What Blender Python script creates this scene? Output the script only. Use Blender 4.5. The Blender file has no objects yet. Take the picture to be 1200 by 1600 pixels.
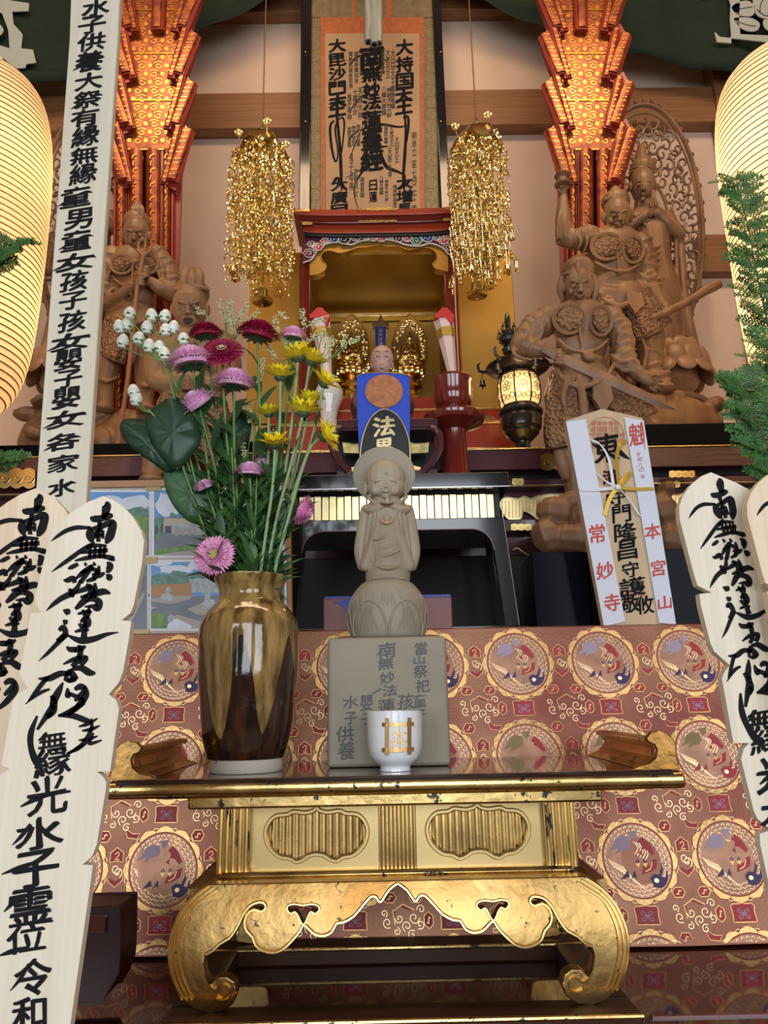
import bpy, bmesh, math, random
from mathutils import Vector, Matrix, noise
from mathutils.geometry import tessellate_polygon
random.seed(7)
R = math.radians
SC = bpy.context.scene
COL = SC.collection
PI = math.pi

# ---------------------------------------------------------------- camera
F = 1155.0                      # focal length in pixels of the 1200x1600 frame
CZ = 1.30
PITCH, YAW, ROLL = R(14.3), R(0.4), R(1.1)
FWD = Vector((math.sin(YAW) * math.cos(PITCH), math.cos(YAW) * math.cos(PITCH), math.sin(PITCH)))
RT0 = Vector((math.cos(YAW), -math.sin(YAW), 0))
UP0 = RT0.cross(FWD)
RT = RT0 * math.cos(ROLL) - UP0 * math.sin(ROLL)
UP = UP0 * math.cos(ROLL) + RT0 * math.sin(ROLL)
CAM = Vector((0, 0, CZ))
cam_data = bpy.data.cameras.new('camera')
cam_data.sensor_fit = 'VERTICAL'
cam_data.sensor_height = 36.0
cam_data.lens = 36.0 * F / 1600.0
cam_data.clip_start = 0.01
cam_obj = bpy.data.objects.new('camera', cam_data)
COL.objects.link(cam_obj)
cm = Matrix((RT, UP, -FWD)).transposed().to_4x4()
cm.translation = CAM
cam_obj.matrix_world = cm
SC.camera = cam_obj

# ---------------------------------------------------------------- exposure, world, lights
SC.view_settings.view_transform = 'Standard'
SC.view_settings.look = 'None'
SC.view_settings.gamma = 1.0
SC.view_settings.use_curve_mapping = False
SC.view_settings.exposure = 0.0
SC.render.film_transparent = False

world = bpy.data.worlds.new('world')
world.use_nodes = True
SC.world = world
world.node_tree.nodes['Background'].inputs['Color'].default_value = (0.72, 0.85, 1.0, 1)
world.node_tree.nodes['Background'].inputs['Strength'].default_value = 0.55


def light(kind, name, loc, energy, color, size=None, size_y=None, target=None, spot=None, blend=0.6):
    d = bpy.data.lights.new(name, kind)
    d.energy = energy
    d.color = color
    if kind == 'AREA':
        d.shape = 'RECTANGLE'
        d.size = size
        d.size_y = size_y or size
    elif size:
        d.shadow_soft_size = size
    if kind == 'SPOT':
        d.spot_size = R(spot)
        d.spot_blend = blend
    o = bpy.data.objects.new(name, d)
    COL.objects.link(o)
    o.location = loc
    if target is not None:
        o.rotation_euler = (Vector(target) - Vector(loc)).to_track_quat('-Z', 'Y').to_euler()
    return o


WARM = (1.0, 0.66, 0.34)
DAY = (0.86, 0.93, 1.0)
# daylight through the three bays of the open hall front, behind the visitor
for i, (x, w) in enumerate(((-1.7, 1.2), (0.1, 1.3), (1.9, 1.2))):
    light('AREA', 'daylight_bay', (x, -2.3, 1.9), 48, DAY, w, 1.9, (x * 0.5, 1.4, 1.3))
# added warm fill to brighten the back wall, then the sanctuary's ceiling lamps
light('AREA', 'wall_fill_light', (0, 0.9, 4.9), 62, (1.0, 0.70, 0.44), 3.6, 0.5, (0, 3.1, 2.7))
for lx in (-0.95, 0.95):
    light('SPOT', 'sanctuary_lamp', (lx, 1.6, 4.3), 30, WARM, 0.08, None, (lx * .9, 2.9, 2.6), 70)


# ---------------------------------------------------------------- pixel rays to points in the place
def ray(px, py):
    return FWD * F + RT * (px - 600.0) + UP * (800.0 - py)


def P(px, py, Y):
    r = ray(px, py)
    return CAM + r * (Y / r.y)


class Layer:
    """a vertical plane at distance Y; pixel in, point out, d pixels towards the visitor"""

    def __init__(self, Y, ref=(600, 800)):
        self.Y = Y
        self.s = (P(ref[0] + 1, ref[1], Y) - P(ref[0], ref[1], Y)).length

    def p(self, x, y, d=0.0):
        return P(x, y, self.Y - d * self.s)

    def q(self, x, y, d=0.0):
        v = P(x, y, self.Y)
        v.y -= d * self.s
        return v


class Loc(Layer):
    """upright plane whose own axes are true horizontal and vertical; coordinates in pixel-sized units around (rx, ry)"""

    def __init__(self, rx, ry, Y):
        super().__init__(Y, (rx, ry))
        self.o, self.rx, self.ry = P(rx, ry, Y), rx, ry

    def q(self, x, y, d=0.0):
        return Vector((self.o.x + (x - self.rx) * self.s, self.Y - d * self.s, self.o.z - (y - self.ry) * self.s))

    p = q

    def u(self, x, y):
        v = P(x, y, self.Y)
        return (self.rx + (v.x - self.o.x) / self.s, self.ry - (v.z - self.o.z) / self.s)


# ---------------------------------------------------------------- materials
MATS = {}


def mat(name, color, rough=0.5, metal=0.0, var=0.0, vscale=8.0, bump=0.0, bscale=40.0, color2=None, emit=None,
        estr=0.0, coat=0.0, spec=0.5, trans=0.0, sss=0.0, stretch=(1, 1, 1), rvar=0.0, flecks=None, fl_t=0.62,
        fl_s=60.0, sheen=0.0, detail=4.0):
    if name in MATS:
        return MATS[name]
    m = bpy.data.materials.new(name)
    m.use_nodes = True
    nt = m.node_tree
    N, Lk = nt.nodes, nt.links
    b = N['Principled BSDF']
    b.inputs['Base Color'].default_value = (*color, 1)
    b.inputs['Roughness'].default_value = rough
    b.inputs['Metallic'].default_value = metal
    b.inputs['Specular IOR Level'].default_value = spec
    b.inputs['Coat Weight'].default_value = coat
    b.inputs['Coat Roughness'].default_value = 0.06
    b.inputs['Transmission Weight'].default_value = trans
    b.inputs['Subsurface Weight'].default_value = sss
    b.inputs['Subsurface Scale'].default_value = 0.01
    b.inputs['Sheen Weight'].default_value = sheen
    if emit:
        b.inputs['Emission Color'].default_value = (*emit, 1)
        b.inputs['Emission Strength'].default_value = estr
    tc = N.new('ShaderNodeTexCoord')
    mp = N.new('ShaderNodeMapping')
    mp.inputs['Scale'].default_value = stretch
    Lk.new(tc.outputs['Object'], mp.inputs['Vector'])
    col = None
    if var > 0 or color2:
        nz = N.new('ShaderNodeTexNoise')
        nz.inputs['Scale'].default_value = vscale
        nz.inputs['Detail'].default_value = detail
        Lk.new(mp.outputs['Vector'], nz.inputs['Vector'])
        cr = N.new('ShaderNodeValToRGB')
        c2 = color2 or tuple(min(1, c * (1 + var)) for c in color)
        c1 = color if color2 else tuple(c * (1 - var) for c in color)
        cr.color_ramp.elements[0].color = (*c1, 1)
        cr.color_ramp.elements[1].color = (*c2, 1)
        cr.color_ramp.elements[0].position = 0.36
        cr.color_ramp.elements[1].position = 0.64
        Lk.new(nz.outputs['Fac'], cr.inputs['Fac'])
        col = cr.outputs['Color']
        if rvar:
            mr = N.new('ShaderNodeMapRange')
            mr.inputs['To Min'].default_value = max(0.02, rough - rvar)
            mr.inputs['To Max'].default_value = rough + rvar
            Lk.new(nz.outputs['Fac'], mr.inputs['Value'])
            Lk.new(mr.outputs['Result'], b.inputs['Roughness'])
    if flecks:
        n2 = N.new('ShaderNodeTexNoise')
        n2.inputs['Scale'].default_value = fl_s
        n2.inputs['Detail'].default_value = 6
        n2.inputs['Roughness'].default_value = 0.65
        Lk.new(mp.outputs['Vector'], n2.inputs['Vector'])
        th = N.new('ShaderNodeValToRGB')
        th.color_ramp.elements[0].position = fl_t
        th.color_ramp.elements[1].position = fl_t + 0.02
        Lk.new(n2.outputs['Fac'], th.inputs['Fac'])
        mx = N.new('ShaderNodeMix')
        mx.data_type = 'RGBA'
        Lk.new(th.outputs['Color'], mx.inputs['Factor'])
        if col:
            Lk.new(col, mx.inputs[6])
        else:
            mx.inputs[6].default_value = (*color, 1)
        mx.inputs[7].default_value = (*flecks, 1)
        col = mx.outputs[2]
        if metal > 0.5:
            mm = N.new('ShaderNodeMath')
            mm.operation = 'SUBTRACT'
            mm.inputs[0].default_value = metal
            Lk.new(th.outputs['Color'], mm.inputs[1])
            mm.use_clamp = True
            Lk.new(mm.outputs[0], b.inputs['Metallic'])
    if col:
        Lk.new(col, b.inputs['Base Color'])
    if bump > 0:
        nb = N.new('ShaderNodeTexNoise')
        nb.inputs['Scale'].default_value = bscale
        nb.inputs['Detail'].default_value = 5
        Lk.new(mp.outputs['Vector'], nb.inputs['Vector'])
        bp = N.new('ShaderNodeBump')
        bp.inputs['Strength'].default_value = bump
        bp.inputs['Distance'].default_value = 0.002
        Lk.new(nb.outputs['Fac'], bp.inputs['Height'])
        Lk.new(bp.outputs['Normal'], b.inputs['Normal'])
    MATS[name] = m
    return m


def scale_bump(m, kind, scale, strength, dist=0.003, stretch=(1, 1, 1), rot=(0, 0, 0)):
    """adds a voronoi / wave relief on top of an existing material"""
    nt = m.node_tree
    N, Lk = nt.nodes, nt.links
    b = N['Principled BSDF']
    tc = N.new('ShaderNodeTexCoord')
    mp = N.new('ShaderNodeMapping')
    mp.inputs['Scale'].default_value = stretch
    mp.inputs['Rotation'].default_value = rot
    Lk.new(tc.outputs['Object'], mp.inputs['Vector'])
    if kind == 'vor':
        t = N.new('ShaderNodeTexVoronoi')
        t.inputs['Scale'].default_value = scale
        out = t.outputs['Distance']
    else:
        t = N.new('ShaderNodeTexWave')
        t.inputs['Scale'].default_value = scale
        t.inputs['Distortion'].default_value = 1.5 if kind == 'wave' else 0.0
        t.inputs['Detail'].default_value = 2
        if kind == 'wavez':
            t.bands_direction = 'Z'
        out = t.outputs['Fac']
    Lk.new(mp.outputs['Vector'], t.inputs['Vector'])
    bp = N.new('ShaderNodeBump')
    bp.inputs['Strength'].default_value = strength
    bp.inputs['Distance'].default_value = dist
    Lk.new(out, bp.inputs['Height'])
    old = b.inputs['Normal'].links
    if old:
        Lk.new(old[0].from_socket, bp.inputs['Normal'])
    Lk.new(bp.outputs['Normal'], b.inputs['Normal'])
    return m


# ---------------------------------------------------------------- mesh collector
def catmull(pts, n=6, closed=False):
    k = len(pts)
    if k < 3:
        return [tuple(p) for p in pts]
    out = []
    rng = range(k) if closed else range(k - 1)
    for i in rng:
        if closed:
            a, b, c, d = pts[(i - 1) % k], pts[i], pts[(i + 1) % k], pts[(i + 2) % k]
        else:
            a, b, c, d = pts[max(i - 1, 0)], pts[i], pts[i + 1], pts[min(i + 2, k - 1)]
        for j in range(n):
            t = j / n
            out.append(tuple(0.5 * ((2 * b[q]) + (-a[q] + c[q]) * t + (2 * a[q] - 5 * b[q] + 4 * c[q] - d[q]) * t * t
                                    + (-a[q] + 3 * b[q] - 3 * c[q] + d[q]) * t ** 3) for q in range(len(b))))
    if not closed:
        out.append(tuple(pts[-1]))
    return out


_G = {}


def glyph(ch, bold):
    key = (ch, bold)
    if key not in _G:
        cu = bpy.data.curves.new('tmp', 'FONT')
        cu.body = ch
        cu.size = 1.0
        cu.offset = bold
        cu.resolution_u = 3
        o = bpy.data.objects.new('tmp', cu)
        COL.objects.link(o)
        dg = bpy.context.evaluated_depsgraph_get()
        m = bpy.data.meshes.new_from_object(o.evaluated_get(dg))
        vs = [(v.co.x, v.co.y) for v in m.vertices]
        fs = [tuple(p.vertices) for p in m.polygons]
        bpy.data.objects.remove(o)
        bpy.data.curves.remove(cu)
        bpy.data.meshes.remove(m)
        if vs:
            x0, x1 = min(v[0] for v in vs), max(v[0] for v in vs)
            y0, y1 = min(v[1] for v in vs), max(v[1] for v in vs)
            w, h = max(x1 - x0, 1e-3), max(y1 - y0, 1e-3)
            vs = [((x - (x0 + x1) / 2) / w, (y - (y0 + y1) / 2) / h) for x, y in vs]
        _G[key] = (vs, fs)
    return _G[key]


class MB:
    def __init__(self):
        self.v, self.f, self.m = [], [], []

    def add(self, vs, fs, m=0):
        o = len(self.v)
        self.v += [tuple(v) for v in vs]
        self.f += [tuple(i + o for i in f) for f in fs]
        self.m += [m] * len(fs)
        return self

    def box(self, c, s, m=0, rot=None, taper=1.0):
        vs = []
        for z in (-1, 1):
            t = taper if z > 0 else 1.0
            for y in (-1, 1):
                for x in (-1, 1):
                    p = Vector((x * s[0] / 2 * t, y * s[1] / 2 * t, z * s[2] / 2))
                    if rot is not None:
                        p = rot @ p
                    vs.append(p + Vector(c))
        return self.add(vs, [(0, 2, 3, 1), (4, 5, 7, 6), (0, 1, 5, 4), (2, 6, 7, 3), (0, 4, 6, 2), (1, 3, 7, 5)], m)

    def tube(self, path, r, n=8, m=0, caps=True, closed=False, flat=1.0, up=None):
        pts = [Vector(p) for p in path]
        k = len(pts)
        if not hasattr(r, '__len__'):
            r = [r] * k
        tang = []
        for i in range(k):
            a = pts[(i - 1) % k] if closed else pts[max(i - 1, 0)]
            b = pts[(i + 1) % k] if closed else pts[min(i + 1, k - 1)]
            t = (b - a)
            tang.append(t.normalized() if t.length > 1e-9 else Vector((0, 0, 1)))
        ref = Vector(up) if up else (Vector((0, 0, 1)) if abs(tang[0].z) < 0.9 else Vector((1, 0, 0)))
        nrm = (ref - tang[0] * ref.dot(tang[0])).normalized()
        vs, fs = [], []
        for i in range(k):
            nrm = nrm - tang[i] * nrm.dot(tang[i])
            if nrm.length < 1e-6:
                nrm = tang[i].orthogonal()
            nrm.normalize()
            bi = tang[i].cross(nrm)
            for j in range(n):
                a = 2 * PI * j / n
                vs.append(pts[i] + nrm * (math.cos(a) * r[i] * flat) + bi * (math.sin(a) * r[i]))
        for i in range(k if closed else k - 1):
            for j in range(n):
                a, b = i * n + j, i * n + (j + 1) % n
                c, d = ((i + 1) % k) * n + (j + 1) % n, ((i + 1) % k) * n + j
                fs.append((a, b, c, d))
        if caps and not closed:
            fs.append(tuple(reversed(range(n))))
            fs.append(tuple((k - 1) * n + j for j in range(n)))
        return self.add(vs, fs, m)

    def lathe(self, prof, o=(0, 0, 0), n=32, m=0, rot=None, sx=1.0, sy=1.0):
        vs, fs = [], []
        o = Vector(o)
        for (r, z) in prof:
            for j in range(n):
                a = 2 * PI * j / n
                p = Vector((r * math.cos(a) * sx, r * math.sin(a) * sy, z))
                if rot is not None:
                    p = rot @ p
                vs.append(p + o)
        k = len(prof)
        for i in range(k - 1):
            for j in range(n):
                fs.append((i * n + j, i * n + (j + 1) % n, (i + 1) * n + (j + 1) % n, (i + 1) * n + j))
        if prof[0][0] > 1e-6:
            fs.append(tuple(reversed(range(n))))
        if prof[-1][0] > 1e-6:
            fs.append(tuple((k - 1) * n + j for j in range(n)))
        return self.add(vs, fs, m)

    def ball(self, c, r, m=0, n=12, k=8, rot=None):
        if not hasattr(r, '__len__'):
            r = (r, r, r)
        c = Vector(c)
        vs, fs = [], []
        for i in range(1, k):
            t = PI * i / k
            for j in range(n):
                a = 2 * PI * j / n
                p = Vector((r[0] * math.sin(t) * math.cos(a), r[1] * math.sin(t) * math.sin(a), r[2] * math.cos(t)))
                if rot is not None:
                    p = rot @ p
                vs.append(c + p)
        t, b = Vector((0, 0, r[2])), Vector((0, 0, -r[2]))
        if rot is not None:
            t, b = rot @ t, rot @ b
        vs += [c + t, c + b]
        T, B = len(vs) - 2, len(vs) - 1
        for i in range(k - 2):
            for j in range(n):
                fs.append((i * n + j, (i + 1) * n + j, (i + 1) * n + (j + 1) % n, i * n + (j + 1) % n))
        for j in range(n):
            fs.append((T, j, (j + 1) % n))
            fs.append((B, (k - 2) * n + (j + 1) % n, (k - 2) * n + j))
        return self.add(vs, fs, m)

    # ---- drawn in pixels on a layer
    def prism(self, L, pts, d0, d1, holes=(), m=0, close=True):
        """outline(s) at depth d1 (front) extruded back to d0"""
        loops = [list(pts)] + [list(h) for h in holes]
        flat = [p for lp in loops for p in lp]
        tris = tessellate_polygon([[Vector((p[0], p[1], 0)) for p in lp] for lp in loops])
        n = len(flat)
        vs = [L.q(p[0], p[1], d1) for p in flat] + [L.q(p[0], p[1], d0) for p in flat]
        fs = []
        for t in tris:
            a, b, c = t
            ar = (flat[b][0] - flat[a][0]) * (flat[c][1] - flat[a][1]) - (flat[b][1] - flat[a][1]) * (flat[c][0] - flat[a][0])
            if ar > 0:
                a, c = c, a
            fs.append((a, b, c))
            if close:
                fs.append((c + n, b + n, a + n))
        o = 0
        for li, lp in enumerate(loops):
            k = len(lp)
            ar = sum(lp[i][0] * lp[(i + 1) % k][1] - lp[(i + 1) % k][0] * lp[i][1] for i in range(k))
            inv = (ar > 0) != (li > 0)
            for i in range(k):
                a, b = o + i, o + (i + 1) % k
                fs.append((b, a, a + n, b + n) if inv else (a, b, b + n, a + n))
            o += k
        return self.add(vs, fs, m)

    def poly(self, L, pts, d=0.5, m=0):
        tris = tessellate_polygon([[Vector((p[0], p[1], 0)) for p in pts]])
        vs = [L.q(p[0], p[1], d) for p in pts]
        fs = []
        for a, b, c in tris:
            ar = (pts[b][0] - pts[a][0]) * (pts[c][1] - pts[a][1]) - (pts[b][1] - pts[a][1]) * (pts[c][0] - pts[a][0])
            fs.append((c, b, a) if ar > 0 else (a, b, c))
        return self.add(vs, fs, m)

    def stroke(self, L, pts, w=None, d=0.5, m=0, n=5, closed=False, thick=0.0):
        """brush stroke: pts are (x, y[, width])"""
        if len(pts[0]) == 2:
            pts = [(p[0], p[1], w) for p in pts]
        q = catmull(pts, n, closed)
        k = len(q)
        vs, fs = [], []
        for i in range(k):
            a = q[(i - 1) % k] if closed else q[max(i - 1, 0)]
            b = q[(i + 1) % k] if closed else q[min(i + 1, k - 1)]
            tx, ty = b[0] - a[0], b[1] - a[1]
            l = math.hypot(tx, ty) or 1
            nx, ny = -ty / l, tx / l
            h = q[i][2] / 2
            if thick:
                vs += [L.q(q[i][0] + nx * h, q[i][1] + ny * h, d), L.q(q[i][0] + nx * h * .45, q[i][1] + ny * h * .45, d + thick),
                       L.q(q[i][0] - nx * h * .45, q[i][1] - ny * h * .45, d + thick), L.q(q[i][0] - nx * h, q[i][1] - ny * h, d)]
            else:
                vs += [L.q(q[i][0] + nx * h, q[i][1] + ny * h, d), L.q(q[i][0] - nx * h, q[i][1] - ny * h, d)]
        w_ = 4 if thick else 2
        for i in range(k if closed else k - 1):
            o, p = i * w_, ((i + 1) % k) * w_
            for j in range(w_ - 1):
                fs.append((o + j, p + j, p + j + 1, o + j + 1))
        return self.add(vs, fs, m)

    def text(self, L, ch, cx, cy, w, h, d=0.6, m=0, bold=0.02, slant=0.0, rise=0.0, rot=0.0, wob=0.0):
        """one written character centred at a pixel; rise lifts horizontals to the right like a brush hand"""
        vs, fs = glyph(ch, 0.0)
        c, s = math.cos(rot), math.sin(rot)
        if bold > 0:
            # a loaded brush: the same character laid down several times, slightly shifted
            for i, (ex, ey) in enumerate(((1, .5), (-1, .3), (.2, -1), (-.5, .9))):
                self.text(L, ch, cx + ex * bold * w, cy + ey * bold * h, w, h, d + .04 * (i + 1), m, 0, slant, rise, rot, wob)
        out = []
        for x, y in vs:
            if wob:
                nn = noise.noise_vector(Vector((x * 2.2 + cx, y * 2.2 + cy, 1.3)))
                x, y = x + nn.x * wob, y + nn.y * wob
            X = x * w + y * h * slant
            Y_ = -(y * h + x * w * rise)
            out.append(L.q(cx + X * c - Y_ * s, cy + X * s + Y_ * c, d))
        return self.add(out, fs, m)

    # ---- sculpting volumes in pixels on a layer
    def cap(self, L, a, ra, b, rb, m=0, n=10, flat=1.0):
        A, B = L.p(*a), L.p(*b)
        ra, rb = ra * L.s, rb * L.s
        ax = (B - A)
        ln = ax.length or 1e-6
        ax = ax / ln
        path, rr = [], []
        for t in (90, 60, 30):
            path.append(A - ax * ra * math.sin(R(t)))
            rr.append(max(ra * math.cos(R(t)), ra * 0.02))
        path += [A, B]
        rr += [ra, rb]
        for t in (30, 60, 90):
            path.append(B + ax * rb * math.sin(R(t)))
            rr.append(max(rb * math.cos(R(t)), rb * 0.02))
        return self.tube(path, rr, n, m, flat=flat)

    def chain(self, L, pts, m=0, n=10):
        """smooth limb: pts (x,y,d,r)"""
        q = catmull(pts, 4)
        path = [L.p(p[0], p[1], p[2]) for p in q]
        rr = [max(p[3], .3) * L.s for p in q]
        self.tube(path, rr, n, m)
        self.ball(path[0], rr[0], m, n, 6)
        self.ball(path[-1], rr[-1], m, n, 6)
        return self

    def ell(self, L, c, r, rot=0.0, m=0, n=16, k=12, tilt=0.0, yaw=0.0):
        s = L.s
        rm = Matrix.Rotation(-R(rot), 3, 'Y') @ Matrix.Rotation(R(yaw), 3, 'Z') @ Matrix.Rotation(R(tilt), 3, 'X')
        return self.ball(L.p(*c), (r[0] * s, r[2] * s, r[1] * s), m, n, k, rm)

    def build(self, name, mats, parent=None, loc=None, smooth=True, bevel=0.0, seg=2, angle=35, sub=0):
        if not isinstance(mats, (list, tuple)):
            mats = [mats]
        me = bpy.data.meshes.new(name)
        if parent is not None:
            o = Vector(parent['_o'])
        elif loc is not None:
            o = Vector(loc)
        else:
            xs, ys, zs = zip(*self.v)
            o = Vector(((min(xs) + max(xs)) / 2, (min(ys) + max(ys)) / 2, min(zs)))
        me.from_pydata([(v[0] - o.x, v[1] - o.y, v[2] - o.z) for v in self.v], [], self.f)
        for mm in mats:
            me.materials.append(mm)
        me.polygons.foreach_set('material_index', self.m)
        if smooth:
            me.polygons.foreach_set('use_smooth', [True] * len(me.polygons))
            try:
                me.set_sharp_from_angle(angle=R(angle))
            except Exception:
                pass
        me.update()
        ob = bpy.data.objects.new(name, me)
        COL.objects.link(ob)
        if parent is not None:
            ob.parent = parent
        else:
            ob.location = o
        ob['_o'] = tuple(o)
        if bevel:
            bm_ = ob.modifiers.new('bevel', 'BEVEL')
            bm_.width = bevel
            bm_.segments = seg
            bm_.limit_method = 'ANGLE'
            bm_.angle_limit = R(40)
        if sub:
            ss = ob.modifiers.new('sub', 'SUBSURF')
            ss.levels = ss.render_levels = sub
        return ob

    def carve(self, name, mats, parent=None, voxel=0.003, smooth=4, loc=None, dec=0.0):
        """fuses all volumes into one continuous carved surface"""
        tmp = self.build('tmp_carve', mats, None, (0, 0, 0), smooth=False)
        md = tmp.modifiers.new('r', 'REMESH')
        md.mode = 'VOXEL'
        md.voxel_size = voxel
        md.use_smooth_shade = True
        if smooth:
            sm = tmp.modifiers.new('s', 'SMOOTH')
            sm.iterations = smooth
            sm.factor = 0.5
        dg = bpy.context.evaluated_depsgraph_get()
        me = bpy.data.meshes.new_from_object(tmp.evaluated_get(dg))
        me.name = name
        bpy.data.objects.remove(tmp)
        if parent is not None:
            o = Vector(parent['_o'])
        elif loc is not None:
            o = Vector(loc)
        else:
            zs = [v.co.z for v in me.vertices]
            xs = [v.co.x for v in me.vertices]
            ys = [v.co.y for v in me.vertices]
            o = Vector(((min(xs) + max(xs)) / 2, (min(ys) + max(ys)) / 2, min(zs)))
        me.transform(Matrix.Translation(-o))
        ob = bpy.data.objects.new(name, me)
        COL.objects.link(ob)
        if parent is not None:
            ob.parent = parent
        else:
            ob.location = o
        ob['_o'] = tuple(o)
        return ob


def tag(o, label, cat, group=None):
    o['label'] = label
    o['category'] = cat
    if group:
        o['group'] = group
    return o


def thing(name, loc, label, cat, group=None):
    o = bpy.data.objects.new(name, None)
    o.empty_display_size = 0.02
    COL.objects.link(o)
    o.location = loc
    o['_o'] = tuple(loc)
    return tag(o, label, cat, group)


def struct(o):
    o['kind'] = 'structure'
    return o


def lathe_px(L, cx, prof, n=48, m=0, mb=None, d=0.0):
    """turned body: prof is (pixel row, half width in pixels) on the layer"""
    q = mb or MB()
    Y = L.Y - d * L.s
    y0 = prof[0][0]
    o = P(cx, y0, Y)
    pr = []
    for y, hw in prof:
        a, b = P(cx, y, Y), P(cx + 1, y, Y)
        pr.append((hw * (b - a).length, a.z - o.z))
    q.lathe(pr, o, n, m)
    return q


def wbox(L, x0, y0, x1, y1, depth, name=None, mt=None, parent=None, bevel=0.0, mb=None, m=0, d=0.0):
    """axis aligned box whose front face fills a pixel rectangle on the layer; depth metres back"""
    xm, ym = (x0 + x1) / 2, (y0 + y1) / 2
    yf = L.Y - d * L.s
    a, b = P(x0, ym, yf), P(x1, ym, yf)
    t, u = P(xm, y0, yf), P(xm, y1, yf)
    c = ((a.x + b.x) / 2, yf + depth / 2, (t.z + u.z) / 2)
    s = (abs(b.x - a.x), depth, abs(t.z - u.z))
    q = mb or MB()
    q.box(c, s, m)
    if mb is None:
        return q.build(name, mt, parent, bevel=bevel)
    return c, s

# ================================================================ palette
M_plaster = mat('plaster', (0.66, 0.49, 0.38), 0.85, var=0.03, vscale=3, bump=0.05, bscale=90)
M_beam = mat('beam_wood', (0.20, 0.088, 0.036), 0.45, color2=(0.28, 0.125, 0.05), stretch=(0.6, 8, 22), vscale=5, bump=0.1)
M_gold = mat('gold_leaf', (0.78, 0.57, 0.23), 0.27, 1.0, var=0.12, vscale=14, rvar=0.08, bump=0.12, bscale=45)
M_goldw = mat('worn_gold_leaf', (0.70, 0.50, 0.20), 0.28, 1.0, var=0.14, vscale=22, rvar=0.1, bump=0.25, bscale=60,
              flecks=(0.012, 0.010, 0.010), fl_t=0.60, fl_s=70)
M_goldp = mat('pale_gold', (0.92, 0.76, 0.40), 0.3, 1.0, var=0.08, vscale=30, rvar=0.08)
M_blackm = mat('dull_black_lacquer', (0.004, 0.005, 0.008), 0.16, spec=.04)
M_golds = mat('satin_gold_panel', (0.66, 0.50, 0.23), 0.46, 1.0, var=0.06, vscale=6, bump=0.04, bscale=30)
M_brass = mat('polished_brass', (0.92, 0.76, 0.36), 0.16, 1.0)
M_black = mat('black_lacquer', (0.006, 0.007, 0.009), 0.12, coat=0.6, bump=0.02, bscale=12)
M_dark = mat('dark_recess', (0.008, 0.006, 0.006), 0.6)
M_red = mat('red_lacquer', (0.16, 0.018, 0.012), 0.16, coat=0.7)
M_redo = mat('vermilion_lacquer', (0.30, 0.035, 0.012), 0.28, coat=0.4)
M_purple = mat('maroon_lacquer', (0.075, 0.022, 0.030), 0.2, coat=0.6)
M_desk = mat('dark_red_lacquer', (0.05, 0.012, 0.010), 0.07, coat=0.8)
M_shrine = mat('shrine_gold', (0.52, 0.31, 0.075), 0.45, 1.0, var=0.08, vscale=5, bump=0.04, bscale=30)
M_curtain = mat('green_curtain_cloth', (0.004, 0.017, 0.007), 0.85, sheen=0.0, var=0.15, vscale=5)
M_crest = mat('white_crest_print', (0.42, 0.46, 0.42), 0.8)
M_floor = mat('tatami_floor', (0.16, 0.13, 0.07), 0.8, var=0.1, vscale=20)
M_ink = mat('brush_ink', (0.008, 0.008, 0.010), 0.85, spec=.2)

# ================================================================ the room
ZT = P(600, 983, 1.36).z                    # top of the brocade covered altar
ZD = P(600, 1492, 1.27).z                   # top of the lacquer desk the gold table stands on
LW = Layer(3.0, (600, 300))

mb = MB()
mb.box((0, 3.06, 2.8), (7.0, 0.12, 5.6))
struct(mb.build('wall_back', M_plaster, smooth=False))
for s, n in ((-1, 'wall_left'), (1, 'wall_right')):
    mb = MB()
    mb.box((s * 3.5, 0.14, 2.8), (0.1, 5.7, 5.6))
    struct(mb.build(n, M_plaster, smooth=False))
mb = MB()
mb.box((0, 0.2, -0.05), (7.1, 6.0, 0.1))
struct(mb.build('floor', M_floor, smooth=False))
mb = MB()
mb.box((0, 0.2, 5.65), (7.1, 6.0, 0.1))
struct(mb.build('ceiling', M_beam, smooth=False))

mb = MB()
mb.box((0, -2.75, 2.8), (7.0, 0.1, 5.6))
struct(mb.build('wall_front', M_beam, smooth=False))
LB = Layer(2.93, (600, 200))
zt, zb = P(600, 142, 2.93).z, P(600, 197, 2.93).z
mb = MB()
mb.box((0, 2.965, (zt + zb) / 2), (6.8, 0.07, zt - zb))
struct(mb.build('trim_1', M_beam, bevel=0.003))
zt2 = P(600, -60, 2.93).z
zb2 = P(600, 16, 2.93).z
mb = MB()
mb.box((0, 2.965, (zt2 + zb2) / 2), (6.8, 0.07, zt2 - zb2))
struct(mb.build('trim_2', M_beam, bevel=0.003))
# lower rails and posts that show beside the lanterns
for k, (x0, x1) in enumerate(((-120, 88), (1092, 1420))):
    xm = (x0 + x1) / 2
    a, b = P(x0, 390, 2.95), P(x1, 390, 2.95)
    za, zc = P(xm, 366, 2.95).z, P(xm, 424, 2.95).z
    mb = MB()
    mb.box(((a.x + b.x) / 2, 2.97, (za + zc) / 2), (b.x - a.x, 0.06, za - zc))
    struct(mb.build('trim_%d' % (3 + k), M_beam, bevel=0.003))
    a, b = P(-90 if k == 0 else 1128, 200, 2.9), P(-45 if k == 0 else 1175, 200, 2.9)
    mb = MB()
    mb.box(((a.x + b.x) / 2, 2.95, 2.8), (b.x - a.x, 0.09, 5.6))
    struct(mb.build('trim_%d' % (5 + k), M_beam, bevel=0.003))
# faint plaster seams
for k, x in enumerate((411, 742)):
    c = P(x, 150, 2.998)
    mb = MB()
    mb.box((c.x, 2.999, 3.7), (0.004, 0.006, 2.2))
    struct(mb.build('trim_%d' % (7 + k), mat('seam', (0.40, 0.30, 0.24), 0.9)))

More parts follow.
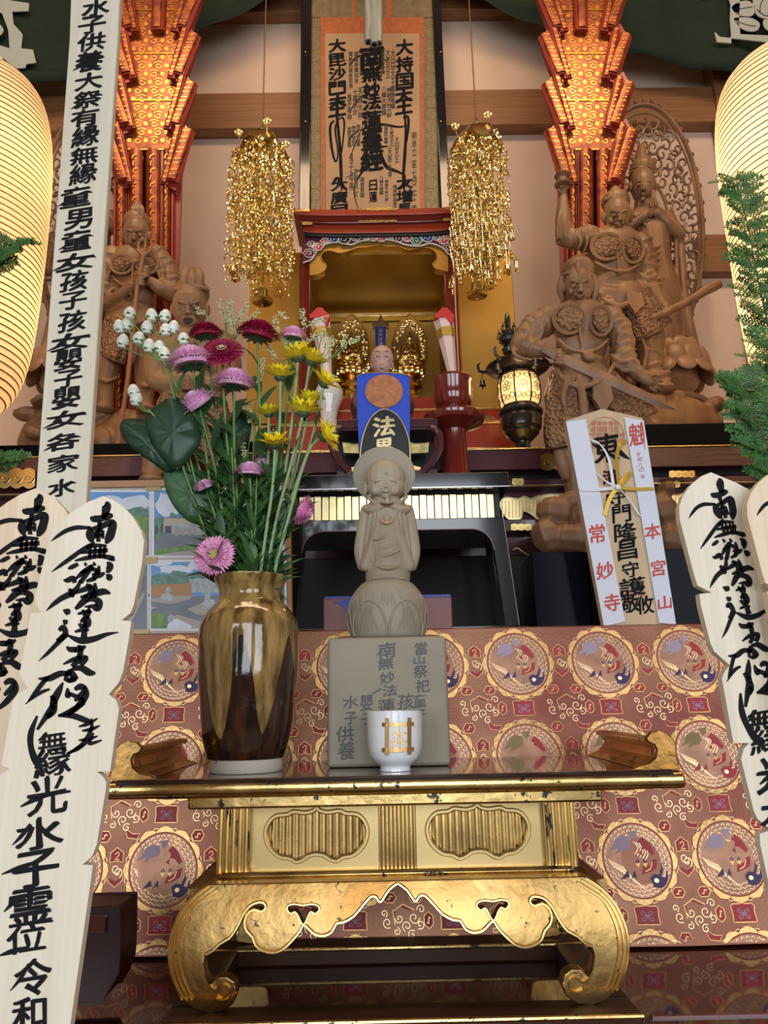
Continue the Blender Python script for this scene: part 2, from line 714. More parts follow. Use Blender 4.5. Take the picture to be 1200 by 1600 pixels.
# ================================================================ green curtain swags with white crest
def curtain(side):
    L = Layer(2.79 if side < 0 else 2.78, (600, 50))
    # lower edge of the swag in pixels, from the outside to the high centre
    edge = [(-260, 210), (-140, 178), (0, 140), (60, 131), (150, 112), (230, 88), (295, 63), (350, 38), (410, 6), (470, -28), (540, -62)] \
        if side < 0 else \
        [(1460, 240), (1340, 170), (1240, 136), (1135, 108), (1060, 94), (980, 78), (900, 52), (845, 38), (780, 12), (720, -14), (640, -50)]
    e = catmull(edge, 6)
    mb = MB()
    rows = 26
    vs, fs = [], []
    n = len(e)
    for i, (x, y) in enumerate(e):
        for j in range(rows):
            t = j / (rows - 1)
            yy = y - t * (y + 200)
            fold = 7 * math.sin(t * 46 + x * 0.004) * math.exp(-t * 3.2) + 5 * math.sin(x * 0.045 + t * 2)
            vs.append(L.q(x, yy, fold))
    for i in range(n - 1):
        for j in range(rows - 1):
            a = i * rows + j
            fs.append((a, a + rows, a + rows + 1, a + 1) if side < 0 else (a, a + 1, a + rows + 1, a + rows))
    mb.add(vs, fs)
    o = mb.build('temple_curtain', M_curtain, None)
    sol = o.modifiers.new('t', 'SOLIDIFY')
    sol.thickness = 0.002
    tag(o, 'dark green swagged curtain with a white crest at the upper %s' % ('left, above the left lantern' if side < 0 else 'right, above the right lantern'), 'curtain')
    c = MB()
    if side < 0:
        bars = [[(0, 14), (10, 12), (10, 3), (22, 3), (24, 14), (52, 18), (51, 30), (26, 31), (28, 50), (42, 66), (40, 88), (58, 90), (63, 110),
                 (48, 112), (46, 118), (33, 119), (20, 110), (0, 100), (-20, 96), (-20, 80), (10, 84), (22, 88), (20, 60), (10, 33), (-20, 30), (-20, 14)]]
        leaves = [[(-20, 44), (0, 46), (10, 54), (12, 62), (4, 70), (-10, 78), (-20, 78)]]
    else:
        bars = [[(1092, 0), (1128, 0), (1130, 4), (1135, 20), (1134, 42), (1136, 68), (1134, 72), (1190, 78), (1240, 82), (1240, 70), (1150, 66), (1148, 44), (1150, 6), (1146, -14), (1092, -14)],
                [(1110, 62), (1118, 70), (1136, 72), (1136, 80), (1114, 78)]]
        leaves = [[(1137, 24), (1146, 17), (1160, 14), (1170, 20), (1172, 32), (1166, 38), (1150, 37), (1141, 32)],
                  [(1140, 42), (1155, 40), (1170, 42), (1180, 50), (1176, 60), (1162, 61), (1148, 54)],
                  [(1172, 4), (1184, 0), (1200, 4), (1214, 14), (1216, 30), (1206, 40), (1190, 42), (1176, 36), (1170, 20)],
                  [(1186, 44), (1200, 43), (1230, 46), (1230, 62), (1200, 62), (1188, 56)]]
    for b in bars:
        c.prism(L, b, 13, 14.5)
    for b in leaves:
        c.prism(L, catmull(b, 4, True), 13, 14.5)
    if side > 0:
        c.stroke(L, [(1180, 34), (1182, 18), (1192, 8), (1202, 18), (1204, 34)], 1.4, 14.8, 1)
        c.stroke(L, [(1175, 28), (1190, 38), (1208, 30)], 1.4, 14.8, 1)
        c.stroke(L, [(1140, 28), (1156, 26), (1168, 24)], 1.2, 14.8, 1)
        c.stroke(L, [(1144, 46), (1160, 52), (1174, 54)], 1.2, 14.8, 1)
    # knotted tassel card that peeps from the swag
    k = c.build('crest', [M_crest, M_curtain], o)
    return o


curtain(-1)
curtain(1)

# ================================================================ hanging mandala scroll in a glazed black case
def text_col(mb, L, s, x, y0, y1, w, d, m=0, bold=0.02, rise=0.1, slant=0.0, gap=0.9, lean=0.0, wob=0.04):
    """a vertical column of characters from y0 to y1"""
    n = len(s)
    h = (y1 - y0) / n
    for i, ch in enumerate(s):
        mb.text(L, ch, x + lean * i / max(n - 1, 1), y0 + h * (i + 0.5), w, h * gap, d, m, bold, slant, rise, wob=wob)


def scroll():
    L = Layer(2.84, (585, 170))
    o = thing('hanging_scroll', L.q(585, 342, 0), 'tall hanging scroll densely inked with characters, in a black frame above the shrine', 'scroll')
    fr = MB()
    for x0, x1 in ((469, 486), (681, 695)):
        wbox(L, x0, -70, x1, 344, 0.09, mb=fr, d=6)
    wbox(L, 469, 338, 696, 350, 0.09, mb=fr, d=6)
    fr.build('frame', M_black, o, bevel=0.004)
    silk = MB()
    silk.prism(L, [(484, -70), (683, -70), (684, 344), (486, 344)], -4, 0)
    sm = silk.build('silk_mount', mat('olive_damask', (0.15, 0.105, 0.050), 0.6, color2=(0.20, 0.15, 0.075), vscale=30, metal=0.1), o, smooth=False)
    # damask roundels down both borders
    rd = MB()
    for x in (492, 674):
        for k in range(26):
            y = -110 + k * 18
            ring = [(x + 6 * math.cos(a / 10 * 2 * PI), y + 7 * math.sin(a / 10 * 2 * PI)) for a in range(10)]
            rd.stroke(L, ring, 1.1, 0.4, closed=True, n=2)
            rd.stroke(L, [(x - 3, y), (x, y - 4), (x + 3, y), (x, y + 4)], 1.0, 0.4, closed=True, n=2)
    rd.build('damask_roundels', mat('damask_thread', (0.26, 0.22, 0.11), 0.5, 0.2), sm)
    br = MB()
    br.prism(L, [(500, -70), (662, -70), (663, 342), (503, 342)], 0, 1.2, holes=[[(508, 55), (508, 342.0 - 3), (656, 339), (654, 55)]])
    br.prism(L, [(504, 30), (658, 30), (658, 55), (504, 55)], 0, 1.6)
    br.build('orange_border', mat('orange_silk', (0.36, 0.10, 0.030), 0.55, var=0.15, vscale=40), o, smooth=False)
    olive = MB()
    olive.prism(L, [(486, -70), (550, -70), (550, 28), (486, 28)], 0, 1.4)
    olive.prism(L, [(554, -70), (604, -70), (604, 28), (554, 28)], 0, 1.4)
    olive.prism(L, [(612, -70), (680, -70), (680, 28), (612, 28)], 0, 1.4)
    olive.build('upper_mount', MATS['olive_damask'], o, smooth=False)
    pp = MB()
    pp.prism(L, [(508, 54), (655, 54), (656, 342), (509, 342)], 0.2, 1.9)
    pp.build('paper', mat('aged_scroll_paper', (0.37, 0.235, 0.13), 0.7, var=0.10, vscale=5, bump=0.04), o, smooth=False)
    t = MB()
    d = 2.2
    # the great central column
    for ch, y, w, h in (('南', 92, 36, 36), ('無', 118, 30, 22), ('妙', 142, 26, 22), ('法', 162, 28, 22), ('蓮', 190, 30, 30), ('華', 222, 30, 36), ('經', 252, 34, 32)):
        t.text(L, ch, 581, y, w, h, d, 0, 0.05, 0, 0.12, wob=0.05)
    for st in ([(566, 88, 2), (556, 92, 3), (548, 102, 1)], [(600, 78, 3), (594, 88, 4), (604, 98, 1)], [(592, 150, 3), (566, 152, 3), (545, 178, 1)],
               [(570, 200, 3), (596, 196, 4), (624, 200, 3), (640, 196, 1)], [(566, 236, 3), (590, 232, 4), (606, 230, 2)],
               [(560, 206, 2), (548, 216, 3), (544, 232, 1)], [(596, 244, 4), (604, 262, 6), (622, 270, 4), (634, 276, 1.5)],
               [(578, 256, 4), (562, 276, 3), (553, 298, 2), (560, 330, 1)], [(590, 255, 3), (572, 262, 2), (540, 280, 1)]):
        t.stroke(L, st, d=d)
    # heavenly kings at the four corners
    text_col(t, L, '大毘沙門', 527, 62, 150, 26, d, 0, 0.04)
    text_col(t, L, '大持国', 632, 62, 142, 26, d, 0, 0.04)
    for ch, x, y in (('天', 528, 158), ('王', 527, 172), ('天', 631, 150), ('王', 631, 168)):
        t.text(L, ch, x, y, 26, 22, d, 0, 0.055, 0, 0.15)
    for st in ([(526, 178, 4), (531, 230, 5), (533, 270, 5), (534, 300, 2)], [(522, 190, 3), (516, 200, 4), (518, 230, 4), (524, 254, 3), (528, 240, 2), (524, 205, 3), (528, 190, 2), (536, 186, 3), (538, 200, 3), (534, 240, 2)],
               [(632, 176, 3), (634, 210, 4), (632, 250, 5), (630, 280, 4), (632, 300, 2)], [(630, 186, 4), (637, 184, 4), (638, 200, 4), (635, 225, 2)],
               [(546, 250, 1), (556, 225, 1.5), (570, 190, 1)], [(520, 290, 4), (528, 280, 5), (542, 300, 2)], [(640, 284, 3), (632, 292, 4), (622, 298, 1)]):
        t.stroke(L, st, d=d)
    text_col(t, L, '大廣目', 530, 280, 340, 25, d, 0, 0.04)
    text_col(t, L, '大増長', 632, 276, 340, 24, d, 0, 0.04)
    # ranks of small names
    names = ['南無釈迦牟尼佛', '南無多寶如来', '南無上行菩薩', '南無浄行菩薩', '大梵天王', '大日天王', '鬼子母神', '十羅刹女', '天照大神', '八幡大菩薩', '南無天台大師', '龍樹菩薩']
    spots = [(548, 82, 140, 6), (557, 82, 132, 6), (565, 80, 120, 6), (598, 78, 118, 6), (606, 78, 124, 6), (614, 78, 138, 6),
             (546, 148, 190, 7), (555, 140, 182, 7), (563, 138, 188, 7), (600, 136, 182, 7), (608, 138, 186, 7), (614, 136, 172, 6),
             (546, 200, 232, 6), (553, 198, 230, 6), (560, 196, 230, 6), (603, 196, 226, 6), (612, 198, 230, 6), (620, 214, 256, 6),
             (549, 240, 300, 6), (556, 262, 310, 6), (609, 232, 280, 6), (596, 276, 306, 6), (604, 282, 316, 5), (566, 278, 310, 6), (617, 290, 336, 6)]
    for k, (x, y0, y1, w) in enumerate(spots):
        text_col(t, L, names[k % len(names)], x, y0, y1, w, d, 1, 0.03, wob=0)
    text_col(t, L, '明治十二年七月二十二日', 647, 208, 336, 7, d, 1, 0.03, wob=0)
    text_col(t, L, '日蓮', 583, 282, 318, 12, d, 0, 0.03)
    t.stroke(L, [(566, 336, 2), (578, 330, 5), (592, 334, 3), (600, 340, 2)], d=d)
    t.build('ink_writing', [M_ink, mat('thin_ink', (0.045, 0.035, 0.028), 0.6)], o, smooth=False)
    g = MB()
    # little brass studs of the case
    for x in (478, 688):
        for y in (88, 196):
            g.ball(L.q(x, y, 8), 0.004)
    g.build('brass_stud', M_brass, o)
    # the three grey rolls hanging in front
    r = MB()
    L2 = Layer(2.6, (583, 30))
    for x, y1, w in ((575, 66, 6.5), (584, 70, 6.5), (591, 68, 6)):
        a, b = L2.p(x, -190), L2.p(x + 1, y1)
        r.tube([a, b], w * L2.s, 14)
        r.tube([b, b + Vector((0, 0, -0.001))], w * .62 * L2.s, 14, 1)
    rr = r.build('rolled_blind', [mat('grey_green_cloth', (0.23, 0.25, 0.22), 0.6, stretch=(1, 1, 0.1), var=0.2, vscale=60), M_dark])
    tag(rr, 'bundle of grey rolled tubes hanging before the top of the scroll', 'rolled blind')


scroll()


# ================================================================ red and gold brocade column banners
M_rg = mat('red_gold_brocade', (0.13, 0.014, 0.005), 0.38, 0.35, color2=(0.31, 0.07, 0.013), vscale=26, bump=0.3, bscale=60)
M_rgg = mat('gold_brocade_thread', (0.56, 0.24, 0.04), 0.3, 0.9, var=0.1)
M_rge = mat('crimson_edge', (0.24, 0.018, 0.012), 0.45, coat=0.2)


def arabesque(mb, L, x0, y0, x1, y1, d, m, step=17, inside=None):
    """scrolling vine and flower pattern woven in gold"""
    r = random.Random(5)
    row = 0
    y = y0 + step / 2
    while y < y1:
        x = x0 + step / 2 + (row % 2) * step / 2
        while x < x1:
            if inside is None or inside(x, y):
                if (row + int(x / step)) % 2 == 0:
                    pet = []
                    for k in range(16):
                        a = 2 * PI * k / 16
                        rr_ = step * (0.30 if k % 2 else 0.20)
                        pet.append((x + rr_ * math.cos(a), y + rr_ * math.sin(a)))
                    mb.poly(L, pet, d, m)
                else:
                    sg = 1 if r.random() < .5 else -1
                    sp = [(x + sg * step * .42 * (1 - k / 9) * math.cos(k * .85), y + step * .42 * (1 - k / 9) * math.sin(k * .85)) for k in range(8)]
                    mb.stroke(L, sp, step * .11, d, m, n=2)
                    mb.stroke(L, [(x - step * .5, y - step * .3), (x, y - step * .48), (x + step * .5, y - step * .3)], step * .1, d, m, n=2)
            x += step
        y += step
        row += 1


def banner(side):
    L = Layer(2.44, (600, 200))
    X = (lambda x: x) if side > 0 else (lambda x: 1159 - x - 4)
    # right banner measured; the left is its mirror
    o = thing('brocade_banner', L.q(X(925), 690, 0), 'folded red and gold brocade column banner on the %s of the scroll' % ('right' if side > 0 else 'left'), 'banner')
    core = MB()
    core.prism(L, [(X(852), -130), (X(962), -130), (X(975), 240), (X(982), 700), (X(888), 700), (X(872), 240)], -14, -6)
    core.build('backing', M_rge, o, smooth=False)
    # central brocade field with cross seams
    f = MB()
    fld = [(X(866), -130), (X(950), -130), (X(966), 234), (X(880), 234)]
    f.prism(L, fld, -6, 0)
    f.build('centre_panel', M_rg, o, smooth=False)
    a = MB()
    arabesque(a, L, min(X(868), X(966)), -60, max(X(868), X(966)), 232, 0.6, 0, 13, lambda x, y: (874 < X(x) < 960))
    for y in (16, 84, 157, 234):
        a.stroke(L, [(X(868 + y * .06), y), (X(955 + y * .05), y)], 1.6, 1.2, 0)
    a.build('woven_pattern', M_rgg, o, smooth=False)
    # long pleats under the last panel
    for k, (x0, x1) in enumerate(((888, 899), (904, 926), (932, 953), (958, 972))):
        q = MB()
        xm = (x0 + x1) / 2
        w = (x1 - x0) / 2
        n = 9
        vs, fs = [], []
        for i in range(12):
            y = 236 + i * 44
            for j in range(n):
                t = j / (n - 1) * 2 - 1
                vs.append(L.q(X(xm + t * w + (y - 236) * .010), y, 9 * math.sqrt(max(0, 1 - t * t * .96)) - 2))
        for i in range(11):
            for j in range(n - 1):
                a_ = i * n + j
                fs.append((a_, a_ + n, a_ + n + 1, a_ + 1) if side > 0 else (a_, a_ + 1, a_ + n + 1, a_ + n))
        q.add(vs, fs)
        for i in range(40):
            y = 246 + i * 11
            q.stroke(L, [(X(xm - w * .4 + (i % 2) * w * .5), y), (X(xm + w * .2), y + 3), (X(xm + w * .3 - (i % 3)), y + 7)], 1.6, 8.2, 1, n=2)
        pl = q.build('pleat', [M_rg, M_rgg], o)
        for xe in (x0 - 3, x1 + 3):
            e = MB()
            e.tube([L.q(X(xe + .0), 236, -2), L.q(X(xe + 4), 700, -2)], 2.6 * L.s, 6)
            e.build('edge_cord', M_rge, pl)
    # stepped side tabs: outer flap, then two rounded straps overlapping on each side
    tabs_r = [((952, -40), (944, 60), (976, 52), (979, 35)),
              ((961, 66), (948, 130), (981, 150), (986, 137))]
    steps = [(-118, 50), (-44, 122), (28, 128 + 66), (100, 200 + 66)]
    ys = [(-26, 62), (44, 134), (118, 212), (190, 298)]
    for k, (y0, y1) in enumerate(ys):
        for sd in (-1, 1):
            # inner end at the foot, outer corner at the head
            drift = k * 5
            if sd > 0:
                outer = [(962 + drift, y0), (974 + drift * .8 + 3, y0 + 22), (958 + drift * .7, y1 + 2), (944 + drift * .6, y1 - 3), (950 + drift * .8, y0 + 6)]
                st = [((969 + drift, y0 + 20), (950 + drift * .6, y1 - 8), 9), ((955 + drift, y0 + 10), (941 + drift * .55, y1 - 4), 4.5)]
            else:
                outer = [(855 + drift, y0), (837 + drift * 1.2, y0 + 22), (862 + drift * 1.2, y1 + 2), (878 + drift * 1.0, y1 - 3), (866 + drift, y0 + 6)]
                st = [((844 + drift, y0 + 20), (868 + drift * 1.1, y1 - 8), 9), ((858 + drift, y0 + 10), (880 + drift * 1.1, y1 - 4), 4.5)]
            tb = MB()
            tb.prism(L, [(X(x), y) for x, y in outer], -4, 5 + (3 - k) * 1.0)
            t_ = tb.build('side_tab', M_rge, o, bevel=0.003)
            for (pa, pb, w) in st:
                s_ = MB()
                dz = 7 + (3 - k) * 1.0
                s_.tube([L.q(X(pa[0]), pa[1], dz), L.q(X(pb[0]), pb[1], dz)], (w + 2.5) * L.s, 8, 1, flat=0.45, up=(0, -1, 0))
                s_.tube([L.q(X(pa[0]), pa[1], dz + 3), L.q(X(pb[0]), pb[1] - 2, dz + 3)], w * L.s, 8, 0, flat=0.55, up=(0, -1, 0))
                for k_ in range(9):
                    t1 = (k_ + .6) / 9.5
                    xx, yy = pa[0] + (pb[0] - pa[0]) * t1, pa[1] + (pb[1] - pa[1]) * t1
                    for o_ in (-.3, .3):
                        s_.stroke(L, [(X(xx + o_ * w - 1.4), yy), (X(xx + o_ * w), yy - 1.6 + (k_ % 2) * 3), (X(xx + o_ * w + 1.4), yy)], 1.1, dz + 3 + w * .56, 2, n=2)
                s_.build('strap', [M_rg, M_rge, M_rgg], t_)
    # strap that hangs at the top centre
    s_ = MB()
    s_.tube([L.q(X(903), -90, 6), L.q(X(907), 54, 6)], 11 * L.s, 8, 1, flat=.5, up=(0, -1, 0))
    s_.tube([L.q(X(903), -90, 9), L.q(X(907), 52, 9)], 8 * L.s, 8, 0, flat=.6, up=(0, -1, 0))
    s_.build('strap', [M_rg, M_rge], o)


banner(1)
banner(-1)


# ================================================================ stepped lacquer dais
def rep_bumps(mb, L, x0, x1, y, w, h, d, m=0, n=9):
    """a chased metal mount: scalloped plate with raised scrolls"""
    xc, k = (x0 + x1) / 2, max(2, int((x1 - x0) / w))
    pts = []
    for i in range(k * 6 + 1):
        t = i / (k * 6)
        pts.append((x0 + (x1 - x0) * t, y - h / 2 - abs(math.sin(t * k * PI)) * h * .18))
    for i in range(k * 6, -1, -1):
        t = i / (k * 6)
        pts.append((x0 + (x1 - x0) * t, y + h / 2 + abs(math.sin(t * k * PI)) * h * .18))
    mb.prism(L, pts, d - 1, d, m=m)
    for i in range(k):
        cx = x0 + (x1 - x0) * (i + .5) / k
        sp = [(cx + h * .34 * (1 - j / 9) * math.cos(j * .9), y + h * .34 * (1 - j / 9) * math.sin(j * .9)) for j in range(8)]
        mb.stroke(L, sp, h * .12, d, m, n=2, thick=h * .12)


def dais():
    L = Layer(2.0, (600, 720))
    z1 = P(600, 704, 2.0).z
    o = thing('altar_dais', (0, 2.0, ZT - 0.0), 'long maroon lacquered altar dais with gold mounts behind the black table', 'altar')
    def band(y0, y1, Y, dep, m, nm, x0=-420, x1=1620):
        LL = Layer(Y, (600, y0))
        za, zb = P(600, y0, Y).z, P(600, y1, Y).z
        a, b = P(x0, 740, Y), P(x1, 740, Y)
        q = MB()
        q.box(((a.x + b.x) / 2, Y + dep / 2, (za + zb) / 2), (b.x - a.x, dep, za - zb))
        return q.build(nm, m, o, bevel=0.002)
    band(706, 737, 2.00, 0.72, M_purple, 'ledge')
    band(703, 706, 1.995, 0.70, M_gold, 'gold_edge')
    band(737, 752, 2.06, 0.6, M_dark, 'recess')
    band(752, 766, 2.03, 0.6, M_purple, 'moulding')
    band(761, 763.5, 2.02, 0.6, M_goldp, 'gold_edge')
    band(766, 872, 2.07, 0.55, M_purple, 'panel')
    band(815, 834, 2.03, 0.55, M_purple, 'moulding')
    band(872, 1010, 2.02, 0.6, M_dark, 'plinth')
    zs_ = P(600, 742, 1.86).z
    a, b = P(486, 742, 1.86), P(770, 742, 1.86)
    q = MB()
    q.box(((a.x + b.x) / 2, 1.925, zs_ - .06), (b.x - a.x, .15, .12))
    q.build('front_step', M_dark, o)
    # chased mounts
    LL = Layer(1.99, (860, 725))
    g = MB()
    rep_bumps(g, LL, 845, 905, 722, 20, 20, 1)
    g.build('corner_mount', M_gold, o)
    g = MB()
    rep_bumps(g, LL, -60, 56, 748, 18, 24, 3)
    g.build('corner_mount', M_gold, o)
    for (x0, x1, y, LX) in ((800, 818, 753, 2.025), (798, 830, 824, 2.025), (1045, 1085, 741, 1.99), (1040, 1062, 757, 2.02)):
        g = MB()
        rep_bumps(g, Layer(LX, (800, 750)), x0, x1, y, 10, 8, 2)
        g.build('small_mount', M_gold, o)
    # gilt ribbed aprons in a wavy outline
    LR = Layer(2.06, (820, 795))
    for (x0, x1, y0) in ((781, 905, 775), (455, 300, 779), (1030, 1180, 770)):
        sg = 1 if x1 > x0 else -1
        top = [(x0, y0 + 16), (x0 + 3 * sg, y0 + 6), (x0 + 12 * sg, y0 + 3), (x0 + 28 * sg, y0 + 5), (x0 + 38 * sg, y0 + 1), (x0 + 48 * sg, y0 + 5),
               (x0 + 60 * sg, y0), (x0 + 90 * sg, y0 - 2), (x1, y0)]
        bot = [(x1, y0 + 38), (x0 + 74 * sg, y0 + 38), (x0 + 60 * sg, y0 + 38), (x0 + 46 * sg, y0 + 28), (x0 + 36 * sg, y0 + 25), (x0 + 32 * sg, y0 + 36), (x0 + 18 * sg, y0 + 39), (x0 + 8 * sg, y0 + 32)]
        g = MB()
        g.prism(LR, top + bot, 0, 2)
        g.stroke(LR, top + bot, 2, 2, closed=True, thick=1.5, n=3)
        for i in range(22):
            x = x0 + sg * (4 + i * 5.4)
            if (x1 - x) * sg < 3:
                break
            g.tube([LR.q(x, y0 + 8, 2.5), LR.q(x, y0 + (34 if not 30 < i * 5.4 < 50 else 24), 2.5)], 1.5 * LR.s, 6)
        g.build('ribbed_apron', M_goldp, o)
    c = MB()
    c.stroke(Layer(2.0, (800, 860)), [(800, 860, 1), (808, 857, 3), (815, 862, 3), (826, 868, 2), (836, 868, 1)], d=2, thick=1.5)
    c.stroke(Layer(2.0, (800, 860)), [(825, 834, 1), (829, 838, 2.5), (828, 846, 2.5), (834, 850, 1)], d=12, thick=1.5)
    c.build('gold_scroll', M_gold, o)


dais()


def block(name, Y, x0, y0, x1, y1, dep, m, label, cat, bev=0.002, group=None):
    L = Layer(Y, ((x0 + x1) / 2, (y0 + y1) / 2))
    o = wbox(L, x0, y0, x1, y1, dep, name, m, None, bev)
    return tag(o, label, cat, group)


# black lacquer plinths under the statues
block('statue_plinth', 2.03, 1004, 660, 1330, 703, 0.5, M_blackm, 'glossy black lacquer plinth under the carved statues on the right', 'plinth')
block('statue_plinth', 2.03, -200, 694, 420, 729, 0.5, M_blackm, 'glossy black lacquer plinth under the carved guardians on the left', 'plinth')
# two plain black lacquer boxes in front of the rocks
ZB = ZT
for (x0, x1, lab) in ((832, 916, 'plain black lacquer box left of the paper-wrapped prayer board'), (920, 1215, 'wide black lacquer box behind the paper-wrapped prayer board')):
    a, b = P(x0, 880, 1.52), P(x1, 880, 1.52)
    zt_ = P((x0 + min(x1, 1110)) / 2, 862 if x0 < 900 else 858, 1.52).z
    q = MB()
    q.box(((a.x + b.x) / 2, 1.60, (zt_ + ZB) / 2), (b.x - a.x, 0.16, zt_ - ZB))
    tag(q.build('lacquer_box', M_blackm, None, bevel=0.002), lab, 'box')


# ================================================================ gilded shrine
def shrine():
    L = Layer(2.30, (590, 380))
    base = L.q(590, 706, 0)
    o = thing('altar_shrine', base, 'gilded shrine cabinet with red roof bands and a painted cloud frieze', 'shrine')
    XC = P(589, 380, 2.30).x
    s = L.s
    zz = lambda y, Y=2.30: P(590, y, Y).z
    # side pillars
    for sg, x0, x1 in ((-1, 470, 484), (1, 699, 714)):
        wbox(L, x0, 372, x1, 706, 0.05, 'pillar', M_red, o, 0.002)
    # roof bands, slightly upswept
    for (y0, y1, hw, d, m) in ((343, 352, 128, 26, M_redo), (352, 360, 118, 20, M_red), (360, 372, 114, 14, M_redo), (372, 376, 113, 12, M_dark)):
        q = MB()
        n = 20
        vs = []
        for i in range(n + 1):
            t = i / n * 2 - 1
            up = 4 * abs(t) ** 5
            for (dd, yy) in ((d, y0), (d, y1), (-60, y1), (-60, y0)):
                vs.append((XC + t * hw * s, 2.30 - dd * s, zz(yy) + up * s))
        fs = []
        for i in range(n):
            for j in range(4):
                fs.append((i * 4 + j, i * 4 + (j + 1) % 4, i * 4 + 4 + (j + 1) % 4, i * 4 + 4 + j))
        fs += [(3, 2, 1, 0), (n * 4, n * 4 + 1, n * 4 + 2, n * 4 + 3)]
        q.add(vs, fs)
        q.build('roof_band', m, o, smooth=False, bevel=0.0015)
    for (xa, xb, y, d) in ((560, 620, 343.5, 27), (560, 620, 357.5, 21), (462, 486, 346, 27), (694, 712, 342, 27), (474, 490, 362, 21), (690, 710, 356, 21)):
        q = MB()
        rep_bumps(q, L, xa, xb, y, 8, 3.4, d)
        q.build('roof_mount', M_gold, o)
    # gold ogee lintel with shaped opening
    inner = [(484, 432), (498, 430), (508, 424), (510, 416), (504, 410), (502, 402), (508, 395), (518, 394), (530, 397), (545, 394), (560, 389), (575, 388), (590, 385),
             (605, 387), (622, 387), (636, 392), (650, 391), (664, 389), (676, 392), (682, 400), (681, 408), (676, 414), (680, 421), (690, 424), (700, 426)]
    q = MB()
    q.prism(L, [(484, 368)] + inner + [(700, 366)], -12, 3)
    q.stroke(L, [(a, b, 2) for a, b in inner[1:-1]], d=3, thick=1.2)
    q.build('ogee_lintel', M_shrine, o)
    # painted cloud frieze
    fr = MB()
    lower = [(474, 414), (488, 408), (497, 394), (510, 385), (530, 382), (548, 386), (565, 380), (590, 378), (612, 379), (634, 386), (655, 388), (672, 384), (690, 390), (700, 400), (708, 404)]
    fr.prism(L, [(474, 374)] + lower + [(708, 371)], 3, 6)
    cols = [mat('frieze_maroon', (0.10, 0.015, 0.03), 0.4), mat('frieze_outline', (0.75, 0.72, 0.62), 0.5), mat('frieze_blue', (0.02, 0.06, 0.20), 0.4),
            mat('frieze_green', (0.02, 0.10, 0.06), 0.4), mat('frieze_crimson', (0.40, 0.03, 0.05), 0.4), mat('frieze_black', (0.01, 0.01, 0.015), 0.4)]
    fr.stroke(L, [(a, b, 2.2) for a, b in lower], d=6, m=1, thick=.8)
    spots = [(484, 400, 9, 0), (497, 390, 8, 4), (487, 386, 6, 5), (521, 378, 8, 2), (508, 381, 6, 4), (538, 379, 9, 5), (556, 376, 7, 0), (572, 374, 6, 2), (583, 377, 6, 4), (596, 377, 7, 4),
             (608, 374, 6, 2), (622, 377, 8, 0), (636, 377, 7, 4), (650, 380, 9, 3), (668, 376, 9, 2), (682, 376, 6, 2), (692, 380, 8, 4), (700, 390, 8, 0), (698, 374, 6, 4)]
    for (x, y, r, c) in spots:
        lobes = [(x + (r + 1.6 * math.cos(a * 3 * PI / 4)) * math.cos(a * PI / 8), y + (r * .72) * math.sin(a * PI / 8)) for a in range(16)]
        fr.prism(L, lobes, 6, 7.4, m=c)
        fr.stroke(L, lobes, 1.3, 7.4, 1, closed=True, n=2, thick=.5)
        sp = [(x + r * .6 * (1 - k / 9) * math.cos(k * .9 + r), y + r * .5 * (1 - k / 9) * math.sin(k * .9 + r)) for k in range(8)]
        fr.stroke(L, sp, 1.1, 7.6, 1, n=2)
    fr.build('cloud_frieze', cols, o)
    # gilt interior: ceiling, rear wall, side cheeks
    YB = 2.74
    zc, zbot = zz(393), P(590, 700, 2.3).z
    q = MB()
    q.box((XC, (2.32 + YB) / 2, zc + 0.01), (222 * s, YB - 2.32, 0.02))
    q.build('inner_ceiling', M_shrine, o)
    q = MB()
    q.box((XC, YB, (zc + zbot) / 2), (222 * s, 0.02, zc - zbot))
    q.build('rear_panel', M_shrine, o)
    for sg in (-1, 1):
        q = MB()
        q.box((XC + sg * 111 * s, (2.33 + YB) / 2, (zc + zbot) / 2), (0.012, YB - 2.33, zc - zbot))
        q.build('inner_side', M_shrine, o)
    zst, zin = P(590, 640, 2.30).z, P(595, 650, 2.58).z
    q = MB()
    q.box((XC, 2.56, (zst + zin) / 2), (200 * s, .3, zin - zst))
    q.build('inner_step', M_redo, o)
    # ridge beam inside, at the foot of the ceiling
    wbox(Layer(2.68, (590, 492)), 500, 488, 688, 494, 0.04, 'inner_rail', M_goldp, o, 0.002)
    # red base with gold edges
    for (y0, y1, Y, m, x0, x1) in ((640, 662, 2.30, M_redo, 420, 830), (662, 704, 2.22, M_redo, 440, 818)):
        wbox(Layer(Y, (600, y0)), x0, y0, x1, y1, 0.4, 'base_step', m, o, 0.002)
        for yy in (y0, y1 - 2):
            wbox(Layer(Y, (600, y0)), x0 - 2, yy - 1, x1 + 2, yy + 2, 0.02, 'gold_edge', M_gold, o, 0.001, d=1.5)
    for (x0, x1, y, Y, h) in ((738, 772, 657, 2.30, 11), (466, 500, 666, 2.30, 11), (745, 775, 706, 2.20, 6), (790, 806, 705, 2.20, 6), (455, 480, 712, 2.20, 6)):
        q = MB()
        rep_bumps(q, Layer(Y, (x0, y)), x0, x1, y, 12, h, 3)
        q.build('base_mount', M_gold, o)
    # open door leaves at both sides
    for (x0, x1, y0, y1, Y) in ((388, 470, 395, 662, 2.36), (716, 806, 392, 640, 2.36)):
        d_ = wbox(Layer(Y, (600, 500)), x0, y0, x1, y1, 0.02, 'door_leaf', M_shrine, o, 0.002)
        wbox(Layer(Y, (600, 500)), (x1 - 3 if x0 < 500 else x0), y0, (x1 if x0 < 500 else x0 + 3), y1, 0.03, 'door_edge', M_redo, o, 0.001, d=1)


shrine()


